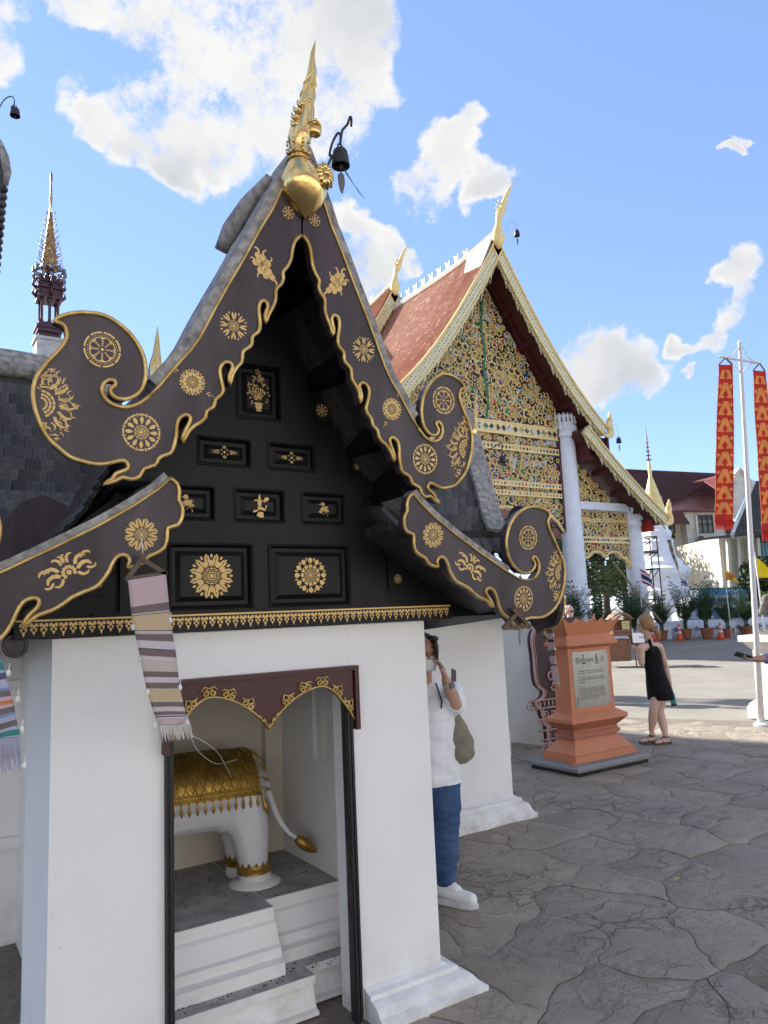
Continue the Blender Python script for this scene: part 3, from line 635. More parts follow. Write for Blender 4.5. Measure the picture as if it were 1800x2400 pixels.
# right wall keeps three tall slits
ys = [3.405, 3.452, 3.515, 3.562, 3.622, 3.668]
w.box(1.87, X1-.001, YF+.159, ys[0], -.03, ZT-.002)
w.box(1.87, X1-.001, ys[0], YBK, -.03, .945)
for a, b in ((ys[1], ys[2]), (ys[3], YBK)): w.box(1.87, X1-.001, a, b, .945, ZT-.002)
w.box(1.87, 2.0, YBK, ys[4], .945, ZT-.004); w.box(1.87, 2.0, ys[5], 4.87, .945, ZT-.004); w.box(1.87, 2.0, YBK, 4.87, -.03, .945)
w.build('side_wall', PLASTER, SH)
w = MB(); w.box(.74, 1.87, 4.12, 4.20, 0, ZT); w.box(1.77, 1.869, 4.06, 4.119, .40, ZT); w.build('inner_wall', PLASTER_IN, SH)
w = MB(); w.box(.60, 2.0, 3.13, 4.2, ZT+.004, ZT+.05); w.build('ceiling', BLACKWOOD, SH)
PLINTH_F = [(.150,-.03),(.150,.022),(.138,.027),(.122,.036),(.112,.052),(.100,.066),(.076,.076),(.056,.081),(.052,.098),(.022,.103),(.003,.114)]
p = MB(); sweep(p, [(DX1+.02, YF), (X1, YF), (X1, YBK), (2.0, YBK)], PLINTH_F); p.build('plinth', PLASTER, SH)
p = MB(); sweep(p, [(.60, YBK), (X0, YBK), (X0, YF), (DX0-.02, YF)], PLINTH_F); p.build('plinth', PLASTER, SH)
# side arms of the cross plan
AX1, AY0, AY1 = 4.31, 4.87, 6.13
w = MB(); w.box(1.90, AX1, AY0, AY1, -.03, ZT); w.build('arm_wall', PLASTER, SH)
p = MB(); sweep(p, [(2.0, AY0), (AX1, AY0), (AX1, AY1)], PLINTH); p.build('plinth', PLASTER, SH)
w = MB(); w.box(-1.70, .70, AY0, AY1, -.03, ZT); w.box(-1.70, .601, AY0-.05, AY0, -.03, 1.405); w.box(-1.70, .600, AY0-.065, AY0, 1.345, 1.362); w.box(-1.7,.6,AY0-.09,AY0,.50,.56); w.box(-1.7,.6,AY0-.07,AY0,.95,.985); w.build('arm_wall', PLASTER, SH)
# ---- black beam with frieze and the gable wall
b = MB(); b.box(XC-.965, XC+.965, 2.925, 3.2, 1.652, 1.722); beam = b.build('lintel_beam', BLACKWOOD, SH)
b = MB(); b.box(XC-1.40, XC+1.36, 3.0, 3.16, 1.66, 1.76); b.box(XC-1.40, XC-1.2, 2.75, 4.9, 1.70, 1.78); b.box(XC+1.2, XC+1.38, 2.75, 4.9, 1.66, 1.77); b.build('eave_beam', BLACKWOOD, SH)
f = MB(); f.box(XC-.96, XC+.96, 2.9215, 2.9245, 1.712, 1.719)
n = 58
for k in range(n):
    x = XC-.95+1.9*(k+.5)/n; y = 2.9222; u = 1.9/n
    big = k % 2 == 0
    def ff(pts): f.face([(x+px*u, y, 1.708-pz*.052) for px, pz in pts])
    ff([(-.42,.05),(-.15,.02),(-.10,.18),(-.30,.30),(-.45,.22)]); ff([(.42,.05),(.15,.02),(.10,.18),(.30,.30),(.45,.22)])
    ff([(-.08,.12),(.08,.12),(.16,.30),(0,.42),(-.16,.30)])
    ff([(-.36,.38),(-.14,.36),(-.10,.52),(-.30,.56)]); ff([(.36,.38),(.14,.36),(.10,.52),(.30,.56)])
    z0, z1 = (.62,.98) if big else (.58,.84)
    ff([(-.18,z0),(.18,z0),(0,z1)]); ff([(-.30,z0-.05),(-.2,z0-.08),(-.2,z0+.02)]); ff([(.30,z0-.05),(.2,z0-.08),(.2,z0+.02)])
f.build('gilded_frieze', GOLDLEAF, beam)
gw = MB()
prof = [(-.98,1.722),(-.98,1.86),(-.62,2.18),(-.58,2.46),(-.40,2.66),(-.2,3.02),(0,3.40),(.2,3.02),(.40,2.66),(.58,2.46),(.62,2.18),(.98,1.86),(.98,1.722)]
gw.prism([(XC+s, 2.97, z) for s, z in prof], (0,.06,0)); gable = gw.build('gable_wall', BLACKWOOD, SH)
def rail(x0, x1, z0, z1, y=2.945): MBR.box(XC+x0, XC+x1, y, 2.969, z0, z1)
MBR = MB()
for a in [(-.70,.66,1.724,1.735),(-.66,.62,2.006,2.096),(-.60,.56,2.243,2.330),(-.40,.40,2.456,2.548),(-.055,.012,1.735,2.006),(-.60,-.42,1.735,2.006),(.415,.60,1.735,2.006),(-.218,-.138,2.096,2.243),(.098,.178,2.096,2.243),(.406,.50,2.096,2.243),(-.57,-.47,2.096,2.243),(-.056,.022,2.330,2.456),(.254,.42,2.330,2.456),(-.47,-.294,2.330,2.456),(.09,.2,2.548,2.80),(-.24,-.12,2.548,2.80),(-.2,.15,2.80,2.86)]: rail(*a)
MBR.build('gable_rail', BLACKWOOD, gable)
def panel(x0, x1, z0, z1, motif=None, r=.04, sx=1, dz=0, name='gable_panel'):
    m = MB(); X_, X2 = XC+x0, XC+x1; y = 2.952
    i = .012
    rings = [[(X_+o, yy, z0+o), (X2-o, yy, z0+o), (X2-o, yy, z1-o), (X_+o, yy, z1-o)] for o, yy in ((0,y-.012),(i*.5,y-.014),(i,y-.006),(i*1.3,y+.010),(i*2.6,y+.010),(i*4.2,y-.002))]
    m.loft([[Vector(q) for q in r_] for r_ in rings], cap=False); m.face(rings[-1])
    o = m.build(name, BLACKWOOD, gable)
    if motif:
        q = MB(); add_motif(q, motif, lambda s, w_, of: Vector((s, y-.002-of, w_)), ((X_+X2)/2, (z0+z1)/2+dz), r, 0, sx, .0025); 
        q.build('gold_stencil', GOLDLEAF, o)
    return o
panel(-.415,-.06,1.738,2.004, rosette(12,2), .092); panel(.015,.413,1.738,2.004, rosette(12,3), .078)
panel(-.455,-.219,2.098,2.241, lion(), .052); panel(-.137,.096,2.098,2.241, dancer(), .052); panel(.178,.404,2.098,2.241, lion(), .046)
panel(-.293,-.057,2.332,2.454, diamond(), .062); panel(.022,.253,2.332,2.454, diamond(), .060)
panel(-.119,.088,2.55,2.795, vase(), .082)
for sg in (-1, 1):
    for (xa, z0, z1, wd, r) in ((.27,2.58,2.76,.10,.030),(.45,2.35,2.46,.10,.018),(.63,1.80,1.98,.16,.022)):
        m = MB(); m.prism([(XC+sg*xa, 2.958, z0), (XC+sg*(xa+wd), 2.958, z0), (XC+sg*xa, 2.958, z1)], (0,.011,0)); o = m.build('corner_panel', BLACKWOOD, gable)
        q = MB(); add_motif(q, rosette(8,3), lambda s, w_, of: Vector((s, 2.958-of, w_)), (XC+sg*(xa+wd*.32), z0+(z1-z0)*.28), r); q.build('gold_stencil', GOLDLEAF, o)
# purlins carrying the bargeboards
b = MB()
for sg in (-1, 1):
    for s_, z_, h_, y0 in ((.60,2.20,.13,2.70),(.47,2.42,.10,2.66),(.28,2.72,.08,2.62),(.10,3.06,.07,2.60),(.90,1.86,.08,2.74)):
        b = MB(); b.box(XC+sg*s_-.045, XC+sg*s_+.045, y0, 3.0, z_, z_+h_); b.build('purlin', BLACKWOOD, SH)
# ---- roof: slabs that follow the verge line, clad with shingles where they show
UPL = [(0.0,1.80),(.10,1.62),(.182,1.46),(.242,1.345),(.301,1.235),(.357,1.125),(.408,1.015),(.46,.93),(.53,.845),(.60,.775),(.64,.745)]
LOL = [(.50,.475),(.598,.425),(.676,.375),(.797,.300),(.922,.232),(1.052,.165),(1.20,.105),(1.30,.075)]
def sag(y): return .26*(1-math.exp(-max(0, y-2.66)/.32))      # the ridge lifts towards the front
def slab(fn3, line, y0, y1, th, name='roof_slab'):
    m = MB()
    for (s0, w0), (s1, w1) in zip(line, line[1:]):
        m.loft([[fn3(s0,w0,y0), fn3(s1,w1,y0), fn3(s1,w1-th,y0), fn3(s0,w0-th,y0)], [fn3(s0,w0,y1), fn3(s1,w1,y1), fn3(s1,w1-th,y1), fn3(s0,w0-th,y1)]])
    return m.build(name, SHINGLE, SH)
for sg in (-1, 1):
    fnf = lambda s, w_, y, sg=sg: Vector((XC+sg*s, y, CAM_H+w_-sag(y)))
    for ya, yb in ((2.665,2.85),(2.85,3.1),(3.1,3.5),(3.5,5.5)): slab(fnf, UPL, ya, yb, .05)
    slab(fnf, LOL, 2.74, 5.3, .04)
TM = None
def shingle_mesh():
    W_, L_ = .082, .17; pts = [(-W_/2, 0), (W_/2, 0), (W_*.5, -L_+.040), (W_*.40, -L_+.016), (W_*.2, -L_+.004), (0, -L_), (-W_*.2, -L_+.004), (-W_*.40, -L_+.016), (-W_*.5, -L_+.040)]
    n = len(pts); me = bpy.data.meshes.new('shingle')
    me.from_pydata([(x, y, .017) for x, y in pts]+[(x, y, 0) for x, y in pts], [], [list(range(n)), list(range(2*n-1, n-1, -1))]+[(i, i+n, (i+1) % n+n, (i+1) % n) for i in range(n)])
    me.materials.append(SHINGLE); me.update(); return me
TM = shingle_mesh()
def clad(fn3, line, ua, ub, axis, parent, limit, exposure=.088):
    """rows of shingles down one slope; axis = unit vector along the ridge"""
    rnd = random.Random(4); pts = []; acc = 0; L_ = [0]
    for (s0, w0), (s1, w1) in zip(line, line[1:]): L_.append(L_[-1]+math.hypot(s1-s0, w1-w0))
    out = []; d = .10; row = 0
    while d < L_[-1]-.02:
        k = max(i for i in range(len(L_)-1) if L_[i] <= d); t = (d-L_[k])/(L_[k+1]-L_[k])
        s_ = line[k][0]+(line[k+1][0]-line[k][0])*t; w_ = line[k][1]+(line[k+1][1]-line[k][1])*t
        u = ua+(.041 if row % 2 else 0)
        while u < ub:
            p0 = fn3(s_, w_, u); e = .01; p1 = fn3(line[k+1][0], line[k+1][1], u)-fn3(line[k][0], line[k][1], u); p1.normalize()
            yv = -p1; xv = Vector(axis); zv = xv.cross(yv)
            if zv.z < 0: xv = -xv; zv = xv.cross(yv)
            zt = (zv+yv*-.14).normalized(); yv2 = zt.cross(xv)
            m4 = Matrix((xv, yv2, zt)).transposed().to_4x4(); m4 = m4 @ Matrix.Rotation(rnd.uniform(-.07,.07), 4, 'Z') @ Matrix.Rotation(rnd.uniform(-.05,.05), 4, 'X')
            m4.translation = p0+zv*(.016+rnd.uniform(0,.004))-yv*.0
            out.append(m4); u += .0825
        d += exposure; row += 1
    vis = [m for m in out if visible(m.translation, 30)]
    rest = [m for m in out if not visible(m.translation, 30)]
    return vis, rest
YC = 5.5
def fr_arm(s, w_, u): return Vector((u, YC-s, CAM_H+w_))       # near slopes of the two side arms
ARMU = [(s*.80, w_*.964-.15) for s, w_ in UPL]; ARML = [(s*.78, w_-.04) for s, w_ in LOL]; ARMUL = [(s*.86, w_-.06) for s, w_ in UPL]
for sg in (-1, 1):
    slab(lambda s, w_, u, sg=sg: Vector((u, YC-sg*s, CAM_H+w_)), ARMU, 1.3, 4.50, .05); slab(lambda s, w_, u, sg=sg: Vector((u, YC-sg*s, CAM_H+w_)), ARMUL, -2.0, 1.3, .05)
    slab(lambda s, w_, u, sg=sg: Vector((u, YC-sg*s, CAM_H+w_)), ARML, -2.0, 4.46, .04)
allv, allr = [], []
for line, a_, b_ in ((ARMU, 1.75, 4.48), (ARML, 1.75, 4.44), (ARMUL, -.6, 1.0), (ARML, -.6, 1.0)):
        v_, r2 = clad(fr_arm, line, a_, b_, (1,0,0), SH, 0); allv += v_; allr += r2
def occl(p):
    q = p-CAM; z = q.dot(CF); x = (900+FPX*q.dot(CR)/z)/K; y = (1200-FPX*q.dot(CU)/z)/K
    return 0 if ((x < 190 and 770 < y < 1260) or (895 < x < 1120 and 950 < y < 1290)) else 1
allv.sort(key=lambda m: (occl(m.translation), (m.translation-CAM).length))
for m4 in allv[:300]: inst('shingle', TM, SH, m4)
st = MB(); tv = [v.co.copy() for v in TM.vertices]; tf = [tuple(p.vertices) for p in TM.polygons]
for m4 in allv[300:]: st.add([m4 @ v for v in tv], tf)
fl_ = lambda s, w_, y: Vector((XC-s, y, CAM_H+w_-sag(y)))
for line, y0_ in ((UPL, 2.72), (LOL, 2.80)):
    v_, r2 = clad(fl_, line, y0_, 4.9, (0,1,0), SH, 0)
    for m4 in v_: st.add([m4 @ v for v in tv], tf)
if st.v: st.build('shingle_field', SHINGLE, SH, kind='stuff')
# edge rows of shingles on the front roof's left slope, seen end-on beyond the verge
# ridge caps in cement
rc = MB(); 
rc.tube([(XC, y, CAM_H+1.76-sag(y)) for y in (2.75,2.9,3.1,3.4,3.8,4.4,5.0,5.5)], .05, 8)
rc.build('ridge_cap', CEMENT, SH, smooth=True)
rc = MB(); zr = CAM_H+1.80
for r_, dz in ((.075,0),(.055,.05),(.035,.09)): rc.tube([(x, YC, zr+dz+.05*max(0, (x-3.2))**1.2*.6-.10*math.exp(-((x-1.15)/.22)**2)) for x in (-1.9,-1,-.2,.3,.6,.8,.95,1.1,1.3,2,3,3.6,4.2,4.62)], r_, 8)
rc.build('ridge_cap', CEMENT, SH, smooth=True)
# cement saddle behind the finial
sdl = MB(); sdl.loft([[front(s, w_, -o) for s, w_ in ((-.02,1.90),(-.06,1.83),(-.12,1.72),(-.15,1.66),(-.10,1.66),(0,1.86),(.10,1.66),(.15,1.66),(.12,1.72),(.06,1.83),(.02,1.90))] for o in (.06,.30)])
sdl.build('ridge_saddle', CEMENT, SH)
sdl = MB(); sdl.tube([front(-.10,1.80,-.10), front(-.155,1.72,-.2), front(-.20,1.63,-.26), front(-.225,1.55,-.30)], [.02,.035,.04,.032], 8); sdl.build('ridge_saddle', CEMENT, SH, smooth=True)
sdl = MB(); sdl.tube([front(.10,1.80,-.10), front(.13,1.72,-.2), front(.15,1.66,-.26), front(.16,1.58,-.30)], [.02,.03,.035,.03], 8); sdl.build('ridge_saddle', CEMENT, SH, smooth=True)
# ---- golden finial (a bird-headed roof horn)
def finial(fn, root, sc=1.0, full=True, o0=0.0):
    P = [(.004,1.600,.004,.004),(.003,1.625,.040,.035),(.000,1.66,.072,.06),(-.004,1.70,.094,.08),(-.007,1.735,.098,.085),(-.014,1.77,.080,.072),(-.024,1.80,.056,.052),(-.031,1.825,.039,.038),(-.032,1.86,.036,.035),(-.033,1.89,.039,.038),(-.030,1.915,.048,.044),(-.022,1.945,.050,.045),(-.018,1.975,.045,.040),(-.012,2.00,.039,.034),(-.006,2.04,.035,.030),(.001,2.09,.031,.026),(.009,2.14,.027,.022),(.017,2.185,.022,.018),(.020,2.22,.019,.015),(.019,2.255,.012,.010),(.021,2.29,.009,.008),(.028,2.325,.004,.004),(.031,2.345,.001,.001)]
    w0 = 1.60
    def T(s, w_, o): return fn(s*sc, w0+(w_-w0)*sc, (o+o0)*sc)
    m = MB(); N_ = 18
    m.loft([[T(s+rs*math.cos(2*PI*k/N_), w_, rd_*math.sin(2*PI*k/N_)) for k in range(N_)] for s, w_, rs, rd_ in P])
    body = m.build('finial', GOLD, root, smooth=True)
    if not full: return body
    d = MB()
    # eye-cheek swell, beak, crest and neck feathers
    d.ball(T(.022,1.945,.030), .030*sc, .026*sc, .026*sc); d.ball(T(.030,1.985,.018), .020*sc,.018*sc,.016*sc)
    d.tube([T(-.01,1.965,.047), T(.015,1.978,.052), T(.038,1.968,.044), T(.045,1.945,.03)], [.006*sc]*4, 6)
    for k, (s, w_) in enumerate([(-.075,1.925),(-.085,1.955),(-.083,1.985),(-.075,2.015),(-.060,2.045)]):
        d.tube([T(s+.030,w_-.012,.02), T(s+.014,w_,.015), T(s+.012,w_+.018,.008)], [.012*sc,.008*sc,.002*sc], 6); d.ball(T(s+.026,w_-.004,.026), .010*sc)
    for k in range(7):
        for rw, wz in ((1.895,.022),(1.862,.020)):
            a = -PI*.85+PI*1.7*k/6; s = -.033+.046*math.sin(a); o = .043*math.cos(a); d.tube([T(s, rw, o), T(s*1.0, rw-wz, o*.98)], [.006*sc,.004*sc], 5)
    for w_, r in ((1.845,.042),(1.822,.046)): d.tube([T(-.030+r*math.cos(2*PI*k/20), w_, r*.95*math.sin(2*PI*k/20)) for k in range(20)], .004*sc, 5, closed=True)
    def rad_at(w_):
        for p, q in zip(P, P[1:]):
            if p[1] <= w_ <= q[1]: t = (w_-p[1])/(q[1]-p[1]); return [p[k]+(q[k]-p[k])*t for k in (0,2,3)]
        return P[-1][0], P[-1][2], P[-1][3]
    for wa in (2.015,2.03,2.095,2.108,2.15):
        pts = []
        for k in range(13):
            a = -PI*.12+PI*1.24*k/12; w_ = wa+.045*math.sin(max(0, min(PI, a)))**1.5; s_, rs, rd2 = rad_at(w_); pts.append(T(s_+rs*1.02*math.cos(a), w_, rd2*1.02*math.sin(a)))
        d.tube(pts, .0026*sc, 5)
    # boss with petals where the bell arm leaves
    c = (.050, 1.752)
    for k in range(11):
        a = 2*PI*k/11; d.tube([T(c[0]+.016*math.cos(a), c[1]+.016*math.sin(a), .086), T(c[0]+.034*math.cos(a), c[1]+.036*math.sin(a), .080-.012*abs(math.cos(a))), T(c[0]+.048*math.cos(a), c[1]+.052*math.sin(a), .068-.024*abs(math.cos(a)))], [.008*sc,.011*sc,.005*sc], 6)
    d.ball(T(c[0], c[1], .086), .016*sc)
    d.build('finial_carving', GOLD, body, smooth=True)
    return body
finial(front, SH, o0=.02)
# finials of the crossing and the side arm
def armend(s, w_, out=0.0):
    z = w_*CL; return Vector((4.50+LEAN*z+out, YC-s*.80, CAM_H-.12+z*.97))
gable_end(lambda s, w_, o=0.0: armend(-s, w_, o), SH, motifs=False)
finial(armend, SH, 1.0, False, -.05)
sp = MB()
for pts, rr in (([(1.58,5.5,3.42),(1.56,5.5,3.60),(1.57,5.5,3.74),(1.575,5.5,3.95)],[.07,.055,.03,.002]), ([(1.60,5.5,3.60),(1.68,5.5,3.66),(1.76,5.5,3.75),(1.80,5.5,3.86),(1.83,5.5,3.98)],[.035,.03,.022,.014,.002])): sp.tube(bez(pts,4), [rr[min(len(rr)-1, int(i/4))]+(rr[min(len(rr)-1, int(i/4)+1)]-rr[min(len(rr)-1, int(i/4))])*((i % 4)/4) for i in range(len(bez(pts,4)))], 8)
sp.build('crossing_finial', GOLD, SH, smooth=True)
for sg in (-1, 1):
    q = MB(); q.box(-1.95, 4.40, YC+sg*.46-.03, YC+sg*.46+.03, CAM_H+.20, CAM_H+.70); q.build('tier_wall', BLACKWOOD, SH)
    q = MB(); q.box(XC+sg*.56-.03, XC+sg*.56+.03, 3.0, 5.4, CAM_H+.14, CAM_H+.50); q.build('tier_wall', BLACKWOOD, SH)
# dark closing board in the valley of the left arm
vb = MB(); vb.prism([(.44+x*.50, 4.62, 1.98+z*.50) for x, z in ((0,0),(-.03,.3),(.05,.62),(.22,.86),(.45,.95),(.70,.84),(.92,.60),(1.0,.4),(.8,.15),(.55,0))], (0,.03,0)); vb.build('valley_board', BOARD, SH)
lb2 = MB(); lb2.box(-1.7, .62, 4.80, 4.88, 1.652, 2.06); lb = lb2.build('lintel_beam', BLACKWOOD, SH)
f2 = MB()
for k in range(26):
    x = -.02+k*.025; f2.face([(x,4.797,2.02),(x+.02,4.797,2.02),(x+.01,4.797,1.97)]); f2.face([(x+.002,4.797,2.045),(x+.018,4.797,2.045),(x+.018,4.797,2.03),(x+.002,4.797,2.03)])
f2.build('gilded_frieze', GOLDLEAF, lb)
# ---- door frame and carved maroon valance
WORN = mat('worn_black_paint', (.014,.013,.015), .5, col2=(.22,.16,.11), vs=9, bump=.5, bs=40, stretch=(6,6,.35))
N_, L_ = nodes(WORN)
for n_ in N_:
    if n_.type == 'MAP_RANGE': n_.inputs['From Min'].default_value = .60; n_.inputs['From Max'].default_value = .66
d = MB(); d.box(DX0+.001, .903, 2.945, 3.06, 0, 1.44); d.box(DX0+.012, .895, 2.938, 2.946, 0, 1.44); d.build('door_jamb', WORN, SH)
d = MB(); d.box(1.664, DX1, 2.945, 2.985, 0, 1.44); d.box(1.670, 1.680, 2.937, 2.946, 0, 1.44); d.box(1.687, 1.696, 2.938, 2.946, 0, 1.44); d.build('door_jamb', WORN, SH)
VAL = mat('worn_maroon_paint', (.058,.012,.013), .5, col2=(.26,.15,.10), vs=11, bump=.15, bs=40, stretch=(1,1,2.2))
N_, L_ = nodes(VAL)
for n_ in N_:
    if n_.type == 'MAP_RANGE': n_.inputs['From Min'].default_value = .70; n_.inputs['From Max'].default_value = .74
def val_low(t):      # lower edge of the valance, t in -1..1 across the opening
    a = abs(t); return 1.236+.150*math.sin(min(1, a/.62)*PI/2)**.8 if a < .62 else 1.386-.155*((a-.62)/.38)**1.7
xs = [(-1+2*k/48) for k in range(49)]
hw = (1.72-.865)/2-.02; xc = (1.72+.865)/2
lowp = [(xc+t*hw, 2.932, val_low(t)) for t in xs]
v = MB(); v.prism([(xc-hw, 2.932, 1.455)]+lowp+[(xc+hw, 2.932, 1.455)], (0,.016,0)); va = v.build('carved_valance', VAL, SH)
fr = MB(); fr.box(.862, 1.726, 2.918, 2.966, 1.448, 1.466); fr.box(.862, .882, 2.92, 2.966, 1.19, 1.4475); fr.box(1.706, 1.726, 2.92, 2.966, 1.19, 1.4475); fr.build('valance_frame', VAL, va)
sc_ = MB()
def scroll(c, r, a0, turn, dirn, n=14):
    return [(c[0]+r*(1-.72*k/n)*math.cos(a0+dirn*turn*k/n), 2.926, c[1]+r*(1-.72*k/n)*math.sin(a0+dirn*turn*k/n)) for k in range(n+1)]
for sg in (-1, 1):
    for t in (.22,.42,.62,.80,.93):
        x = xc+sg*t*hw; z = val_low(t)+.020; dz = (val_low(t+.02)-val_low(t-.02))/(.04*hw); an = math.atan(dz)*sg
        for f_ in (-1, 1):
            cx, cz = x+f_*.016*math.cos(an), z+f_*.016*math.sin(an); sc_.tube(scroll((cx, cz), .014, PI/2+an, 3.6*PI/2*1.3, f_), .0042, 5)
        sc_.tube([(x-.034*math.cos(an), 2.926, z-.034*math.sin(an)+.008), (x-.02, 2.926, z+.024), (x, 2.926, z+.018), (x+.02, 2.926, z+.024), (x+.034*math.cos(an), 2.926, z+.034*math.sin(an)+.008)], .004, 5)
sc_.tube([(p_[0], 2.928, p_[2]+.004) for p_ in lowp], .0045, 5)
for t in (-.08,-.04,0,.04,.08): sc_.tube([(xc+t*hw, 2.926, val_low(t)+.004), (xc+t*1.3*hw, 2.926, val_low(t)+.026)], [.007,.002], 5)
sc_.build('gilded_scroll', GILT, va, smooth=True)
# ------------------------------------------------------------------ stepped base and elephant inside the shrine
DUSTY = mat('dusty_cement', (.46,.455,.445), .9, col2=(.27,.265,.26), vs=9, bump=.3, bs=40)
SB = thing('stepped_plinth', 'white moulded steps under the elephant statue', 'plinth', (1.3, 3.3, 0))
def course(name, x0, x1, yf, y1, z0, z1, prof, side=True):
    """one step: moulded front, flat dusty tread"""
    m = MB(); h = z1-z0
    P = [(o, z0+h*t) for o, t in prof]
    rings = [[Vector((x, yf-o, z)) for o, z in P]+[Vector((x, y1, z1)), Vector((x, y1, z0))] for x in (x0, x1)]
    m.loft(rings); o = m.build(name, PLASTER, SB)
    t = MB(); t.face([(x0+.003, yf-P[-1][0]+.004, z1+.002), (x1-.003, yf-P[-1][0]+.004, z1+.002), (x1-.003, y1, z1+.002), (x0+.003, y1, z1+.002)]); t.build('tread', DUSTY, o)
PR = [(.11,0),(.11,.22),(.075,.26),(.075,.42),(.055,.45),(.035,.60),(.02,.76),(.0,.80),(.0,1.0)]
PR2 = [(.04,0),(.04,.10),(.015,.14),(.0,.45),(-.015,.70),(.012,.78),(.012,1.0)]
course('step', .74, 1.47, 3.32, 4.119, .15, .40, PR)
course('step', 1.4705, 1.869, 3.42, 4.118, .15, .40, PR)
course('step', .74, 1.575, 3.145, 3.6, 0.0, .15, PR2)
course('step', 1.5755, 1.869, 3.24, 3.6, 0.0, .15, PR2)
# fallen dust and droppings on the treads: loose crumbs
rnd = random.Random(21); cr = MB()
for k in range(260):
    if k < 130: x, y, z = rnd.uniform(.9,1.8), rnd.uniform(3.42,4.0), .403
    else: x, y, z = rnd.uniform(.9,1.75), rnd.uniform(3.16,3.30), .153
    r = rnd.uniform(.002,.0048)*(1.6 if rnd.random() < .06 else 1); cr.ball((x, y, z), r*rnd.uniform(.8,1.6), r, r*.6, 5, 3)
tag(cr.build('dust_crumbs', mat('dark_crumb', (.03,.028,.025), .9)), 'dark crumbs of dirt scattered over the grey steps inside the shrine', 'dirt', kind='stuff')
EL = thing('elephant_statue', 'white elephant statue with gold saddle cloth standing inside the shrine', 'statue', (1.25, 3.75, .40))
EW = mat('white_statue_plaster', (.74,.745,.76), .6, var=.06, vs=5, bump=.06, bs=50)
e = MB(); YE = 3.76
hy = .085
e.cap((1.455,YE,.835),(1.10,YE,.845),.172,.180,14); e.cap((1.485,YE,.84),(1.42,YE,.80),.150,.165,14); e.cap((1.10,YE,.86),(.90,YE,.90),.178,.15,14)
for x, dx in ((1.515,.0),(1.06,-.16)):
    for sy in (-1, 1):
        e.limb([((x-.045,YE+sy*hy*.9,.80),.125),((x-.008+dx*.4,YE+sy*hy,.64),.098),((x+.004+dx*.75,YE+sy*hy,.52),.079),((x+.010+dx*.9,YE+sy*hy,.46),.076),((x+.012+dx,YE+sy*hy,.42),.088)], 12)
# head, trunk, ears, tusks (towards the left, inside)
e.limb([((.93,YE,.92),.13),((.84,YE,.97),.12),((.77,YE,.92),.085),((.745,YE-.02,.80),.06),((.755,YE-.03,.66),.045),((.775,YE-.03,.55),.033)], 12)
for sy in (-1, 1):
    e.ball((.93, YE+sy*.13, .90), .075, .018, .12, 10, 6); e.limb([((.79,YE+sy*.055,.86),.018),((.755,YE+sy*.075,.80),.014),((.752,YE+sy*.07,.74),.007)], 8)
body = fuse(e.build('body', EW, EL), .011, 7)
t = MB(); t.tube(bez([(1.600,YE-.02,.90),(1.632,YE-.04,.80),(1.655,YE-.08,.70),(1.697,YE-.11,.62),(1.745,YE-.13,.575)],5), [.024-.0008*k for k in range(21)][:21], 10); t.build('tail', EW, EL, smooth=True)
DGOLD = mat('dull_gold_paint', (.46,.30,.065), .40, metal=.7, col2=(.25,.14,.03), vs=12, bump=.3, bs=70)
t = MB(); a_, b_ = Vector((1.738,YE-.128,.580)), Vector((1.835,YE-.17,.500)); t.tube([a_, a_.lerp(b_,.15), a_.lerp(b_,.45), a_.lerp(b_,.75), b_], [.018,.027,.032,.022,.003], 10); t.build('tail_tuft', DGOLD, EL, smooth=True)
# saddle cloth: arched over the back, quilted, with fringe and pendants
c = MB(); nx, na = 22, 26; xa, xb = 1.02, 1.525
def cloth(u, v, lift=0.0):
    x = xa+(xb-xa)*u; a = (v-.5)*PI*.98; r = .19+.006*math.sin(PI*u)+lift
    return Vector((x, YE+math.sin(a)*r*(1.0), .845+math.cos(a)*r*1.06-.015*u))
rings = [[cloth(u/nx, v/na) for v in range(na+1)] for u in range(nx+1)]
vs = [q for r in rings for q in r]; m = na+1
c.add(vs, [(i*m+j, i*m+j+1, (i+1)*m+j+1, (i+1)*m+j) for i in range(nx) for j in range(na)])
sad = c.build('saddle_cloth', DGOLD, EL, smooth=True)
md = MB()
for k in range(-9, 14):
    pts = []; pts2 = []
    for t_ in range(15):
        v = .05+.90*t_/14; u = .05+.088*k+.62*(v-.05); u2 = 1.0-u+.0
        if .03 < u < .92: pts.append(cloth(u, v, .003)); 
        if .03 < 1-u-.04 < .92: pts2.append(cloth(1-u-.04, v, .003))
    for q in (pts, pts2):
        if len(q) > 1: md.tube(q, .0028, 4)
for v0, v1 in ((.02,.02),(.06,.06),(.94,.94),(.98,.98)): md.tube([cloth(u/16, v0, .003) for u in range(17)], .005, 5)
for u0 in (.93,.99,.01): md.tube([cloth(u0, v/20, .003) for v in range(21)], .005, 5)
for k in range(44):
    for v0, v1 in ((.02,.06),(.94,.98)): md.tube([cloth(k/43, v0, .004), cloth(k/43, v1, .004)], .0026, 4)
for k in range(30): md.tube([cloth(.93, .03+.94*k/29, .004), cloth(.99, .03+.94*k/29, .004)], .0026, 4)
md.build('embroidery', DGOLD, sad, smooth=True)
def pend(p, d, s=1.0):
    p = Vector(p); d = Vector(d).normalized(); q = MB()
    q.tube([p, p+d*.012*s, p+d*.024*s, p+d*.030*s, p+d*.042*s, p+d*.054*s, p+d*.066*s], [.003*s,.0035*s,.0045*s,.006*s,.0095*s,.006*s,.001*s], 8); q.build('pendant', DGOLD, EL, smooth=True)
for k in range(13): pend(cloth(.06+.075*k, .015, .004)+V3(0,-.003,0), (0,-.05,-1))
for k in range(8): pend(cloth(1.0, .06+.075*k, .004), (1,-.12-.02*k,-.45-.04*k), .9)
pend(cloth(1.0,.01,.006), (.30,-.1,-1), 1.7)
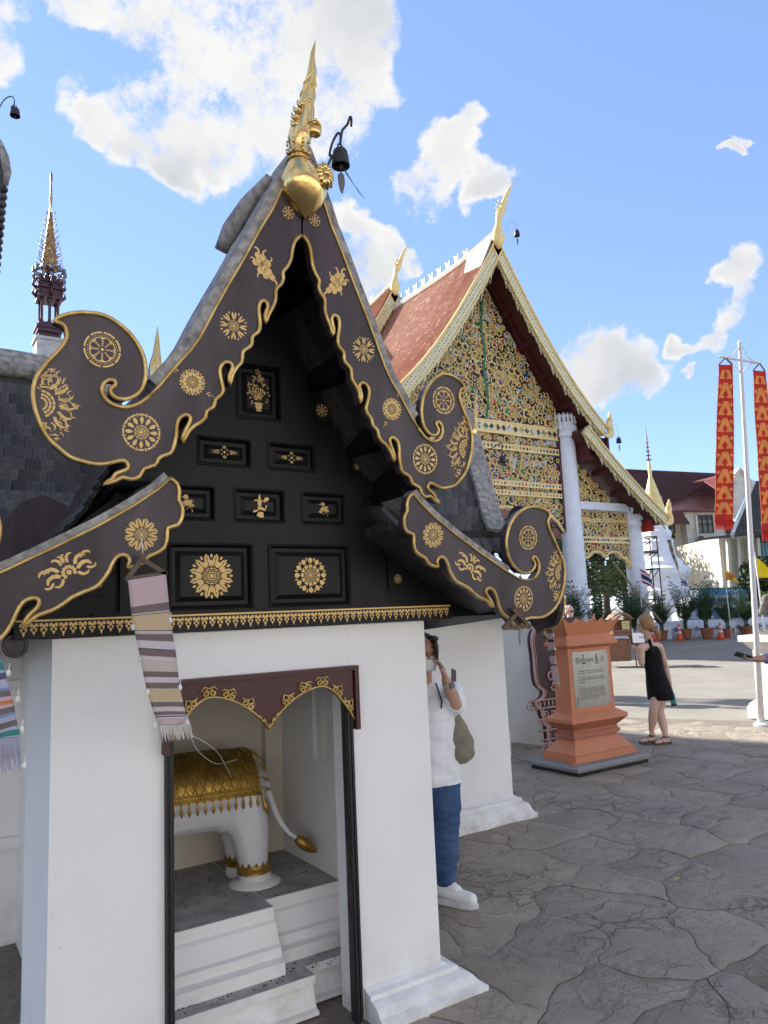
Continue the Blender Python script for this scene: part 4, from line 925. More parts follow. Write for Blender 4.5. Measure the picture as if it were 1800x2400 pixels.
# gilt anklets
for x in (1.523, .918):
    for sy in (-1, 1):
        q = MB(); cx, cy = x, YE+sy*hy
        q.lathe([(.080,.452),(.083,.454),(.081,.462),(.082,.480),(.085,.484),(.084,.492),(.079,.493)], (cx,cy,0), 22)
        for k in range(14):
            a = 2*PI*k/14; p = Vector((cx+.079*math.cos(a), cy+.079*math.sin(a), .490)); tn = Vector((-math.sin(a), math.cos(a), 0))*.015
            q.face([p-tn, p+tn, p+V3(.002*math.cos(a),.002*math.sin(a),.024)]); q.ball((cx+.080*math.cos(a), cy+.080*math.sin(a), .471), .006, n=6, m=4)
        q.build('anklet', DGOLD, EL)
# mortar collar round the foot
q = MB(); q.lathe([(.135,.400),(.12,.407),(.10,.416),(.09,.425)], (1.527, YE-hy, 0), 18); q.build('mortar_collar', PLASTER, EL, smooth=True)
# ------------------------------------------------------------------ bells
def bell(name, label, top, h, r, wires, group, leaf=True, tilt=(0,0,1)):
    B = thing(name, label, 'bell', top, group=group)
    t_ = Vector(top); m = MB(); az = Vector(tilt).normalized()
    m.lathe([(r*.18,0),(r*.55,-h*.04),(r*.78,-h*.18),(r*.88,-h*.45),(r*.95,-h*.75),(r*1.02,-h*.96),(r*1.0,-h),(r*.88,-h),(r*.8,-h*.6),(r*.5,-h*.2)], t_, 18, ax=az if tilt != (0,0,1) else None); m.build('bell_body', IRON, B, smooth=True)
    m = MB(); m.tube([t_+V3(r*.28*math.cos(a), 0, r*.25+r*.28*math.sin(a)) for a in [2*PI*k/12 for k in range(12)]], r*.09, 5, closed=True); m.build('hanging_loop', IRON, B, smooth=True)
    for w_ in wires: q = MB(); q.tube(bez(w_, 5), .0052 if h > .05 else .004, 6); q.build('bell_arm', IRON, B, smooth=True)
    m = MB(); m.tube([t_+V3(0,0,-h*.5), t_+V3(0,0,-h*1.25)], r*.12, 5); m.ball(t_+V3(0,0,-h*.98), r*.3, n=8, m=5); m.build('clapper', IRON, B, smooth=True)
    if leaf:
        m = MB(); zt = t_.z-h*1.28; P = [(0,0),(.35,-.12),(.42,-.5),(.25,-.85),(.1,-1.05),(-.12,-.95),(-.30,-.6),(-.34,-.2)]
        m.prism([(t_.x+x*r*1.15, t_.y+.05*r*x, zt+z*h*1.15) for x, z in P], (0,.003,0)); m.build('wind_leaf', mat('dull_metal_leaf', (.16,.16,.17), .5, metal=.5), B)
    return B
bt = front(.150, 1.925, .03)
bell('temple_bell', 'iron bell with leaf clapper hanging from the front gold finial', bt, .080, .038,
     [[front(.055,1.765,.09), front(.085,1.83,.06), front(.108,1.875,.04)], [front(.108,1.878,.04), front(.102,1.885,.03), front(.115,1.94,.03), front(.138,1.985,.03), front(.151,1.98,.03), front(.150,1.94,.03)], [front(.150,1.945,.03), front(.158,2.00,.03), front(.170,2.02,.03), front(.184,2.04,.03), front(.194,2.072,.03), front(.201,2.068,.03), front(.201,2.035,.03)]], 'roof bells')
for g_ in range(5):
    pass
fz = MB()
for k in range(5):
    a_ = front(.115+.003*k, 1.875, .04); fz.tube([a_, a_+V3(.05,.0,-.04-.006*k), a_+V3(.12+.004*k,.01,-.115-.006*k)], .0009, 4)
fz.build('loose_wire', IRON, bpy.data.objects['temple_bell'])
p_ = at_x(1085, 985, 4.75)
bell('temple_bell', 'small dark bell hanging off the gold finial behind the right roof curl', p_, .065, .034, [[armend(0,1.72,.08), p_+V3(-.02,0,.12), p_+V3(0,0,.08), p_+V3(0,0,.02)]], 'roof bells')
# ------------------------------------------------------------------ woven hanging banners on the shrine
def cp_(lp, rp, n, u, v):
    i = min(n-1.001, max(0, v*(n-1))); k = int(i); t = i-k; return lp[k].lerp(lp[k+1], t).lerp(rp[k].lerp(rp[k+1], t), u)
def banner(name, label, L_, R_, fn, stops, nseg=10, group='woven banners hung from the shrine eaves', thick=.004, hanger=None, cord_to=None, fringe=.05, poms=(), trans=.15, cat='banner', fringe_mat=None, rippl=.006, motifs=(), zig=()):
    """cloth strip between two edge polylines (pixel pairs turned into points by fn)"""
    lp = bez([fn(x, y) for x, y in L_], nseg); rp = bez([fn(x, y) for x, y in R_], nseg); n = len(lp)
    root = thing(name, label, cat, lp[0].lerp(rp[0], .5), group=group)
    nrm = (rp[0]-lp[0]).cross(Vector((0,0,1))).normalized(); me = MB(); cols = 9
    for i in range(n):
        for j in range(cols):
            t = j/(cols-1); p = lp[i].lerp(rp[i], t)+nrm*rippl*math.sin(t*7+i*.35)*(i/n+.25); me.v.append(p)
    for i in range(n-1):
        for j in range(cols-1): me.f.append([i*cols+j, i*cols+j+1, (i+1)*cols+j+1, (i+1)*cols+j]); me.m.append(0)
    mt = bands('woven_'+name+str(len(bpy.data.materials)), 'U', stops, trans=trans)
    org = ORG[root.name]; mesh = bpy.data.meshes.new('cloth'); mesh.from_pydata([tuple(v-org) for v in me.v], [], me.f); mesh.materials.append(mt)
    uv = mesh.uv_layers.new(name='UVMap')
    for lp_ in mesh.loops: i, j = divmod(lp_.vertex_index, cols); uv.data[lp_.index].uv = (j/(cols-1), i/(n-1))
    mesh.polygons.foreach_set('use_smooth', [True]*len(me.f)); mesh.update()
    o = bpy.data.objects.new('cloth', mesh); COL.objects.link(o); o.parent = root; ORG[o.name] = org
    sd_ = o.modifiers.new('t', 'SOLIDIFY'); sd_.thickness = thick
    if fringe:
        f = MB(); rn = random.Random(2); dirv = ((lp[-1]-lp[-3])+(rp[-1]-rp[-3])).normalized()*.6+Vector((0,0,-.6))
        for k in range(30):
            p = lp[-1].lerp(rp[-1], (k+.5)/30); f.tube([p, p+dirv*fringe*.5+nrm*rn.uniform(-.004,.004), p+dirv*fringe*rn.uniform(.85,1.1)+Vector((rn.uniform(-.006,.006),0,0))], [.0022*fringe/.05,.002*fringe/.05,.001*fringe/.05], 4)
        f.build('fringe', fringe_mat or mat('white_thread', (.62,.58,.56), .9), root)
    for vc, vh, cols_, fl in motifs:
        mo = MB()
        def cp(u, v):
            i = min(n-1.001, max(0, v*(n-1))); k = int(i); t = i-k; return lp[k].lerp(lp[k+1], t).lerp(rp[k].lerp(rp[k+1], t), u)-nrm*(-.006 if fl else .006)
        ELE = [(-.9,-1),(-.9,.35),(-.6,.85),(.3,.9),(.55,1.0),(.85,.8),(.95,.2),(.98,-.7),(.85,-.75),(.78,.1),(.6,.0),(.55,-1),(.25,-1),(.22,-.1),(-.45,-.1),(-.5,-1)]
        for u0, sgn in ((.27,1),(.73,-1)): mo.face([cp(u0+sgn*x*.19, vc-y*vh) for x, y in ELE])
        mo.face([cp(.5+x*.05, vc-y*vh) for x, y in ((0,-1),(.8,0),(0,1),(-.8,0))])
        mo.build('woven_motif', cols_, root)
    for vc in zig:
        zz = MB(); pts = [cp_(lp, rp, n, k/12, vc+(.010 if k % 2 else -.010))-nrm*(.0045) for k in range(13)]; zz.tube(pts, .0009, 4); zz.build('woven_zigzag', mat('white_thread', (.62,.58,.56), .9), root)
    if hanger:
        for a_, b_ in hanger: h = MB(); h.beam(fn(*a_)+nrm*-.004, fn(*b_)+nrm*-.004, .012, .016); h.build('bamboo_stick', mat('weathered_bamboo', (.14,.10,.07), .8, var=.25, vs=20), root)
    if cord_to: h = MB(); h.tube([fn(*cord_to[0]), fn(*cord_to[1])], .0022, 5); h.build('cord', mat('white_thread', (.62,.58,.56), .9), root)
    for (x, y) in poms: h = MB(); p = fn(x, y); h.ball(p+V3(0,0,-.008), .0075, .0075, .011, 8, 6); h.tube([p+V3(.004,.004,.02), p], .0015, 4); h.build('tassel', mat('white_cotton', (.78,.77,.75), .95), root)
    return root
mauve, cream, plum, gold_, teal, wht, pink, navy = (.42,.32,.36), (.54,.49,.46), (.19,.145,.15), (.56,.44,.28), (.06,.24,.22), (.60,.55,.56), (.55,.42,.45), (.07,.07,.10)
S1 = [(0,pink),(.13,pink),(.17,cream),(.175,plum),(.215,cream),(.225,navy),(.228,gold_),(.31,navy),(.313,cream),(.33,plum),(.365,wht),(.41,navy),(.413,plum),(.45,cream),(.46,wht),(.47,cream),(.525,cream),(.54,plum),(.575,navy),(.578,wht),(.61,navy),(.613,plum),(.65,cream),(.66,gold_),(.735,cream),(.745,plum),(.785,wht),(.825,plum),(.86,cream),(.875,navy),(.885,wht),(.90,pink)]
fnb = lambda x, y: at_y(x, y, 2.60)
banner('woven_banner', 'striped mauve and cream woven banner hanging left of the shrine doorway', [(276,1254),(283,1320),(297,1395),(313,1470),(328,1530),(345,1568)], [(358,1241),(365,1310),(377,1400),(387,1470),(397,1530),(411,1560)], fnb, S1, hanger=[((273,1254),(313,1198)),((361,1241),(303,1205)),((272,1252),(360,1239))], cord_to=((306,1160),(309,1203)), fringe=.045,
       poms=[(287,1350),(368,1335),(303,1418),(380,1408),(319,1490),(389,1480),(335,1562),(404,1556)], motifs=[(.497,.026,mat('green_weave', (.04,.19,.16), .9),0),(.268,.032,mat('pink_weave', (.58,.45,.40), .9),0),(.697,.030,mat('pink_weave', (.58,.45,.40), .9),0)], zig=(.195,.347,.43,.557,.63,.765,.843))
navy2, blue, skyb, org_ = (.10,.12,.20), (.22,.30,.46), (.40,.44,.58), (.62,.20,.08)
S2 = [(0,blue),(.08,plum),(.14,blue),(.20,teal),(.28,skyb),(.31,navy2),(.38,pink),(.40,skyb),(.47,blue),(.50,plum),(.56,pink),(.60,org_),(.64,pink),(.67,plum),(.73,blue),(.76,skyb),(.81,plum),(.87,skyb),(.90,teal),(.97,skyb)]
fnl = lambda x, y: at_y(x, y, 2.50)
banner('woven_banner', 'blue and orange woven banner swinging at the left edge of the frame', [(-70,1390),(-62,1450),(-52,1500),(-45,1560),(-38,1605)], [(-12,1392),(8,1440),(20,1490),(33,1540),(43,1590)], fnl, S2, fringe=.075, poms=[(18,1448),(38,1505),(47,1570),(52,1648)], fringe_mat=mat('blue_grey_thread', (.36,.36,.46), .9))
fnr = lambda x, y: at_x(x, y, 4.62)
S3 = [(0,plum),(.12,pink),(.2,plum),(.3,pink),(.38,navy),(.42,pink),(.52,plum),(.60,pink),(.70,plum),(.74,pink)]
banner('woven_banner', 'narrow faded pink woven streamer hanging in front of the orange pedestal', [(1177,1322),(1181,1360),(1185,1400),(1190,1440),(1196,1470)], [(1191,1322),(1194,1360),(1198,1400),(1203,1440),(1209,1475)], fnr, S3, fringe=.02, poms=[(1181,1372),(1196,1370),(1184,1402),(1199,1400),(1200,1430)], rippl=.003)
# empty hanger below the right curl
fnh = lambda x, y: front((at_y(x, y, 2.66).x-XC), (at_y(x, y, 2.66).z-CAM_H), .03)
H = thing('banner_hanger', 'empty wooden triangle hanger below the right eave curl', 'hanger', fnh(1117, 1340))
for a_, b_ in (((1090,1358),(1122,1318)), ((1147,1356),(1113,1320)), ((1092,1357),(1146,1353)), ((1106,1315),(1120,1328)), ((1128,1315),(1112,1330))):
    q = MB(); q.beam(fnh(*a_), fnh(*b_), .014, .018); q.build('wooden_stick', mat('brown_stick', (.13,.075,.05), .7, var=.25, vs=25), H)
q = MB(); q.tube([fnh(1115,1290), fnh(1117,1322)], .002, 5); q.tube([fnh(1127,1358), fnh(1127,1375), fnh(1130,1395)], [.009,.008,.005], 6); q.build('torn_cord', mat('grey_thread', (.30,.32,.33), .9), H)
# round carved eave stop under the left corner
q = MB(); c = at_y(33, 1395, 2.95); q.lathe([(.040,-.008),(.043,-.006),(.043,.006),(.040,.008),(.032,.008),(.030,.004)], c, 20, ax=(0,-1,0)); q.build('eave_disc', BOARD, SH)
# wire from the banner to the saddle
q = MB(); a_, b_ = at_y(411,1588,2.64), at_y(500,1680,3.6)
q.tube(bez([a_, at_y(445,1605,2.9), at_y(475,1632,3.3), b_],6), .0022, 5); q.tube(bez([a_, at_y(430,1625,2.95), at_y(470,1650,3.4), at_y(512,1640,3.5)],6), .0018, 5)
tag(q.build('loose_cord', mat('white_thread', (.62,.58,.56), .9)), 'thin white cord trailing from the striped banner onto the gold saddle cloth', 'cord')
# ------------------------------------------------------------------ terracotta plaque pedestal
TERRA = mat('terracotta_paint', (.58,.215,.10), .55, var=.05, vs=3, bump=.05, bs=50)
TERRA2 = mat('terracotta_paint_dark', (.42,.15,.08), .55, var=.05, vs=3)
PC = Vector((6.30, 5.85, 0)); PED = thing('plaque_pedestal', 'terracotta pedestal with engraved steel plaque on a grey slab', 'pedestal', PC)
GRAN = mat('grey_slab_stone', (.26,.26,.25), .7, var=.12, vs=30)
def frus(m, a0, b0, z0, a1, b1, z1): m.loft([[PC+V3(sx*a, sy*b, z) for sx, sy in ((-1,-1),(1,-1),(1,1),(-1,1))] for a, b, z in ((a0,b0,z0),(a1,b1,z1))])
m = MB(); frus(m,.56,.35,.035,.57,.36,.05); frus(m,.57,.36,.0505,.57,.36,.072); frus(m,.57,.36,.0725,.545,.335,.095); m.build('slab', GRAN, PED)
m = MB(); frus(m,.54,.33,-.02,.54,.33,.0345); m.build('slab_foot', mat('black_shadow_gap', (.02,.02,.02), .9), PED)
m = MB(); frus(m,.455,.235,.0955,.455,.235,.165); frus(m,.44,.22,.1655,.44,.22,.176); m.build('base_block', TERRA, PED)
m = MB(); frus(m,.44,.22,.1765,.33,.115,.305); m.build('base_slope', TERRA, PED)
m = MB(); frus(m,.335,.118,.3055,.335,.118,.325); frus(m,.36,.138,.3255,.36,.138,.362); frus(m,.345,.125,.3625,.345,.125,.378); frus(m,.335,.118,.3785,.335,.118,.400); frus(m,.335,.118,.4005,.43,.20,.485); m.build('waist', TERRA2, PED)
m = MB(); frus(m,.43,.20,.4855,.43,.20,.522); frus(m,.43,.20,.5225,.335,.115,.575); m.build('ledge', TERRA, PED)
m = MB(); frus(m,.335,.115,.5755,.325,.108,1.24); shaft = m.build('shaft', TERRA, PED)
m = MB(); frus(m,.325,.108,1.2405,.395,.17,1.275); frus(m,.395,.17,1.2755,.395,.17,1.30); frus(m,.395,.17,1.3005,.335,.115,1.385); m.build('cornice', TERRA, PED)
# flared crown with a scalloped rim: four thin leaves of sheet
for sx, sy, w0, w1, d0, d1 in ((0,-1,.335,.47,.115,.20),(0,1,.335,.47,.115,.20),(-1,0,.115,.20,.335,.47),(1,0,.115,.20,.335,.47)):
    m = MB(); top = []; 
    for k in range(25):
        t = -1+2*k/24; zz = 1.555-.055*abs(math.sin((t+1)*PI*1.5))**.8*(1-abs(t)**8) if abs(t) < .999 else 1.575
        zz += .025*abs(t)**6; top.append((t, zz))
    def pt(t, z):
        f = (z-1.385)/.19; w_ = w0+(w1-w0)*f; d_ = d0+(d1-d0)*f
        return PC+(V3(t*w_, sy*d_, z) if sx == 0 else V3(sx*d_, t*w_, z))
    m.prism([pt(-1,1.386), pt(1,1.386)]+[pt(t, z) for t, z in reversed(top)], V3(-sx*.012, -sy*.012, 0)); m.build('crown_leaf', TERRA, PED)
m = MB(); frus(m,.335,.115,1.3855,.34,.12,1.40); m.build('crown_floor', TERRA2, PED)
# plaque with engraved emblems and two paragraphs
STEEL = mat('brushed_steel', (.34,.33,.31), .34, metal=1.0, var=.08, vs=4, bump=.08, bs=90, stretch=(12,1,.3))
m = MB(); yq = PC.y-.247
def q3(x, z, o=0): yy = PC.y-(.115-(z-.575)/(1.24-.575)*.007)-.004-o; return Vector((PC.x+x, yy, z))
m.prism([q3(-.272,.62), q3(.272,.62), q3(.272,1.205), q3(-.272,1.205)], (0,.004,0)); pl_ = m.build('plaque', STEEL, PED)
for x in (-.255,.255):
    for z in (.637,1.188): b_ = MB(); b_.ball(q3(x,z,.002), .008, .004, .008, 8, 5); b_.build('screw', STEEL, pl_, smooth=True)
INK = mat('engraved_black', (.02,.018,.016), .6)
t_ = MB()
def seg(x0, z0, x1, z1, w_=.0016): 
    d = Vector((x1-x0, z1-z0)).normalized(); nx_, nz_ = -d.y*w_, d.x*w_
    t_.face([q3(x0+nx_,z0+nz_,.0012), q3(x1+nx_,z1+nz_,.0012), q3(x1-nx_,z1-nz_,.0012), q3(x0-nx_,z0-nz_,.0012)])
def ring(cx, cz, r, w_=.0018, n=18, sq=1): 
    for k in range(n): a, b = 2*PI*k/n, 2*PI*(k+1)/n; seg(cx+r*math.cos(a), cz+r*sq*math.sin(a), cx+r*math.cos(b), cz+r*sq*math.sin(b), w_)
rn = random.Random(8)
for cx, kind in ((-.19,0),(-.10,1),(.10,2),(.19,3)):
    cz = 1.115
    if kind == 0:
        ring(cx,cz,.034); ring(cx,cz,.026,.001)
        for k in range(8): a = k*PI/4; seg(cx+.008*math.cos(a), cz+.008*math.sin(a), cx+.025*math.cos(a), cz+.025*math.sin(a), .0022)
    elif kind == 1:
        ring(cx,cz-.006,.036); ring(cx,cz-.006,.026,.0012); seg(cx,cz+.03,cx,cz+.062,.005); seg(cx-.008,cz+.046,cx+.008,cz+.046,.003)
        for k in range(6): seg(cx-.018,cz-.024+k*.007,cx+.018,cz-.024+k*.007,.0014)
        seg(cx-.03,cz-.036,cx+.03,cz-.036,.004)
    elif kind == 2:
        for s_ in (-1,1): seg(cx+s_*.026,cz-.04,cx,cz+.062,.0018); seg(cx+s_*.014,cz-.03,cx,cz+.03,.0014)
        for k in range(7): seg(cx-.026+.0035*k,cz-.04+.012*k,cx+.026-.0035*k,cz-.04+.012*k,.0014)
        seg(cx-.026,cz-.046,cx+.026,cz-.046,.003)
    else:
        ring(cx,cz,.032,.0016,18,1.1)
        for k in range(4): seg(cx-.012,cz-.016+k*.011,cx+.012,cz-.016+k*.011,.0018)
        seg(cx,cz-.026,cx,cz+.024,.002)
# Thai-style letters between the emblems
for k in range(4):
    cx = -.045+k*.026; ring(cx,1.108,.009,.0014,12,1.5); seg(cx+.009,1.095,cx+.010,1.128,.0014); 
    if k in (1,3): ring(cx+.004,1.085,.005,.0012,8); seg(cx,1.128,cx+.012,1.140,.0012)
def para(z, n, x0=-.215, x1=.215, last=.4):
    for r_ in range(n):
        zz = z-.021*r_; xe = x0+(x1-x0)*(last if r_ == n-1 else rn.uniform(.94,1)); x = x0+(.012 if r_ == 0 else 0)
        while x < xe:
            wl = min(rn.uniform(.004,.011), xe-x); seg(x, zz, x+wl*.8, zz, .0030)
            if rn.random() < .4: seg(x, zz+.005, x+wl*.5, zz+.005, .0011)
            x += wl+.0022
for z, n, la in ((1.022,1,.09),(.998,2,.98),(.953,1,.08),(.930,2,1.0),(.885,1,.28),(.842,1,.13),(.818,3,.95),(.752,3,.75)): para(z, n, last=la)
seg(-.243,.655,-.243,.725,.005)
t_.build('engraving', INK, pl_, kind='stuff')
for sx in (-1, 1):
    b_ = MB(); b_.obox(PC+V3(sx*.47,-.22,.101), .09, .07, .008); b_.build('foot_bracket', TERRA, PED)
# ------------------------------------------------------------------ carved maroon-and-pink panel, white low wall, kerb block
CW = thing('court_wall', 'low white wall behind the terracotta pedestal', 'wall', (6.7, 8.2, 0))
CREAMW = mat('cream_wall_paint', (.78,.74,.64), .8, var=.05, vs=2)
m = MB(); m.prism([(6.75,6.95,-.03),(6.95,6.95,-.03),(6.62,10.2,-.03),(6.42,10.2,-.03)], (0,0,1.53)); m.build('wall_panel', CREAMW, CW)
m = MB(); m.prism([(6.70,6.90,1.501),(7.0,6.90,1.501),(6.67,10.25,1.501),(6.37,10.25,1.501)], (0,0,.06)); m.build('coping', CREAMW, CW)
KB = thing('wall_foot_block', 'white stepped plaster block at the foot of the shrine beside the pedestal', 'block', (5.6, 6.9, 0))
m = MB(); m.box(4.95, 6.02, 6.78, 7.6, -.03, .30); m.build('block', PLASTER, KB)
m = MB(); m.loft([[Vector((x, y, z)) for x, y in ((4.95,6.84+d),(5.86-d,6.84+d),(5.86-d,7.6),(4.95,7.6))] for z, d in ((.3005,0),(.37,0),(.40,.03),(.46,.10),(.62,.16),(1.0,.17))]); m.build('moulded_top', PLASTER, KB)
LACEP = mat('pink_fretwork', (.62,.40,.36), .7, var=.12, vs=12)
MP = thing('carved_panel', 'dark maroon panel edged with pink carved fretwork behind the pedestal', 'panel', (6.9, 7.2, 0))
zq = lambda a, b: ((1180+a*.18083)/K, (1430+b*.18083)/K)
PYM = 6.86
edge = [(360,118),(430,140),(440,230),(385,250),(350,330),(345,420),(365,560),(378,700),(388,840),(410,950),(450,1010),(495,1045),(500,1100),(470,1150),(415,1180),(395,1200),(400,1240),(440,1265),(470,1310),(490,1380),(515,1450),(545,1500),(550,1560),(560,1650),(565,1760)]
pe = bez([at_y(*zq(a, b), PYM) for a, b in edge], 3)
X2 = 7.45
m = MB(); m.prism([Vector((p.x, p.y, p.z)) for p in pe]+[Vector((X2, PYM, pe[-1].z)), Vector((X2, PYM, pe[0].z))], (0,.05,0)); mp_ = m.build('board', mat('dark_maroon_board', (.055,.016,.018), .5, var=.15, vs=6), MP)
l_ = MB()
l_.tube([p+V3(.012,-.012,0) for p in pe], .016, 6); l_.tube([p+V3(.055,-.012,0) for p in pe], .007, 5); l_.build('fret_border', LACEP, mp_, smooth=True)
l_ = MB()
for p in pe[::2]: l_.ball(p+V3(.034,-.012,0), .009, .006, .012, 6, 4)
l_.build('bead_row', LACEP, mp_, smooth=True, kind='stuff')
l_ = MB()
z_l = at_y(*zq(430,1175), PYM).z
for dz, xs_ in ((0,6.40),(-.095,6.40),(-.36,6.54),(-.47,6.57)): l_.tube([Vector((xs_,PYM-.012,z_l+dz)), Vector((X2,PYM-.012,z_l+dz))], .012, 5)
for k in range(15): l_.ball((6.38+k*.07, PYM-.012, z_l-.05), .02, .01, .035, 7, 5)
for k in range(38):
    cx, cz = 6.56+rn.uniform(0,.82), z_l-rn.uniform(.14,.33); 
    l_.tube([(cx+.04*(1-.7*t/9)*math.cos(t*.7+k), PYM-.012, cz+.04*(1-.7*t/9)*math.sin(t*.7+k)) for t in range(10)], .0085, 5)
for k in range(9): l_.tube([(6.63+k*.09+.05*math.cos(a), PYM-.012, z_l-.60+.09*math.sin(a)) for a in [PI*t/8 for t in range(9)]], .014, 5)
l_.build('fretwork', LACEP, mp_, smooth=True)
for cx, cz, r in ((590,330,.10),(650,870,.16)):
    c = at_y(*zq(cx, cz), PYM); l_ = MB()
    for (dx, dz, rr, ph) in ((0,.6,.45,0),(-.35,.1,.4,1),(.2,-.1,.45,2),(-.1,-.6,.4,3.3),(.4,.45,.35,.5),(.45,-.55,.35,4)):
        l_.tube([(c.x+r*(dx+rr*(1-.6*t/12)*math.cos(t*.55+ph)), PYM-.012, c.z+r*(dz+rr*(1-.6*t/12)*math.sin(t*.55+ph))) for t in range(13)], .013, 6)
    l_.build('scroll_applique', LACEP, mp_, smooth=True)
# fallen leaf
lf = MB(); c = at_z(1464, 1900, .012); lf.face([c+V3(x*.035, y*.022, .004+.010*abs(y)) for x, y in ((-1,0),(-.4,.5),(.3,.45),(1,.1),(.5,-.5),(-.3,-.5))]); o = lf.build('fallen_leaf', mat('yellow_leaf', (.55,.42,.06), .6)); tag(o, 'single yellow fallen leaf lying on the dark flagstones', 'leaf'); o.modifiers.new('t','SOLIDIFY').thickness = .001
# ------------------------------------------------------------------ large temple hall with carved gold gable
HX, HY, HV = 21.1, 24.0, 22.6
HALL = thing('temple_hall', 'large temple hall with carved gold gable, white columns and orange tiled roof', 'temple', (HX, HY, 0))
def tile_mat():
    m = bpy.data.materials.new('orange_roof_tile'); m.use_nodes = True; N, L = nodes(m); b = N['Principled BSDF']; b.inputs['Roughness'].default_value = .55
    g_ = N.new('ShaderNodeNewGeometry')
    vo = N.new('ShaderNodeTexVoronoi'); vo.inputs['Scale'].default_value = 5.5; L.new(g_.outputs['Position'], vo.inputs['Vector'])
    sp = N.new('ShaderNodeSeparateColor'); L.new(vo.outputs['Color'], sp.inputs[0])
    cr = N.new('ShaderNodeValToRGB'); L.new(sp.outputs[0], cr.inputs[0]); e = cr.color_ramp.elements
    e[0].color = (.42,.215,.15,1); e[0].position = 0; e[1].color = (.49,.27,.195,1); e[1].position = .90; x = e.new(.96); x.color = (.66,.42,.33,1)
    L.new(cr.outputs[0], b.inputs['Base Color']); return m
TILE = tile_mat()
SOFFIT = mat('maroon_soffit', (.085,.016,.014), .6, var=.1, vs=2)
def dotted_mat():
    m = bpy.data.materials.new('cream_and_gold_bargeboard'); m.use_nodes = True; N, L = nodes(m); b = N['Principled BSDF']; b.inputs['Roughness'].default_value = .45
    g_ = N.new('ShaderNodeNewGeometry'); mp = N.new('ShaderNodeMapping'); mp.inputs['Rotation'].default_value = (0,.95,0); L.new(g_.outputs['Position'], mp.inputs['Vector'])
    vo = N.new('ShaderNodeTexVoronoi'); vo.inputs['Scale'].default_value = 6.5; vo.inputs['Randomness'].default_value = .15; L.new(mp.outputs[0], vo.inputs['Vector'])
    cr = N.new('ShaderNodeValToRGB'); L.new(vo.outputs['Distance'], cr.inputs[0]); e = cr.color_ramp.elements; cr.color_ramp.interpolation = 'LINEAR'
    e[0].position = .22; e[0].color = (.20,.20,.11,1); e[1].position = .34; e[1].color = (.74,.64,.38,1)
    L.new(cr.outputs[0], b.inputs['Base Color']); return m
DOT = dotted_mat()
LGOLD = mat('pale_gilding', (.95,.74,.33), .40, metal=.22, col2=(.84,.58,.20), vs=3)
def mosaic_mat():
    m = bpy.data.materials.new('glass_mosaic'); m.use_nodes = True; N, L = nodes(m); b = N['Principled BSDF']; b.inputs['Roughness'].default_value = .25
    g_ = N.new('ShaderNodeNewGeometry'); vo = N.new('ShaderNodeTexVoronoi'); vo.inputs['Scale'].default_value = 4.2; L.new(g_.outputs['Position'], vo.inputs['Vector'])
    sp = N.new('ShaderNodeSeparateColor'); L.new(vo.outputs['Color'], sp.inputs[0])
    cr = N.new('ShaderNodeValToRGB'); cr.color_ramp.interpolation = 'CONSTANT'; L.new(sp.outputs[0], cr.inputs[0]); e = cr.color_ramp.elements
    e[0].position = 0; e[0].color = (.045,.030,.014,1); e[1].position = .46; e[1].color = (.56,.40,.15,1)
    for p, c in ((.72,(.02,.10,.42,1)),(.79,(.03,.26,.12,1)),(.86,(.42,.04,.035,1)),(.92,(.55,.60,.66,1))): x = e.new(p); x.color = c
    L.new(cr.outputs[0], b.inputs['Base Color']); return m
MOS = mosaic_mat()
# roof cross-section (half): outer line
UPR = [(0,17.45),(.9,15.95),(2.5,13.55),(4.2,11.45),(6.0,9.72)]
LWR = [(4.7,9.70),(6.4,8.25),(8.2,6.85),(9.8,5.75)]
def rsmooth(l, n=4): return [(p.x, p.y) for p in bez([(a, b, 0) for a, b in l], n)]
UPRs, LWRs = rsmooth(UPR), rsmooth(LWR)
def hall_roof(line, y0, y1, dz, sg, name, lift=0.0):
    # stepped tile courses on top, maroon boarding below
    top = MB(); n = 0; L_ = [0]
    for a, b in zip(line, line[1:]): L_.append(L_[-1]+math.hypot(b[0]-a[0], b[1]-a[1]))
    def P(d):
        k = max(i for i in range(len(L_)-1) if L_[i] <= d+1e-9); t = (d-L_[k])/(L_[k+1]-L_[k])
        return line[k][0]+(line[k+1][0]-line[k][0])*t, line[k][1]+(line[k+1][1]-line[k][1])*t
    d = 0; ex = .165
    def zf(y): return lift*max(0, 1-(y-y0)/4.0)**2
    ys = [y0, y0+1.3, y0+2.6, y0+4, y1]
    while d < L_[-1]-.01:
        e = min(L_[-1]-1e-4, d+ex); (s0, z0), (s1, z1) = P(d), P(e)
        nx, nz = (z0-z1), (s1-s0); l = math.hypot(nx, nz); nx, nz = nx/l*.05, nz/l*.05
        for ya, yb in zip(ys, ys[1:]):
            f0, f1 = 1-d/L_[-1], 1-e/L_[-1]
            A = [(s0, ya, z0+zf(ya)*f0), (s0, yb, z0+zf(yb)*f0), (s1+nx, yb, z1+nz+zf(yb)*f1), (s1+nx, ya, z1+nz+zf(ya)*f1), (s1, ya, z1+zf(ya)*f1), (s1, yb, z1+zf(yb)*f1)]
            V_ = [Vector((HX+sg*x, y, z+dz)) for x, y, z in A]; top.add(V_, [(0,1,2,3),(3,2,5,4)])
        d = e
    top.build(name, TILE, HALL, kind='stuff')
    bot = MB()
    for (s0, z0), (s1, z1) in zip(line, line[1:]): 
        bot.loft([[Vector((HX+sg*s, y, z+dz-o)) for s, z, o in ((s0,z0,.02),(s1,z1,.02),(s1,z1,.22),(s0,z0,.22))] for y in (y0+.02, y1)])
    bot.build('soffit', SOFFIT, HALL)
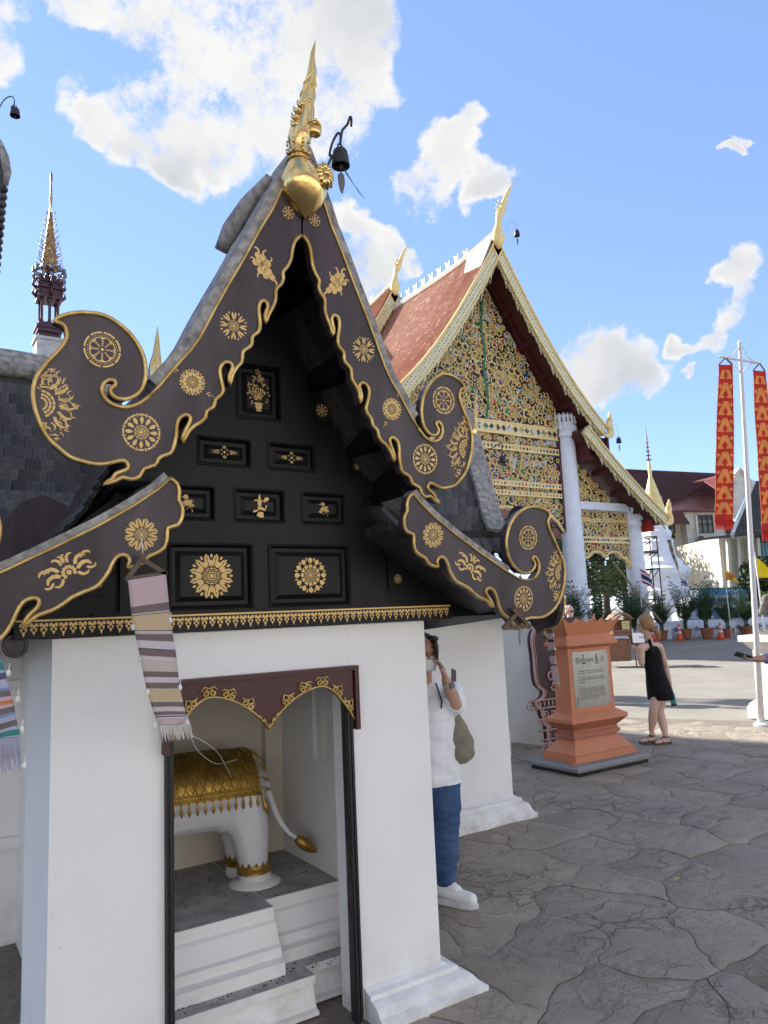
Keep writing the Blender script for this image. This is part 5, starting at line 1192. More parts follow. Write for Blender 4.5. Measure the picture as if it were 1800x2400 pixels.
for sg in (-1, 1):
    hall_roof(UPRs, HV, 31.5, 0, sg, 'tile_field', .35); hall_roof(UPRs, 30.6, 50, 1.0, sg, 'tile_field', .4)
    if sg > 0: hall_roof(LWRs, HV, 31.5, 0, sg, 'tile_field'); hall_roof(LWRs, 30.6, 50, 1.0, sg, 'tile_field')
# battens under the eaves
for sg in (-1, 1):
    for line, ts in ((UPR, (.16,.32,.47,.62,.78,.93)), (LWR, (.12,.34,.56,.78,.96)))[:2 if sg > 0 else 1]:
        for t in ts:
            k = t*(len(line)-1); i = int(k); f = k-i; s0 = line[i][0]+(line[i+1][0]-line[i][0])*f; z0 = line[i][1]+(line[i+1][1]-line[i][1])*f
            m = MB(); m.box(HX+sg*s0-.10, HX+sg*s0+.10, HV+.1, HY-.02, z0-.42, z0-.2); m.build('batten', SOFFIT, HALL)
    m = MB(); pts = [Vector((HX+sg*s, HY-.25, z-.36)) for s, z in UPRs]; m.tube(pts, .10, 4); 
    m.build('gable_rake', MAROON, HALL)
    m = MB(); rnb = random.Random(1)
    for p, q in zip(pts, pts[1:]):
        for k in range(5): c = p.lerp(q, k/5); m.obox(c+V3(0,-.12,0), .10, .05, .10)
    m.build('dentil_row', MAROON, HALL, kind='stuff')
# bargeboards: band with flame-toothed lower edge
def barge(line, y, dz, sg, wd, tooth, root, name='bargeboard', skip=0.0):
    m = MB(); P = [(s, z) for s, z in line]; n = len(P); L_ = 0
    up = []; lo = []
    for i in range(n):
        a, b = P[max(0, i-1)], P[min(n-1, i+1)]; d = Vector((b[0]-a[0], b[1]-a[1])).normalized(); nn = Vector((-d.y, d.x)); nn = nn if nn.y > 0 else -nn
        up.append((P[i][0]+nn.x*.12, P[i][1]+nn.y*.12)); lo.append((P[i][0]-nn.x*wd, P[i][1]-nn.y*wd))
    m.loft([[Vector((HX+sg*s, y+o, z+dz)) for s, z in (u, l)]+[Vector((HX+sg*s, y+.16-o*0, z+dz)) for s, z in (l, u)] for u, l in zip(up, lo) for o in (0,)])
    b = m.build(name, DOT, root)
    e = MB(); e.tube([Vector((HX+sg*s, y-.02, z+dz)) for s, z in up], .055, 5); e.tube([Vector((HX+sg*s, y-.02, z+dz)) for s, z in lo], .04, 5); e.build('gilded_edge', LGOLD, b, smooth=True)
    # teeth
    t_ = MB(); tot = 0
    dist = [0]
    for p, q in zip(lo, lo[1:]): dist.append(dist[-1]+math.hypot(q[0]-p[0], q[1]-p[1]))
    k = 0; d = .25
    while d < dist[-1]-.1:
        i = max(j for j in range(n-1) if dist[j] <= d); f = (d-dist[i])/(dist[i+1]-dist[i]); s = lo[i][0]+(lo[i+1][0]-lo[i][0])*f; z = lo[i][1]+(lo[i+1][1]-lo[i][1])*f
        dx, dz_ = lo[i+1][0]-lo[i][0], lo[i+1][1]-lo[i][1]; l = math.hypot(dx, dz_); dx, dz_ = dx/l, dz_/l
        big = tooth*(1.0 if k % 3 else 1.7)
        Q = [(s-dx*.20, z-dz_*.20+.03), (s+dx*.16, z+dz_*.16+.03), (s+dx*.12+.0, z+dz_*.12-big*.35), (s+dx*.22, z+dz_*.22-big), (s-dx*.02, z-dz_*.02-big*.45)]
        t_.prism([Vector((HX+sg*a, y+.03, c+dz)) for a, c in Q], (0,.08,0)); d += .36; k += 1
    t_.build('flame_teeth', DOT, b, kind='stuff')
for sg in (-1, 1):
    barge(UPRs, HV, 0, sg, .36, .26, HALL)
    if sg > 0: barge(LWRs, HV, 0, sg, .32, .22, HALL)
    barge(UPRs, 30.6, 1.0, sg, .36, .26, HALL)
# finials
def horn(base, s, parent, fwd=V3(.12,-1,0)):
    f = fwd.normalized(); P = [(0,-.5,.05),(0,-.25,.30),(0,.05,.42),(0,.35,.36),(.03,.65,.22),(.05,.95,.17),(.08,1.2,.22),(.14,1.45,.27),(.22,1.6,.22),(.26,1.9,.20),(.34,2.25,.16),(.46,2.7,.11),(.60,3.1,.06),(.70,3.45,.01)]
    m = MB(); m.tube([Vector(base)+(V3(1.75,-.15,0)*x+V3(0,0,1)*z)*s for x, z, r in P], [r*s*.82 for x, z, r in P], 12)
    for x, z in ((.02,1.45),(.05,1.65),(.12,1.9)): m.tube([Vector(base)+(V3(1.75,-.15,0)*(x+.07)+V3(0,0,z))*s, Vector(base)+(V3(1.75,-.15,0)*(x-.03)+V3(0,0,z+.24))*s], [.09*s,.01*s], 6)
    m.build('roof_horn', LGOLD, parent, smooth=True)
horn((HX, HV-.1, 17.55), .88, HALL); horn((HX, 30.5, 18.6), .80, HALL)
def naga(base, s, sg):
    m = MB(); P = [(-.5,.10,.20),(-.15,-.12,.26),(.25,-.12,.30),(.50,.15,.26),(.42,.50,.24),(.40,.85,.24),(.50,1.2,.16),(.56,1.55,.07),(.60,1.75,.01)]
    pts = bez([Vector(base)+V3(sg*x*s,0,z*s) for x, z, r in P], 3); rr = [P[min(len(P)-1, int(i/3))][2]*s for i in range(len(pts))]
    m.tube(pts, rr, 8, flat=.4)
    for x, z in ((.2,.45),(.2,.8),(.3,1.1),(.62,.5),(.66,.9)): m.tube([Vector(base)+V3(sg*.42*s,0,z*s), Vector(base)+V3(sg*x*s,0,(z+.28)*s)], [.12*s,.01*s], 6)
    m.build('naga_finial', LGOLD, HALL, smooth=True)
for sg in (-1, 1): naga((HX+sg*6.0, HV, 9.55), .62, sg)
naga((HX+9.75, HV, 5.6), .62, 1)
# ridge crest: white capping and small bird finials
def ridge(y0, y1, z, lift, n):
    m = MB(); pts = [Vector((HX, y, z+.10+lift*max(0, 1-(y-y0)/4.0)**2)) for y in [y0+(y1-y0)*k/12 for k in range(13)]]
    m.tube(pts, .17, 6); m.build('ridge_capping', mat('cream_ridge', (.70,.64,.52), .7), HALL)
    q = MB(); c = V3(0,0,0)
    q.prism([(0,y,z_) for y, z_ in ((-.12,0),(.12,0),(.10,.16),(.15,.30),(.22,.40),(.09,.37),(.0,.26),(-.09,.29),(-.16,.43),(-.15,.24))], (.07,0,0))
    me = q.build('ridge_bird', mat('grey_white_ceramic', (.46,.49,.52), .4), HALL)
    me.data.transform(Matrix.Translation(ORG[HALL.name])); me.location = Vector((HX-.03, y0+1.9, z+.25))-ORG[HALL.name]
    for k in range(1, n):
        o = me.copy(); COL.objects.link(o); yy = y0+1.9+k*(y1-y0-2.2)/n; o.location = Vector((HX-.03, yy, z+.25+lift*max(0, 1-(yy-y0)/4.0)**2))-ORG[HALL.name]
ridge(HV+.2, 31, 17.45, .35, 9); ridge(30.8, 50, 18.45, .4, 12)
m = MB(); m.prism([(HX-.9,HV+.05,16.15),(HX-.62,HV+1.5,16.5),(HX,HV+1.9,17.75),(HX,HV+.05,18.0)], (-.05,0,.05)); m.build('ridge_shoulder', mat('cream_ridge', (.70,.64,.52), .7), HALL)
# carved gilded scrollwork over glass mosaic
def scrolls(test, x0, x1, z0, z1, sp, y, seed, parent, sym=True, name='carved_scrollwork'):
    rn = random.Random(seed); m = MB(); row = 0; z = z0+sp*.5
    while z < z1:
        x = x0+(sp*.5 if row % 2 else 0)
        while x < x1:
            cx, cz = x+rn.uniform(-.1,.1)*sp, z+rn.uniform(-.1,.1)*sp
            if test(cx, cz):
                r = sp*rn.choice((.40,.52,.62,.78)); a0 = rn.uniform(0, 2*PI); dr = rn.choice((-1,1)); n = 13; turn = rn.uniform(6.5,9)
                P = [Vector((HX+cx+r*(1-.80*k/n)*math.cos(a0+dr*turn*k/n), y-.05-.07*(k/n), cz+r*(1-.80*k/n)*math.sin(a0+dr*turn*k/n))) for k in range(n+1)]
                m.tube(P, [sp*.05]*3+[sp*.065]*8+[sp*.09]*3, 4)
                for k in range(5):
                    a = a0+2*PI*k/5; q = Vector((HX+cx+r*.62*math.cos(a), y-.06, cz+r*.62*math.sin(a))); b = a+dr*1.1
                    m.tube([q, q+V3(math.cos(b)*r*.22,-.03,math.sin(b)*r*.22), q+V3(math.cos(b+dr*.9)*r*.34,-.02,math.sin(b+dr*.9)*r*.34)], [sp*.03,sp*.075,sp*.015], 4)
            x += sp
        z += sp*.86; row += 1
    return m.build(name, LGOLD, parent)
def hw_up(z):     # half width of the upper gable under the roof boarding
    for (s0, a), (s1, b) in zip(UPRs, UPRs[1:]):
        if b <= z+.55 <= a: return s0+(s1-s0)*((a-z-.55)/(a-b))
    return 0 if z > 15 else 6
tri = [(-4.6,9.95),(4.6,9.95)]+[(min(4.6, hw_up(z)), z) for z in (10.3,11,12,13,14,15,16,16.6)]+[(-min(4.6, hw_up(z)), z) for z in (16.6,16,15,14,13,12,11,10.3)]
m = MB(); m.prism([(HX+x, HY, z) for x, z in tri], (0,.15,0)); gp = m.build('gable_panel', MOS, HALL)
scrolls(lambda x, z: abs(x) < min(4.45, hw_up(z)-.12), -4.5, 4.5, 9.95, 16.8, .37, HY, 5, gp)
# central stem
m = MB(); m.tube([(HX+.06*math.sin(z*3), HY-.10, z) for z in [10+.2*k for k in range(32)]], .06, 5); m.build('carved_stem', mat('green_glass', (.03,.22,.10), .2), gp)
LAT = mat('gilded_lattice', (.92,.70,.32), .42, metal=.2, col2=(.75,.50,.18), vs=5)
def band(x0, x1, z0, z1, y, n, parent, cols=True):
    m = MB(); m.box(HX+x0, HX+x1, y-.12, y+.05, z0, z1); b = m.build('carved_band', LAT, parent)
    t_ = MB(); h = (z1-z0)
    for k in range(n):
        cx = HX+x0+(x1-x0)*(k+.5)/n; r = h*.27
        t_.face([(cx-r, y-.124, (z0+z1)/2), (cx, y-.124, (z0+z1)/2-r), (cx+r, y-.124, (z0+z1)/2), (cx, y-.124, (z0+z1)/2+r)])
    t_.build('inlay', MOS, b, kind='stuff')
    e = MB(); e.box(HX+x0, HX+x1, y-.15, y-.121, z0, z0+h*.10); e.build('band_rim', LGOLD, b); e = MB(); e.box(HX+x0, HX+x1, y-.15, y-.121, z1-h*.10, z1); e.build('band_rim', LGOLD, b)
band(-4.15,4.15,9.32,9.9,HY,24,HALL); band(-4.15,4.15,8.62,8.92,HY,40,HALL); band(-4.15,4.15,7.02,7.28,HY,40,HALL); band(-4.15,4.15,6.62,6.84,HY,40,HALL)
m = MB(); m.box(HX-4.15,HX+4.15,HY,HY+.12,6.6,9.94); mid = m.build('gable_panel', MOS, HALL)
scrolls(lambda x, z: True, -4.05, 4.05, 7.3, 8.6, .36, HY, 6, mid); scrolls(lambda x, z: True, -4.05, 4.05, 8.93, 9.3, .34, HY, 7, mid); scrolls(lambda x, z: True, -4.05, 4.05, 6.85, 7.0, .28, HY, 8, mid)
def lobe(x, hw, zt, drop, nl):      # multi-lobed arch line
    t = abs(x)/hw
    base = zt-drop*max(0, (t-.62)/.38)**1.6
    return base-.22*abs(math.sin(x/hw*nl*PI/2+PI/2))**0 * (abs(math.cos(x/hw*nl*PI/2))**6)*(.5 if t > .85 else 1)
def valance(x0, x1, z1, zt, drop, nl, seed, root):
    c = (x0+x1)/2; hw = (x1-x0)/2; xs = [c-hw+2*hw*k/60 for k in range(61)]
    m = MB(); m.prism([(HX+x0,HY,z1),(HX+x1,HY,z1)]+[(HX+x, HY, lobe(x-c,hw,zt,drop,nl)) for x in reversed(xs)], (0,.12,0)); v = m.build('arched_valance', MOS, root)
    scrolls(lambda x, z: z > lobe(x-c,hw,zt,drop,nl)+.12, x0+.1, x1-.1, zt-drop, z1, .34, HY, seed, v)
    e = MB(); e.tube([(HX+x, HY-.06, lobe(x-c,hw,zt,drop,nl)+.06) for x in xs], .075, 5); e.build('gilded_edge', LGOLD, v, smooth=True)
valance(-4.15,4.15,6.6,6.05,.9,6,9,HALL)
for sg in (-1, 1):
    m = MB(); m.box(HX+sg*4.27-.11, HX+sg*4.27+.11, HY-.1, HY+.2, 5.1, 9.9); m.build('maroon_post', MAROON, HALL)
    a, b = 5.05, 8.55
    if sg > 0:
        # sloping side panel above the tie beam
        def zr(x, sg=sg): 
            s = abs(x)
            for (s0, za), (s1, zb) in zip(LWRs, LWRs[1:]):
                if s0 <= s <= s1: return za+(zb-za)*(s-s0)/(s1-s0)-.55
            return 9
        m = MB(); m.prism([(HX+a,HY,6.56),(HX+b,HY,6.56)]+[(HX+x, HY, max(6.57, zr(x))) for x in [b+(a-b)*k/10 for k in range(11)]], (0,.12,0)); sp_ = m.build('side_panel', MOS, HALL)
        scrolls(lambda x, z: z < zr(x)-.10, a+.05, b-.05, 6.56, 9.2, .36, HY, 12+sg, sp_)
        m = MB(); m.box(HX+a-.35, HX+b+.35, HY-.22, HY+.22, 6.17, 6.55); m.box(HX+a+.1, HX+b-.1, HY-.26, HY-.221, 6.2, 6.28); m.build('tie_beam', WHITEPAINT, HALL)
        m = MB(); m.box(HX+a, HX+b, HY, HY+.12, 4.6, 6.12); lp = m.build('side_panel', MOS, HALL)
        scrolls(lambda x, z: True, a+.05, b-.05, 4.95, 6.1, .34, HY, 20+sg, lp)
        band(a, b, 4.62, 4.92, HY, 26, HALL); band(a, b, 5.62, 5.76, HY, 40, HALL)
        valance(a, b, 4.6, 4.15, .75, 3, 30+sg, HALL)
    for x, zt, r in ((4.75, 10.65, .45), (8.98, 6.62, .42))[:2 if sg > 0 else 1]:
        cx = HX+sg*x; k = zt
        m = MB(); m.lathe([(r*1.12,0),(r*1.1,3),(r*1.0,zt-1.6),(r*.96,zt-1.15)], (cx,HY,0), 24); col_ = m.build('column', WHITEPAINT, HALL, smooth=True)
        m = MB(); m.lathe([(r*1.0,zt-1.15),(r*1.12,zt-1.10),(r*1.12,zt-.98),(r*1.02,zt-.92),(r*1.10,zt-.80),(r*1.12,zt-.62),(r*1.0,zt-.58),(r*1.05,zt-.5),(r*1.2,zt-.10),(r*1.1,zt-.1)], (cx,HY,0), 24); m.build('capital', WHITEPAINT, col_, smooth=True)
        m = MB()
        for row, zz in ((0, zt-.52), (1, zt-.95)):
            for q in range(16):
                a_ = 2*PI*q/16; rr = r*(1.16 if row == 0 else 1.14); m.ball((cx+rr*math.cos(a_), HY+rr*math.sin(a_), zz+.26), .085, .05 if abs(math.cos(a_)) < .7 else .085, .30 if row == 0 else .18, 6, 5)
        m.build('lotus_petals', WHITEPAINT, col_, smooth=True)
        m = MB()
        for q in range(16): a_ = 2*PI*(q+.5)/16; m.obox((cx+r*1.10*math.cos(a_), HY+r*1.10*math.sin(a_), zt-.32), .06, .06, .2)
        m.build('mirror_inlay', mat('dark_mirror', (.08,.09,.10), .15), col_, kind='stuff')
        if x < 5:
            m = MB(); m.lathe([(r*1.5,1.4),(r*1.45,1.5),(r*1.2,1.6),(r*1.3,1.9),(r*1.2,2.2),(r*1.45,2.3),(r*1.5,2.45),(r*1.15,2.5)], (cx,HY,0), 8, ph=PI/8); m.build('column_collar', WHITEPAINT, col_)
    # carved maroon block between the roof tiers
    m = MB(); m.box(HX+sg*5.75-.62, HX+sg*5.75+.62, HV+.35, 31, 8.35, 9.45); m.build('tier_block', MAROON, HALL)
    m = MB(); rnq = random.Random(4)
    for q in range(60): m.obox((HX+sg*5.75+rnq.uniform(-.55,.55), HV+.34, rnq.uniform(8.5,9.3)), .07, .04, .07, V3(1,0,1), V3(0,1,0), V3(-1,0,1))
    m.tube([(HX+sg*6.35, HV+.30, 8.3), (HX+sg*6.35, HV+.30, 9.5)], .09, 8); m.build('fret_relief', MAROON, HALL, kind='stuff')
    if sg < 0: m = MB(); m.box(HX-5.3, HX-5.0, HY+.5, 48, 0, 8.4); m.build('side_wall', WHITEPAINT, HALL); continue
    m = MB(); m.box(HX+sg*9.55-.06, HX+sg*9.55+.06, HV+.6, HY+2.6, 5.2, 5.95); m.build('eave_fascia', mat('red_lacquer', (.42,.035,.02), .5), HALL)
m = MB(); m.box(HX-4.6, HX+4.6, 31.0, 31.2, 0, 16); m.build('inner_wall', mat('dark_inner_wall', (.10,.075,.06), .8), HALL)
m = MB(); m.box(HX-5.6, HX+10, HY-.9, 50, -.03, .55); m.build('platform', WHITEPAINT, HALL)
pb = at_d(1116, 497, 32.6); bell('temple_bell', 'tiny bell hanging from the horn at the peak of the gold gable', pb, .28, .13, [[Vector((HX+.35, HV-.2, 17.9)), pb+V3(-.4,0,.25), pb+V3(-.1,0,.3), pb+V3(0,0,.1)]], 'roof bells')
pb = at_d(1336, 945, 34.6); bell('temple_bell', 'tiny bell hanging from the naga at the hall roof corner', pb, .26, .12, [[Vector((HX+6.3, HV, 9.6)), pb+V3(-.35,0,.55), pb+V3(-.05,0,.5), pb+V3(0,0,.1)]], 'roof bells')
# ------------------------------------------------------------------ scaffolds
STEELB = mat('black_scaffold_pipe', (.03,.03,.035), .5, metal=.4)
def scaffold(name, label, p0, ux, uy, w, d, levels, r=.03, group=None, planks=()):
    root = thing(name, label, 'scaffold', p0, group=group); p0 = Vector(p0); ux, uy = Vector(ux).normalized(), Vector(uy).normalized()
    for i in (0, 1):
        for j in (0, 1): m = MB(); b = p0+ux*w*i+uy*d*j; m.tube([b, b+V3(0,0,levels[-1])], r, 6); m.build('upright', STEELB, root)
    for z in levels:
        m = MB()
        for i in (0, 1): m.tube([p0+ux*w*i+V3(0,0,z), p0+ux*w*i+uy*d+V3(0,0,z)], r*.9, 5)
        for j in (0, 1): m.tube([p0+uy*d*j+V3(0,0,z), p0+ux*w+uy*d*j+V3(0,0,z)], r*.9, 5)
        m.build('ledger', STEELB, root)
    for a, b in zip(levels, levels[1:]):
        for j in (0, 1): m = MB(); m.tube([p0+uy*d*j+V3(0,0,a), p0+ux*w+uy*d*j+V3(0,0,b)], r*.7, 5); m.build('brace', STEELB, root)
    for z in planks: m = MB(); m.beam(p0+V3(0,0,z)+uy*.1-ux*.1, p0+ux*w*1.05+uy*.2+V3(0,0,z+.05), .3, .06); m.build('plank', mat('grey_plank', (.20,.15,.11), .8, var=.2, vs=8), root)
    return root
RH = Vector((CR.x, CR.y, 0)).normalized(); FH = Vector((CF.x, CF.y, 0)).normalized()
g0 = at_d(1383, 1330, 36.5); g0.z = 0
scaffold('scaffold', 'black pipe scaffold standing against the white tower', g0, RH, FH, 1.15, 1.0, [.9,1.9,3.4,4.2,4.98], .032, planks=(4.24,))
scaffold('scaffold', 'black pipe scaffold inside the arched side bay of the hall', (HX+5.3, HY+1.8, .55), (1,0,0), (0,1,0), 2.6, 1.2, [.6,1.9,2.75,4.0,5.2], .03)
scaffold('scaffold', 'black pipe scaffold in the dark central bay of the hall', (HX+1.0, HY+2.4, .55), (1,0,0), (0,1,0), 2.6, 1.2, [1.2,2.6,4,5.4,6.2], .03)
pm = MB(); pm.tube([at_d(1325,1215,34.5), at_d(1400,1310,33.5), at_d(1430,1345,33.3)], .05, 6); tag(pm.build('bamboo_pole', mat('dry_bamboo', (.36,.24,.12), .6, var=.2, vs=5), None, smooth=True), 'long bamboo pole leaning across the white side column', 'pole')
# ------------------------------------------------------------------ white tower with gold spire
zr_ = lambda a, b: ((1480+a*.19289)/K, (1080+b*.19289)/K)
def Pd(a, b, D): return at_d(*zr_(a, b), D)
tc_ = Pd(390, 1900, 47); tc_.z = 0
TW = thing('white_chedi', 'white stepped chedi with gold spire behind the scaffold', 'chedi', tc_)
prof = [(2.35,0),(2.35,.6),(2.2,.7),(2.2,1.1),(2.05,1.2),(2.0,1.6),(2.15,1.7),(1.9,1.8),(1.9,2.3),(2.1,2.5),(1.85,2.75),(2.0,3.0),(1.85,3.15),(2.2,3.5),(2.25,3.85),(1.75,4.05),(1.7,4.3),(1.3,4.6),(1.15,5.5),(1.25,5.6),(1.05,5.75),(1.15,6.1),(1.1,6.25),(.92,6.35),(.95,6.7),(.88,6.95),(.8,7.0)]
m = MB(); m.lathe([(r*.86, z) for r, z in prof], tc_, 12, ph=PI/12+.6); m.build('tower_body', WHITEPAINT, TW)
gb = Pd(205, 430, 47); hb = gb.z
m = MB(); m.lathe([(.8,6.9),(.75,7.6),(.62,hb-.3),(.56,hb-.05),(.56,hb+.05)], (tc_.x,tc_.y,0), 16); m.build('gold_bell', LGOLD, TW, smooth=True)
q = [(.62,hb)]; 
for k in range(11): r = .62-.045*k; q += [(r, hb+.05+k*.13), (r-.05, hb+.13+k*.13)]
q += [(.13,hb+1.6),(.16,hb+2.0),(.06,hb+2.5)]
m = MB(); m.lathe([(r*.85, z) for r, z in q], (tc_.x,tc_.y,0), 14); m.build('gold_spire', LGOLD, TW, smooth=True)
m = MB(); tz = hb+2.5
for k in range(6): m.lathe([(.05,tz+k*.28),(.22-.03*k,tz+.03+k*.28),(.05,tz+.10+k*.28)], (tc_.x,tc_.y,0), 10)
m.tube([(tc_.x,tc_.y,tz),(tc_.x,tc_.y,tz+2.3)], [.05,.01], 6); m.build('tiered_umbrella', mat('tarnished_gilt', (.30,.14,.08), .4, metal=.6), TW)
# ------------------------------------------------------------------ apartment block and house (camera-facing fronts)
CREAM = mat('cream_render', (.70,.66,.54), .85, var=.07, vs=.7); OFFW = mat('stained_white_render', (.66,.65,.60), .85, col2=(.48,.45,.40), vs=1.2)
GLASS = mat('dark_window_glass', (.05,.06,.065), .12, var=.1, spec=.8); FRAME = mat('black_window_frame', (.03,.03,.03), .5); CURT = mat('grey_curtain', (.20,.22,.21), .9)
ROOFM = mat('maroon_roof_sheet', (.085,.020,.018), .6, var=.2, vs=1.5)
AP = thing('apartment_block', 'cream apartment block with dark maroon roof behind the hall', 'building', Pd(700, 1540, 62)*1)
D1 = 62
def quad_box(m, pts, depth): m.prism(pts, FH*depth)
m = MB(); quad_box(m, [Pd(330,730,D1), Pd(705,745,D1), Pd(790,1600,D1), Pd(330,1600,D1)], 8); m.build('wall', CREAM, AP)
m = MB(); quad_box(m, [Pd(640,600,D1-1.2), Pd(1000,600,D1-1.2), Pd(1150,640,D1-1.2), Pd(1160,1600,D1-1.2), Pd(770,1600,D1-1.2)], 9); wing = m.build('wing_wall', OFFW, AP)
m = MB(); m.prism([Pd(-900,60,D1+7), Pd(1040,150,D1+7), Pd(1200,640,D1-1.5), Pd(990,600,D1-1.5), Pd(600,600,D1-1.5), Pd(705,748,D1-1.6), Pd(-900,700,D1-1.6)], V3(0,0,-.18)); rf = m.build('roof', ROOFM, AP)
m = MB()
for k in range(1, 24):
    t = k/24; a_ = Pd(-900,60,D1+7).lerp(Pd(-900,700,D1-1.6), t); b_ = Pd(1040,150,D1+7).lerp(Pd(1000,600,D1-1.5), t); m.tube([a_+V3(0,0,.04), b_+V3(0,0,.04)], .05, 4)
m.build('roof_course', ROOFM, rf, kind='stuff')
m = MB(); m.prism([Pd(745,255,D1+1.5), Pd(1030,180,D1+3), Pd(1260,140,D1+2), Pd(1060,360,D1-1.7), Pd(880,240,D1+1)], V3(0,0,-.1)); m.build('dormer_roof', mat('red_roof_tile', (.24,.06,.045), .6, var=.15, vs=6), rf)
m = MB(); m.prism([Pd(1320,90,D1-3), Pd(1470,260,D1-3), Pd(1250,720,D1-3), Pd(1225,640,D1-3), Pd(1235,250,D1-3)], FH*3); m.build('gable_wall', OFFW, AP)
m = MB(); m.prism([Pd(1240,170,D1-3.3), Pd(1320,80,D1-3.3), Pd(1340,110,D1-3.3), Pd(1255,205,D1-3.3)], FH*3.2); m.prism([Pd(1320,80,D1-3.3), Pd(1340,95,D1-3.3), Pd(1480,250,D1-3.3), Pd(1462,280,D1-3.3)], FH*3.2); m.build('gable_coping', OFFW, AP)
def window(root, a0, b0, a1, b1, D, nx, nz, name='window', gl=GLASS, sk=8):
    P = lambda u, v: Pd(a0+(a1-a0)*u+sk*v, b0+(b1-b0)*v, D-.10)
    m = MB(); m.prism([P(0,0), P(1,0), P(1,1), P(0,1)], FH*.06); w_ = m.build(name, gl, root)
    f = MB()
    for k in range(nx+1): f.beam(P(k/nx,0)-FH*.05, P(k/nx,1)-FH*.05, .07, .10, up=FH)
    for k in range(nz+1): f.beam(P(0,k/nz)-FH*.05, P(1,k/nz)-FH*.05, .07, .10, up=FH)
    f.build('frame', FRAME, w_); return w_
w_ = window(AP, 785,668,975,872, D1-1.2, 3, 2, sk=22); 
for k in range(3): m = MB(); m.prism([Pd(792+k*66,720,D1-1.14-.17), Pd(850+k*66,720,D1-1.31), Pd(866+k*66,866,D1-1.31), Pd(806+k*66,866,D1-1.31)], FH*.02); m.build('curtain', CURT, w_)
window(AP, 825,1063,1028,1266, D1-1.2, 3, 2, sk=20); window(AP, 418,745,515,880, D1, 2, 1, sk=8); window(AP, 872,1455,1080,1560, D1-1.2, 3, 1, sk=10)
for (a, b) in ((815,922),(855,1318)):
    m = MB(); m.prism([Pd(a,b,D1-1.9), Pd(a+62,b,D1-1.9), Pd(a+66,b+64,D1-1.9), Pd(a+4,b+64,D1-1.9)], FH*.6); u_ = m.build('air_conditioner', mat('ac_white', (.52,.52,.50), .6), AP); f = MB(); f.lathe([(.28,0),(.28,.03)], Pd(a+34,b+32,D1-1.93), 14, ax=tuple(-FH)); f.build('fan_grille', FRAME, u_)
m = MB(); m.prism([Pd(815,985,D1-2.2), Pd(1060,985,D1-2.2), Pd(1065,1050,D1-2.2), Pd(820,1050,D1-2.2)], FH*1.1); m.build('balcony_slab', OFFW, AP); m = MB(); m.prism([Pd(860,1385,D1-2.2), Pd(1100,1385,D1-2.2), Pd(1105,1450,D1-2.2), Pd(865,1450,D1-2.2)], FH*1.1); m.build('balcony_slab', OFFW, AP)
m = MB(); m.tube([Pd(785,660,D1-1.4), Pd(855,1500,D1-1.4)], .09, 6); m.build('drain_pipe', OFFW, AP)
m = MB(); m.prism([Pd(1135,740,D1-1.3), Pd(1260,740,D1-1.3), Pd(1200,900,D1-1.3), Pd(1150,880,D1-1.3)], FH*.5); m.build('dark_gap', FRAME, AP)
D2 = 50
HO = thing('cream_house', 'cream house with dark grey tiled roof and slotted vents at the right', 'building', Pd(1350, 1540, D2)*1)
m = MB(); quad_box(m, [Pd(1055,925,D2), Pd(1900,820,D2), Pd(1950,1700,D2), Pd(1130,1700,D2)], 8); m.build('wall', CREAM, HO)
for k in range(4):
    a = 1085+k*122; m = MB(); m.prism([Pd(a+75,940,D2-.5), Pd(a+110,935,D2-.5), Pd(a+158,1700,D2-.5), Pd(a+123,1700,D2-.5)], FH*.6); m.build('pilaster', CREAM, HO)
    if k < 3:
        for c_ in (0, 1):
            m = MB()
            for r_ in range(17): zz = 1005-k*14+r_*19.5; xx = a+58+c_*22+r_*2.1-(5 if c_ == 0 else 5); m.prism([Pd(xx,zz,D2-.06), Pd(xx+14,zz,D2-.06), Pd(xx+14,zz+10,D2-.06), Pd(xx,zz+10,D2-.06)], FH*.05)
            m.build('vent_slots', FRAME, HO, kind='stuff')
GREYT = mat('grey_roof_tile', (.075,.07,.068), .7, var=.2, vs=4)
m = MB(); m.prism([Pd(1500,245,D2+5), Pd(2000,200,D2+5), Pd(2000,800,D2-1.3), Pd(1240,870,D2-1.3)], V3(0,0,-.15)); r2 = m.build('roof', GREYT, HO)
m = MB()
for k in range(1, 26):
    t = k/26; m.tube([Pd(1500,245,D2+5).lerp(Pd(1240,870,D2-1.3), t)+V3(0,0,.03), Pd(2000,200,D2+5).lerp(Pd(2000,800,D2-1.3), t)+V3(0,0,.03)], .05, 4)
m.build('roof_course', GREYT, r2, kind='stuff')
m = MB(); m.prism([Pd(1480,230,D2+4.6), Pd(1510,250,D2+4.6), Pd(1245,880,D2-1.6), Pd(1210,860,D2-1.6)], V3(0,0,-.3)+FH*.1); m.build('verge_coping', OFFW, HO)
m = MB(); m.prism([Pd(880,935,D2-1.5), Pd(1930,812,D2-1.5), Pd(1930,835,D2-1.5), Pd(900,952,D2-1.5)], FH*1.4); m.build('eave_board', GREYT, HO)
window(HO, 1508,908,1720,1178, D2, 4, 2, sk=40); 
for k in range(3): m = MB(); m.prism([Pd(1530+k*44,1000,D2-.2), Pd(1565+k*44,1000,D2-.2), Pd(1590+k*44,1165,D2-.2), Pd(1556+k*44,1165,D2-.2)], FH*.02); m.build('curtain', mat('teal_curtain', (.18,.36,.36), .9), HO)
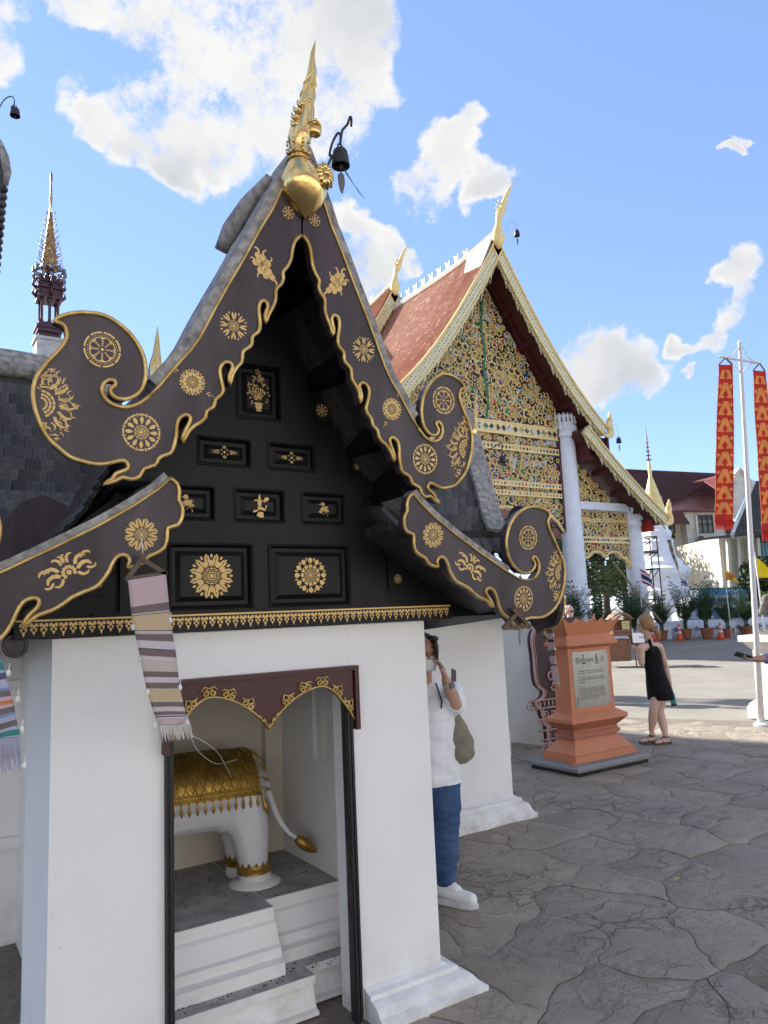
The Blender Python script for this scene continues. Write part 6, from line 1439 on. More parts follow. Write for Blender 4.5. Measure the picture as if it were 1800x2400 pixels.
# ------------------------------------------------------------------ trees behind the hall
LEAFM = [mat('leaf_green_%d' % k, c, .6, var=.25, vs=2, trans=.35) for k, c in enumerate(((.055,.095,.025), (.11,.15,.035), (.035,.06,.02)))]
def tree(p, h, r, seed, label, n=2600, group='trees beyond the hall'):
    rn = random.Random(seed); root = thing('broadleaf_tree', label, 'tree', p, group=group); p = Vector(p); BARK = mat('tree_bark', (.09,.07,.055), .9, var=.2, vs=6, bump=.5, bs=20)
    t_ = MB(); t_.tube([p, p+V3(.1,0,h*.25), p+V3(-.1,.1,h*.5), p+V3(.1,0,h*.75)], [.32,.25,.18,.08], 8); lobes = []
    for k in range(13):
        a = rn.uniform(0, 2*PI); z = h*rn.uniform(.32,.95); q = p+V3(math.cos(a)*r*rn.uniform(.3,.8), math.sin(a)*r*rn.uniform(.3,.8), z); lobes.append((q, r*rn.uniform(.28,.48))); t_.tube([p+V3(0,0,z*.6), p.lerp(q,.6)+V3(0,0,z*.25), q], [.10,.06,.02], 5)
    t_.build('trunk', BARK, root, smooth=True)
    m = MB()
    for k in range(n):
        q, rr = rn.choice(lobes); d = Vector((rn.gauss(0,1), rn.gauss(0,1), rn.gauss(0,.8))).normalized()*rr*rn.uniform(.45,1.1); c = q+d
        u = Vector((rn.uniform(-1,1), rn.uniform(-1,1), rn.uniform(-.6,.6))).normalized(); v = u.orthogonal().normalized(); v = (v*math.cos(k)+u.cross(v)*math.sin(k)); s = rn.uniform(.13,.30)
        m.cur = rn.choice((0,0,1,2)); m.face([c-u*s, c+v*s*.5, c+u*s, c-v*s*.5])
    m.build('crown', LEAFM, root)
for k, (x, y, D, h, r, lab) in enumerate([(1255,1310,56,9,4.2,'leafy tree seen through the arched side bay, nearest the main column'), (1310,1310,60,10,4.5,'leafy tree seen through the arched side bay, behind the scaffold'), (1352,1310,64,9,4,'leafy tree behind the small white column'), (1205,1310,58,11,4.5,'leafy tree behind the dark central bay of the hall'), (1690,1310,44,4.2,2.6,'dark tree beside the cream house at the right edge')]):
    p = at_d(x, y, D); p.z = 0; tree(p, h, r, 40+k, lab)
hd = at_d(1650, 1240, 40)
# ------------------------------------------------------------------ spire building at the left
SPD = 26; sb = at_d(103, 790, SPD); 
ST_ = thing('spired_pavilion', 'maroon and gold tiered spire on a white pavilion roof behind the left curl', 'spire', (sb.x, sb.y, 0))
m = MB(); x0, y0 = sb.x, sb.y
MR2 = mat('maroon_lacquer', (.09,.022,.024), .4, var=.2, vs=6)
m.box(x0-.5,x0+.5,y0-.5,y0+.5,0,sb.z+.15); m.box(x0-.42,x0+.42,y0-.42,y0+.42,sb.z+.151,sb.z+.8); m.box(x0-.47,x0+.47,y0-.47,y0+.47,sb.z+.801,sb.z+.9); m.build('white_base', mat('aged_white_plaster', (.62,.60,.55), .8, col2=(.42,.40,.37), vs=3), ST_)
m = MB(); z = sb.z+.9
for r, a_, b_ in ((.36,0,.12),(.30,.12,.2),(.40,.2,.34),(.44,.34,.44),(.36,.44,.56)): m.box(x0-r,x0+r,y0-r,y0+r,z+a_+.0005,z+b_)
m.build('lacquer_base', MR2, ST_)
for sx in (-1, 1):
    for sy in (-1, 1): m = MB(); m.lathe([(.06,z+.56),(.045,z+.7),(.045,z+1.35),(.07,z+1.45)], (x0+sx*.26,y0+sy*.26,0), 8); m.build('post', MR2, ST_, smooth=True)
m = MB(); m.lathe([(.10,z+.56),(.05,z+.7),(.05,z+1.2),(.10,z+1.45)], (x0,y0-.2,0), 8)
z2 = z+1.45
for r, a_, b_ in ((.40,0,.12),(.34,.12,.35),(.42,.35,.42),(.26,.42,.62),(.32,.62,.68),(.18,.68,.9),(.13,.9,1.25)): m.box(x0-r,x0+r,y0-r,y0+r,z2+a_+.0005,z2+b_)
m.build('lacquer_tower', MR2, ST_)
m = MB()
for zz, r in ((z2+.1,.44),(z2+.42,.44),(z2+.66,.34)):
    for k in range(8): a_ = PI/4*k+PI/4; m.tube([(x0+r*.9*math.cos(a_),y0+r*.9*math.sin(a_),zz),(x0+r*1.2*math.cos(a_),y0+r*1.2*math.sin(a_),zz+.12),(x0+r*1.18*math.cos(a_),y0+r*1.18*math.sin(a_),zz+.30)], [.06,.05,.01], 6)
m.build('flame_corner', MR2, ST_, smooth=True)
z3 = z2+1.2; zt = at_y(106, 368, y0).z
m = MB(); H_ = zt-z3; prof = [(.34,0)]
for k in range(11): r = .31*(1-k/12)**1.05; prof += [(r, H_*(.02+.058*k)), (r*.74, H_*(.055+.058*k))]
prof += [(.05,H_*.70),(.03,H_*.88),(.055,H_*.95),(.005,H_)]
m.lathe([(r, z3+h) for r, h in prof], (x0,y0,0), 12); m.build('gold_tiers', mat('tarnished_gold', (.52,.32,.12), .35, metal=.85, col2=(.22,.10,.06), vs=5), ST_, smooth=True)
m = MB()
for k in range(10):
    r = .31*(1-k/12)+.04; zz = z3+H_*(.03+.058*k); q_ = 10 if k < 5 else 6
    for j in range(q_): a_ = 2*PI*j/q_+k; m.tube([(x0+r*.85*math.cos(a_),y0+r*.85*math.sin(a_),zz),(x0+r*1.2*math.cos(a_),y0+r*1.2*math.sin(a_),zz+.03),(x0+r*1.3*math.cos(a_),y0+r*1.3*math.sin(a_),zz+.16)], [.018,.018,.004], 5)
m.build('tier_flames', mat('silvered_gilt', (.42,.30,.17), .35, metal=.8), ST_, smooth=True)
m = MB()
for j in range(12):
    a_ = 2*PI*j/12; c = Vector((x0+.50*math.cos(a_), y0+.50*math.sin(a_), z3+.02)); m.lathe([(.02,0),(.07,-.05),(.085,-.22),(.08,-.22)], c, 8); m.prism([c+V3(-.06,0,-.32), c+V3(.06,0,-.32), c+V3(.05,0,-.44), c+V3(0,0,-.52), c+V3(-.05,0,-.44)], (0,.02,0))
m.build('rim_bells', mat('silver_bell', (.22,.23,.25), .4, metal=.7), ST_)
m = MB(); m.prism([(x0-4.5,y0-4,6.5),(x0+3.5,y0-4,6.5),(x0+.9,y0,sb.z-.6),(x0-1.2,y0,sb.z-.6)], (0,.3,0)); m.prism([(x0-4.5,y0+4,6.5),(x0+3.5,y0+4,6.5),(x0+.9,y0+.01,sb.z-.6),(x0-1.2,y0+.01,sb.z-.6)], (0,-.3,0)); m.build('roof', ROOFM, ST_)
m = MB(); m.box(x0-3.6,x0+2.6,y0-3,y0+3,0,6.6); m.build('wall', PLASTER, ST_)
# neighbour roof that just enters at the left edge
NB = thing('neighbour_roof', 'dark shingled roof edge with cement cap entering at the upper left edge', 'roof', at_d(-60, 420, 7))
m = MB(); pts = [at_d(-160,300,7), at_d(-30,295,7), at_d(-2,320,7), at_d(12,355,7), at_d(14,385,7), at_d(8,430,7), at_d(0,500,7), at_d(-14,600,7), at_d(-40,800,7), at_d(-200,800,7)]
m.prism([p for p in pts], ray(-400,500).normalized()*2.5); m.build('roof_body', SHINGLE, NB)
m = MB(); m.tube([at_d(-40,292,6.95), at_d(-4,308,6.95), at_d(10,340,6.95), at_d(16,372,6.95), at_d(13,400,6.95)], [.03,.04,.04,.035,.02], 8); m.build('cement_cap', CEMENT, NB, smooth=True)
for k in range(12):
    p = at_d(9-1.5*k, 410+16*k, 6.98); m = MB(); m.ball(p, .035, .05, .036, 8, 5); m.build('edge_shingle', SHINGLE, NB, smooth=True)
pb = at_d(33, 233, 7.0); bell('temple_bell', 'small bell on a curled wire at the upper left edge', pb, .085, .045, [[at_d(-40,300,7), at_d(-8,245,7), at_d(8,217,7), at_d(24,208,7), at_d(31,216,7), at_d(30,226,7), at_d(24,232,7), at_d(28,236,7), at_d(33,231,7)]], 'roof bells', leaf=False)
# ------------------------------------------------------------------ added halls outside the frame: one shades the court, one bounces sunlight back
def plain_hall(name, label, x0, x1, yc, hd, eave, rz):
    o = thing(name, label, 'temple', ((x0+x1)/2, yc, 0)); m = MB()
    for s_ in (-1, 1): m.loft([[Vector((x, yc, rz)), Vector((x, yc+s_*hd*.45, rz-(rz-eave)*.6)), Vector((x, yc+s_*(hd+1), eave-.4)), Vector((x, yc+s_*(hd+1), eave-.7)), Vector((x, yc, rz-.4))] for x in (x0, x1)])
    m.build('roof', ROOFM, o)
    m = MB(); m.box(x0+.6, x1-.6, yc-hd, yc+hd, -.03, eave); m.build('wall', PLASTER, o)
    for x in (x0+.6, x1-.8): m = MB(); m.prism([(x, yc-hd, eave), (x, yc+hd, eave), (x, yc+hd*.45, rz-(rz-eave)*.6-.4), (x, yc, rz-.6), (x, yc-hd*.45, rz-(rz-eave)*.6-.4)], (.2,0,0)); m.build('gable', MAROON, o)
    n = max(3, int((x1-x0)/4))
    for k in range(n):
        for s_ in (-1, 1): m = MB(); m.obox((x0+(x1-x0)*(k+.5)/n, yc+s_*(hd+.03), eave*.45), 1.1, .1, eave*.5); m.build('window', FRAME, o)
plain_hall('added_shade_hall', 'unseen white temple hall with steep maroon roof, added to shade the court', -34, -2.4, 30.5, 6, 9, 23)
plain_hall('added_fill_hall', 'unseen white temple hall behind the viewer, added to reflect sunlight', -24, 26, -17.5, 4.5, 7.5, 13)
# ------------------------------------------------------------------ banner mast and red banners
MP0 = at_z(1645, 1568); mt_ = at_d(1597, 735, 10.0)
MA = thing('banner_mast', 'tall white banner mast with a crossbar and two scrolled stays', 'mast', MP0)
WM = mat('white_metal_pole', (.66,.66,.68), .4, var=.06, vs=6)
m = MB(); m.tube([MP0, MP0.lerp(mt_,.3), MP0.lerp(mt_,.7), mt_-V3(0,0,.06), mt_-V3(0,0,.03), mt_], [.042,.036,.030,.022,.03,.004], 10); m.build('pole', WM, MA, smooth=True)
cl_, cr_ = at_d(1551,770,10.0), at_d(1645,785,10.0)
m = MB(); m.tube([cl_, cl_.lerp(cr_,.06), cl_.lerp(cr_,.94), cr_], [.006,.017,.017,.006], 6); m.build('crossbar', WM, MA, smooth=True)
for sx in (1562, 1634):
    for yy, kk in ((745,1),(812,-1)):
        m = MB(); c0 = at_d(1599+(2 if yy > 780 else 0), yy, 10.0); e0 = at_d(sx, 772 if sx < 1600 else 784, 10.0); mid = c0.lerp(e0,.5)+(V3(0,0,-.05) if kk > 0 else V3(0,0,.06)); m.tube(bez([c0, mid, e0],6), .007, 5); m.build('stay', WM, MA, smooth=True)
m = MB(); f0 = MP0.copy(); m.lathe([(.10,0),(.10,.03),(.05,.05),(.045,.12)], f0, 12); m.build('foot_socket', WM, MA)
def brocade():
    m = bpy.data.materials.new('red_gold_brocade'); m.use_nodes = True; N, L = nodes(m); b = N['Principled BSDF']; b.inputs['Roughness'].default_value = .6
    tc = N.new('ShaderNodeTexCoord'); sp = N.new('ShaderNodeSeparateXYZ'); L.new(tc.outputs['UV'], sp.inputs[0])
    def mth(op, a, b_=None, c=None):
        n = N.new('ShaderNodeMath'); n.operation = op
        for i, v in enumerate((a, b_, c)):
            if v is None: continue
            if isinstance(v, (int, float)): n.inputs[i].default_value = v
            else: L.new(v, n.inputs[i])
        return n.outputs[0]
    U, V_ = sp.outputs[0], sp.outputs[1]
    v9 = mth('FRACT', mth('MULTIPLY', V_, 9.6)); u_ = mth('ABSOLUTE', mth('SUBTRACT', U, .5))
    # stepped pagoda / elephant-like gold figure in every repeat, woven in fine gold lines
    body = mth('LESS_THAN', u_, mth('ADD', .10, mth('MULTIPLY', v9, .38)))
    hole = mth('GREATER_THAN', mth('ADD', mth('ABSOLUTE', mth('SUBTRACT', v9, .72)), mth('MULTIPLY', u_, 1.6)), .26)
    side = mth('GREATER_THAN', mth('ADD', mth('ABSOLUTE', mth('SUBTRACT', v9, .30)), mth('ABSOLUTE', mth('SUBTRACT', u_, .36))), .13)
    band_ = mth('MULTIPLY', mth('GREATER_THAN', v9, .12), mth('LESS_THAN', v9, .92))
    fig = mth('MULTIPLY', mth('MULTIPLY', body, hole), band_)
    fig = mth('MAXIMUM', fig, mth('MULTIPLY', mth('SUBTRACT', 1, side), band_))
    rib = mth('LESS_THAN', mth('FRACT', mth('MULTIPLY', V_, 150)), .62)
    fig = mth('MULTIPLY', fig, rib)
    edge = mth('GREATER_THAN', u_, .47); fig = mth('MAXIMUM', fig, mth('MULTIPLY', edge, .6))
    on = mth('MULTIPLY', mth('GREATER_THAN', V_, .045), mth('LESS_THAN', V_, .95)); fig = mth('MULTIPLY', fig, on)
    mx = N.new('ShaderNodeMix'); mx.data_type = 'RGBA'; mx.inputs['A'].default_value = (.50,.030,.018,1); mx.inputs['B'].default_value = (.72,.48,.14,1); L.new(fig, mx.inputs['Factor'])
    L.new(mx.outputs['Result'], b.inputs['Base Color'])
    tr = N.new('ShaderNodeBsdfTranslucent'); L.new(mx.outputs['Result'], tr.inputs['Color']); ms = N.new('ShaderNodeMixShader'); ms.inputs[0].default_value = .4
    L.new(b.outputs[0], ms.inputs[1]); L.new(tr.outputs[0], ms.inputs[2]); L.new(ms.outputs[0], N['Material Output'].inputs['Surface'])
    return m
BRO = brocade()
REDT = mat('red_thread', (.62,.05,.04), .8, trans=.4)
fm = lambda x, y: at_d(x, y, 9.96)
for lab, Lf, Rf, hg in (('red and gold brocade banner hanging left of the white mast', [(1553,788),(1550,860),(1547,930),(1546,1000),(1545,1070),(1544,1126)], [(1582,788),(1584,860),(1585,930),(1585,1000),(1584,1070),(1584,1126)], [((1553,788),(1566,774)),((1582,788),(1568,774))]),
                      ('red and gold brocade banner hanging right of the mast at the frame edge', [(1627,800),(1629,870),(1633,940),(1638,1010),(1642,1080),(1646,1150)], [(1653,802),(1660,870),(1666,940),(1672,1010),(1677,1080),(1682,1150)], [((1627,800),(1640,786)),((1653,802),(1642,786))])):
    b_ = banner('brocade_banner', lab, Lf, Rf, fm, [(0,(.5,.03,.02))], group='brocade banners on the mast', fringe=.10, hanger=hg, fringe_mat=REDT, rippl=.010)
    [c for c in b_.children if c.name.startswith('cloth')][0].data.materials[0] = BRO
    edge_ = MB(); rn2 = random.Random(3)
    for E_ in (Lf, Rf):
        P_ = bez([fm(*q) for q in E_], 12)
        for p in P_: edge_.tube([p, p+RH*rn2.uniform(-.02,.02)+V3(0,0,-.03)], .003, 3)
    edge_.build('edge_fringe', REDT, b_, kind='stuff')
# ------------------------------------------------------------------ guardian statue on white pedestal
GP = at_d(1710, 1563, 10.6); GP.z = 0
GX, GY = GP.x, GP.y
SPD_ = thing('statue_pedestal', 'white moulded pedestal under the stone guardian at the right edge', 'pedestal', (GX, GY, 0))
WST = mat('white_pedestal_paint', (.72,.70,.64), .7, var=.06, vs=4)
m = MB()
for a, z0, b, z1 in ((.40,0,.40,.17),(.38,.1705,.38,.20),(.38,.2005,.30,.27),(.30,.2705,.30,.33),(.30,.3305,.29,.96),(.29,.9605,.34,1.02),(.34,1.0205,.38,1.08),(.42,1.0805,.42,1.17)):
    m.loft([[Vector((GX+sx*r, GY+sy*r, z)) for sx, sy in ((-1,-1),(1,-1),(1,1),(-1,1))] for r, z in ((a,z0),(b,z1))])
m.build('pedestal_body', WST, SPD_)
GS = thing('guardian_statue', 'grey stone guardian with tall pointed crown seen from behind', 'statue', (GX, GY, 1.17), 0)
STN = mat('carved_grey_stone', (.21,.185,.15), .85, col2=(.10,.09,.075), vs=14, bump=.8, bs=60)
m = MB(); m.box(GX-.24,GX+.24,GY-.18,GY+.18,1.172,1.225); m.build('statue_base', STN, GS)
f_ = -FH; l_v = RH   # seen from behind: right in picture = its right
def gp(x, y, z): return Vector((GX, GY, 1.22))+RH*x+FH*y+V3(0,0,z)
m = MB()
for sx in (-1, 1):
    m.limb([(gp(sx*.085,0,.0),.055),(gp(sx*.08,0,.06),.045),(gp(sx*.085,0,.16),.062),(gp(sx*.075,0,.26),.075)], 10)
    m.limb([(gp(sx*.165,0,.475),.055),(gp(sx*.215,-.01,.37),.046),(gp(sx*.225,.05,.27),.042)], 10); m.limb([(gp(sx*.225,.05,.27),.04),(gp(sx*.14,.14,.25),.035),(gp(sx*.04,.18,.25),.03)], 8)
m.cap(gp(0,0,.28), gp(0,0,.36), .125,.115,14); m.cap(gp(0,0,.36), gp(0,0,.46), .11,.135,14); m.cap(gp(-.1,0,.475), gp(.1,0,.475), .07,.07,10)
m.cap(gp(0,0,.52), gp(0,0,.56), .055,.055,10); m.ball(gp(0,.01,.62), .075,.075,.085,12,8)
fuse(m.build('figure', STN, GS), .012, 3)
m = MB(); m.lathe([(.082,.60),(.085,.64),(.075,.655),(.078,.68),(.065,.695),(.068,.72),(.056,.735),(.058,.76),(.045,.775),(.046,.80),(.032,.82),(.030,.85),(.018,.89),(.004,.93)], gp(0,0,0), 14); m.build('crown', STN, GS)
m = MB(); m.lathe([(.132,.27),(.137,.285),(.132,.30)], gp(0,0,0), 18); 
for sx in (-1, 1): m.tube([gp(sx*.20,-.03,.44), gp(sx*.23,0,.46), gp(sx*.20,.05,.44)], .018, 6)
m.build('belt', STN, GS, smooth=True)
# ------------------------------------------------------------------ potted palms, cones, draped low wall
PALMG = [mat('palm_leaf_%d' % k, c, .5, var=.2, vs=4, trans=.25) for k, c in enumerate(((.035,.075,.028), (.06,.11,.035)))]
POTM = mat('terracotta_pot', (.36,.13,.06), .8, var=.12, vs=6)
def palm(seed, h):
    rn = random.Random(seed); root = thing('potted_palm', 'x', 'plant', (0,0,0), local=True, group='potted palms along the draped wall')
    m = MB(); m.lathe([(.20,0),(.27,.36),(.30,.37),(.31,.45),(.27,.45),(.25,.40)], (0,0,0), 18); pt = m.build('pot', POTM, root, smooth=True, sharp=.7)
    m = MB(); m.lathe([(.255,.40),(.02,.41)], (0,0,0), 14); m.build('soil', mat('potting_soil', (.05,.035,.025), .95), pt)
    m = MB()
    for k in range(17):
        a = rn.uniform(0, 2*PI); L_ = h*rn.uniform(.5,1.1); lean = rn.uniform(.12,.75); b = V3(rn.uniform(-.08,.08), rn.uniform(-.08,.08), .4); d = V3(math.cos(a), math.sin(a), 0)
        P = [b+d*(L_*lean*t*t)+V3(0,0,L_*(t-.22*lean*t*t*1.2)) for t in [q/10 for q in range(11)]]
        m.cur = 1; m.tube(P, [.012*(1-t/12) for t in range(11)], 4); sd2 = d.cross(V3(0,0,1))
        for i in range(3, 11):
            for sg in (-1, 1):
                for hf in (0, .5):
                    p = P[i] if hf == 0 or i == 10 else P[i].lerp(P[i-1], .5); t = (P[i]-P[i-1]).normalized(); ll = .36*math.sin(min(1,(11.5-i)/8)*PI*.5)+.05
                    q = p+sd2*sg*ll*.75+t*ll*.7+V3(0,0,-.06*ll+rn.uniform(-.05,.03)); mid = p.lerp(q,.5)+V3(0,0,.02); w_ = t*.028
                    m.cur = rn.choice((0,0,1)); m.face([p-w_*.4, mid-w_, q, mid+w_, p+w_*.4])
    m.build('fronds', PALMG, root); return root
PA = [palm(3, 2.3), palm(8, 2.0)]
spots = [(1190,1352,'potted palm beside the main white column, left of the wooden box',30,1),(1238,1356,'potted palm directly right of the man with sunglasses',30,1),(1290,1357,'potted palm left of the wooden box roof',31,0),(1372,1360,'potted palm at the foot of the small white column',31,1)]
zp = [(90,2190,'potted palm just left of the blonde woman'),(380,2177,'potted palm just right of the blonde woman'),(665,2170,'potted palm right of the nearer traffic cone'),(930,2165,'potted palm between the two traffic cones'),(1185,2150,'potted palm right of the farther traffic cone'),(1405,2120,'potted palm half hidden behind the stone guardian')]
allp = []
for x, y, lab, D, v in spots: p = at_d(x, y, D); p.z = 0; allp.append((p, lab))
for a, b, lab in zp: allp.append((at_z(*zr_(a, b)), lab))
for i, (p, lab) in enumerate(allp):
    src = PA[i % 2]; o = src if i < 2 else copy_tree(src)
    o.location = p; o.rotation_euler.z = i*1.3; s_ = 1.0+.07*math.sin(i*2.1); o.scale = (s_, s_, s_*(1.0+.06*math.cos(i))); o['label'] = lab
def cone():
    root = thing('traffic_cone', 'x', 'cone', (0,0,0), local=True, group='traffic cones by the draped wall'); OR_ = mat('orange_plastic', (.75,.10,.03), .45); WH = mat('reflective_white', (.75,.75,.75), .4)
    m = MB(); m.box(-.2,.2,-.2,.2,0,.035); m.build('cone_base', OR_, root)
    m = MB(); m.lathe([(.15,.0355),(.125,.12),(.03,.70),(.022,.71)], (0,0,0), 18); c = m.build('cone_body', OR_, root, smooth=True)
    for z0, z1 in ((.28,.38),(.48,.57)):
        r = lambda z: .125-(z-.12)/.58*.095+.004
        m = MB(); m.lathe([(r(z0),z0),(r(z1),z1)], (0,0,0), 18); m.build('white_sleeve', WH, c, smooth=True)
    return root
c0 = cone(); 
for i, (a, b, lab) in enumerate([(590,2182,'orange traffic cone nearer the blonde woman'),(1092,2170,'orange traffic cone nearer the stone guardian'),(272,2190,'orange traffic cone hidden mostly behind the blonde woman')]):
    o = c0 if i == 0 else copy_tree(c0); o.location = at_z(*zr_(a, b)); o.rotation_euler.z = .3+i; o['label'] = lab; o.scale = (1.05,1.05,1.05)
WA, WB = at_z(*zr_(-250,2200)), at_z(*zr_(1800,2105)); WA += FH*.55; WB += FH*.55; wd_ = (WB-WA).normalized(); wn = Vector((-wd_.y, wd_.x, 0)); wn = wn if wn.dot(FH) > 0 else -wn
DW = thing('draped_wall', 'low wall draped in pleated white cloth behind the potted palms', 'wall', WA)
n_ = 260; m = MB(); Ln = (WB-WA).length; rings = []
for k in range(n_+1):
    p = WA+wd_*Ln*k/n_; w1 = .03*math.sin(k*1.9)+.02*math.sin(k*.7)
    rings.append([p-wn*(.10+w1)+V3(0,0,-.02), p-wn*(.05+w1*.6)+V3(0,0,.45), p-wn*(.02)+V3(0,0,.78+.02*math.sin(k*.35)), p+wn*.25+V3(0,0,.82), p+wn*.3+V3(0,0,-.02)])
m.loft(rings); dr = m.build('drape', mat('white_cloth', (.74,.75,.80), .85, var=.05, vs=5), DW, smooth=True)
for k in range(16):
    p = WA+wd_*(Ln*(k+.5)/16)-wn*.17+V3(0,0,.42); m = MB()
    for a in range(4): m.ball(p+wd_*.07*math.cos(a*PI/2)+V3(0,0,.07*math.sin(a*PI/2)), .05, .03, .05, 7, 5)
    m.build('dark_emblem', mat('dark_blue_cloth', (.03,.035,.06), .8), dr)
# ------------------------------------------------------------------ wooden alms box on table with sign
WOOD = mat('brown_varnished_wood', (.22,.085,.035), .45, var=.2, vs=8)
bp0 = at_d(1364, 1378, 21); bp0.z = 0
def lb_(x, y, z): return bp0+RH*x+FH*y+V3(0,0,z)
DT = thing('side_table', 'low brown wooden table under the alms box', 'table', bp0)
for i, (x, y) in enumerate(((-.75,-.3),(.35,-.3),(-.75,.3),(.35,.3))): m = MB(); m.obox(lb_(x,y,.42), .06,.06,.84,RH,FH); m.build('leg', WOOD, DT)
m = MB(); m.obox(lb_(-.2,0,.86), 1.3,.75,.05,RH,FH); m.build('table_top', WOOD, DT)
m = MB(); m.obox(lb_(-.45,-.05,.45), .6,.5,.6,RH,FH); m.build('drawer_box', WOOD, DT)
AB = thing('alms_box', 'brown wooden house-shaped alms box with curved roof and yellow notice', 'box', lb_(-.3,0,.885))
m = MB(); m.obox(lb_(-.3,0,.93), .52,.42,.09,RH,FH); m.build('box_base', WOOD, AB)
for x in (-.24,.24):
    for y in (-.18,.18): m = MB(); m.obox(lb_(-.3+x,y,1.13), .05,.05,.31,RH,FH); m.build('corner_post', WOOD, AB)
m = MB(); m.obox(lb_(-.3,.12,1.13), .44,.02,.30,RH,FH); m.build('back_panel', WOOD, AB)
m = MB(); R_ = [[lb_(-.3+x, y, 1.29+z) for x, z in ((-.34,0),(-.30,.03),(-.2,.14),(-.08,.19),(.08,.19),(.2,.14),(.30,.03),(.34,0),(.30,0),(.18,.09),(.07,.15),(-.07,.15),(-.18,.09),(-.30,0))] for y in (-.27,.27)]
m.loft(R_); m.build('curved_roof', mat('tan_wood', (.26,.15,.08), .6, var=.15, vs=6), AB)
m = MB(); m.obox(lb_(-.20,-.21,1.13), .20,.012,.22,RH,FH); m.build('yellow_notice', mat('yellow_paper', (.66,.62,.28), .8), AB)
m = MB(); 
for k in range(3): m.obox(lb_(-.20,-.2175,1.18-.05*k), .13,.002,.016,RH,FH)
m.build('notice_text', mat('brown_ink', (.2,.14,.05), .8), AB, kind='stuff')
SG = thing('paper_sign', 'small white notice board on thin legs before the wooden table', 'sign', lb_(.12,-.5,0))
m = MB(); m.obox(lb_(.12,-.5,.78), .50,.02,.26,RH,FH); sg_ = m.build('sign_board', WHITEPAINT, SG)
m = MB()
for dx in (-.05,.0,.06): m.obox(lb_(.12+dx,-.512,.79), .03,.003,.045,RH,FH)
m.build('sign_text', INK, sg_, kind='stuff')
for dx in (-.2,.22): m = MB(); m.obox(lb_(.12+dx,-.485,.325), .03,.03,.65,RH,FH); m.build('leg', WOOD, SG)
# ------------------------------------------------------------------ flags
def flag(name, label, base, top, corners, stops, axis_uv=True, group=None, mtl=None):
    root = thing(name, label, 'flag', base, group=group); m = MB(); m.tube([base, top], [.025,.018], 6); m.build('flagpole', WM, root, smooth=True)
    P = [Vector(c) for c in corners]; nu, nv = 10, 8; org = ORG[root.name]; vs = []; uvs = []
    for i in range(nu+1):
        for j in range(nv+1):
            u, v = i/nu, j/nv; p = (P[0].lerp(P[1], u)).lerp(P[3].lerp(P[2], u), v); p = p+FH*(.05*math.sin(u*6+v*1.5)*u)+V3(0,0,.03*math.sin(u*5)*u); vs.append(tuple(p-org)); uvs.append((u, v))
    me = bpy.data.meshes.new('flag_cloth'); me.from_pydata(vs, [], [(i*(nv+1)+j, i*(nv+1)+j+1, (i+1)*(nv+1)+j+1, (i+1)*(nv+1)+j) for i in range(nu) for j in range(nv)]); uv = me.uv_layers.new(name='UVMap')
    for l in me.loops: uv.data[l.index].uv = uvs[l.vertex_index]
    me.materials.append(mtl or bands('flag_'+name+str(len(bpy.data.materials)), 'U', stops, trans=.35)); me.polygons.foreach_set('use_smooth', [True]*len(me.polygons)); me.update()
    o = bpy.data.objects.new('flag_cloth', me); COL.objects.link(o); o.parent = root; ORG[o.name] = org; o.modifiers.new('t', 'SOLIDIFY').thickness = .006
    return root
YEL = (.85,.68,.03)
def yflag(label, a_top, a_bot, cs, D, emb):
    r = flag('yellow_flag', label, Pd(*a_bot, D), Pd(*a_top, D), [Pd(*c, D) for c in cs], [(0,YEL)], group='yellow flags')
    return r
p0 = Pd(1205,1985,30); p0.z = .0
flag('yellow_flag', 'small yellow flag with orange wheel emblem near the stone guardian', p0, Pd(1118,1285,30), [Pd(1125,1305,30), Pd(1225,1385,30), Pd(1320,1480,30), Pd(1150,1450,30)], [(0,YEL)], group='yellow flags')
m = MB(); c = Pd(1205,1405,29.85); m.lathe([(.16,0),(.16,.01),(.11,.01),(.11,0)], c, 16, ax=tuple(-FH)); m.build('wheel_emblem', mat('orange_print', (.75,.28,.04), .8), bpy.data.objects['yellow_flag'])
p0 = Pd(1600,1880,20); p0.z = 0
flag('yellow_flag', 'larger yellow flag cut by the right edge of the frame', p0, Pd(1493,1105,20), [Pd(1503,1165,20), Pd(1640,1270,20), Pd(1760,1430,20), Pd(1530,1425,20)], [(0,YEL)], group='yellow flags')
TH = [(0,(.55,.05,.06)),(.167,(.75,.75,.78)),(.333,(.06,.06,.16)),(.667,(.75,.75,.78)),(.833,(.55,.05,.06))]
p0 = Pd(108,1800,33.5); p0.z = 0
flag('striped_flag', 'striped red white and blue flag beside the small white column', p0, Pd(100,1290,33.5), [Pd(108,1312,33.5), Pd(215,1375,33.5), Pd(290,1560,33.5), Pd(130,1480,33.5)], TH, group='striped national flags')
p0 = Pd(640,1800,36); p0.z = 0
flag('striped_flag', 'small striped red white and blue flag right of the scaffold', p0, Pd(598,1400,36), [Pd(602,1425,36), Pd(660,1455,36), Pd(712,1540,36), Pd(615,1510,36)], TH, group='striped national flags')
fn36 = lambda x, y: at_d(x, y, 36)
S5 = [(0,(.16,.15,.17)),(.12,(.45,.34,.20)),(.2,(.20,.18,.19)),(.34,(.50,.36,.18)),(.42,(.22,.19,.2)),(.6,(.55,.38,.14)),(.7,(.3,.25,.2)),(.82,(.6,.42,.12))]
banner('long_banner', 'long grey and gold banner on a slanting pole beside the scaffold', [zr_(430,955), zr_(470,1100), zr_(515,1220), zr_(560,1325)], [zr_(475,955), zr_(515,1100), zr_(550,1220), zr_(575,1325)], fn36, S5, group=None, fringe=0, hanger=None, rippl=.02, thick=.01)
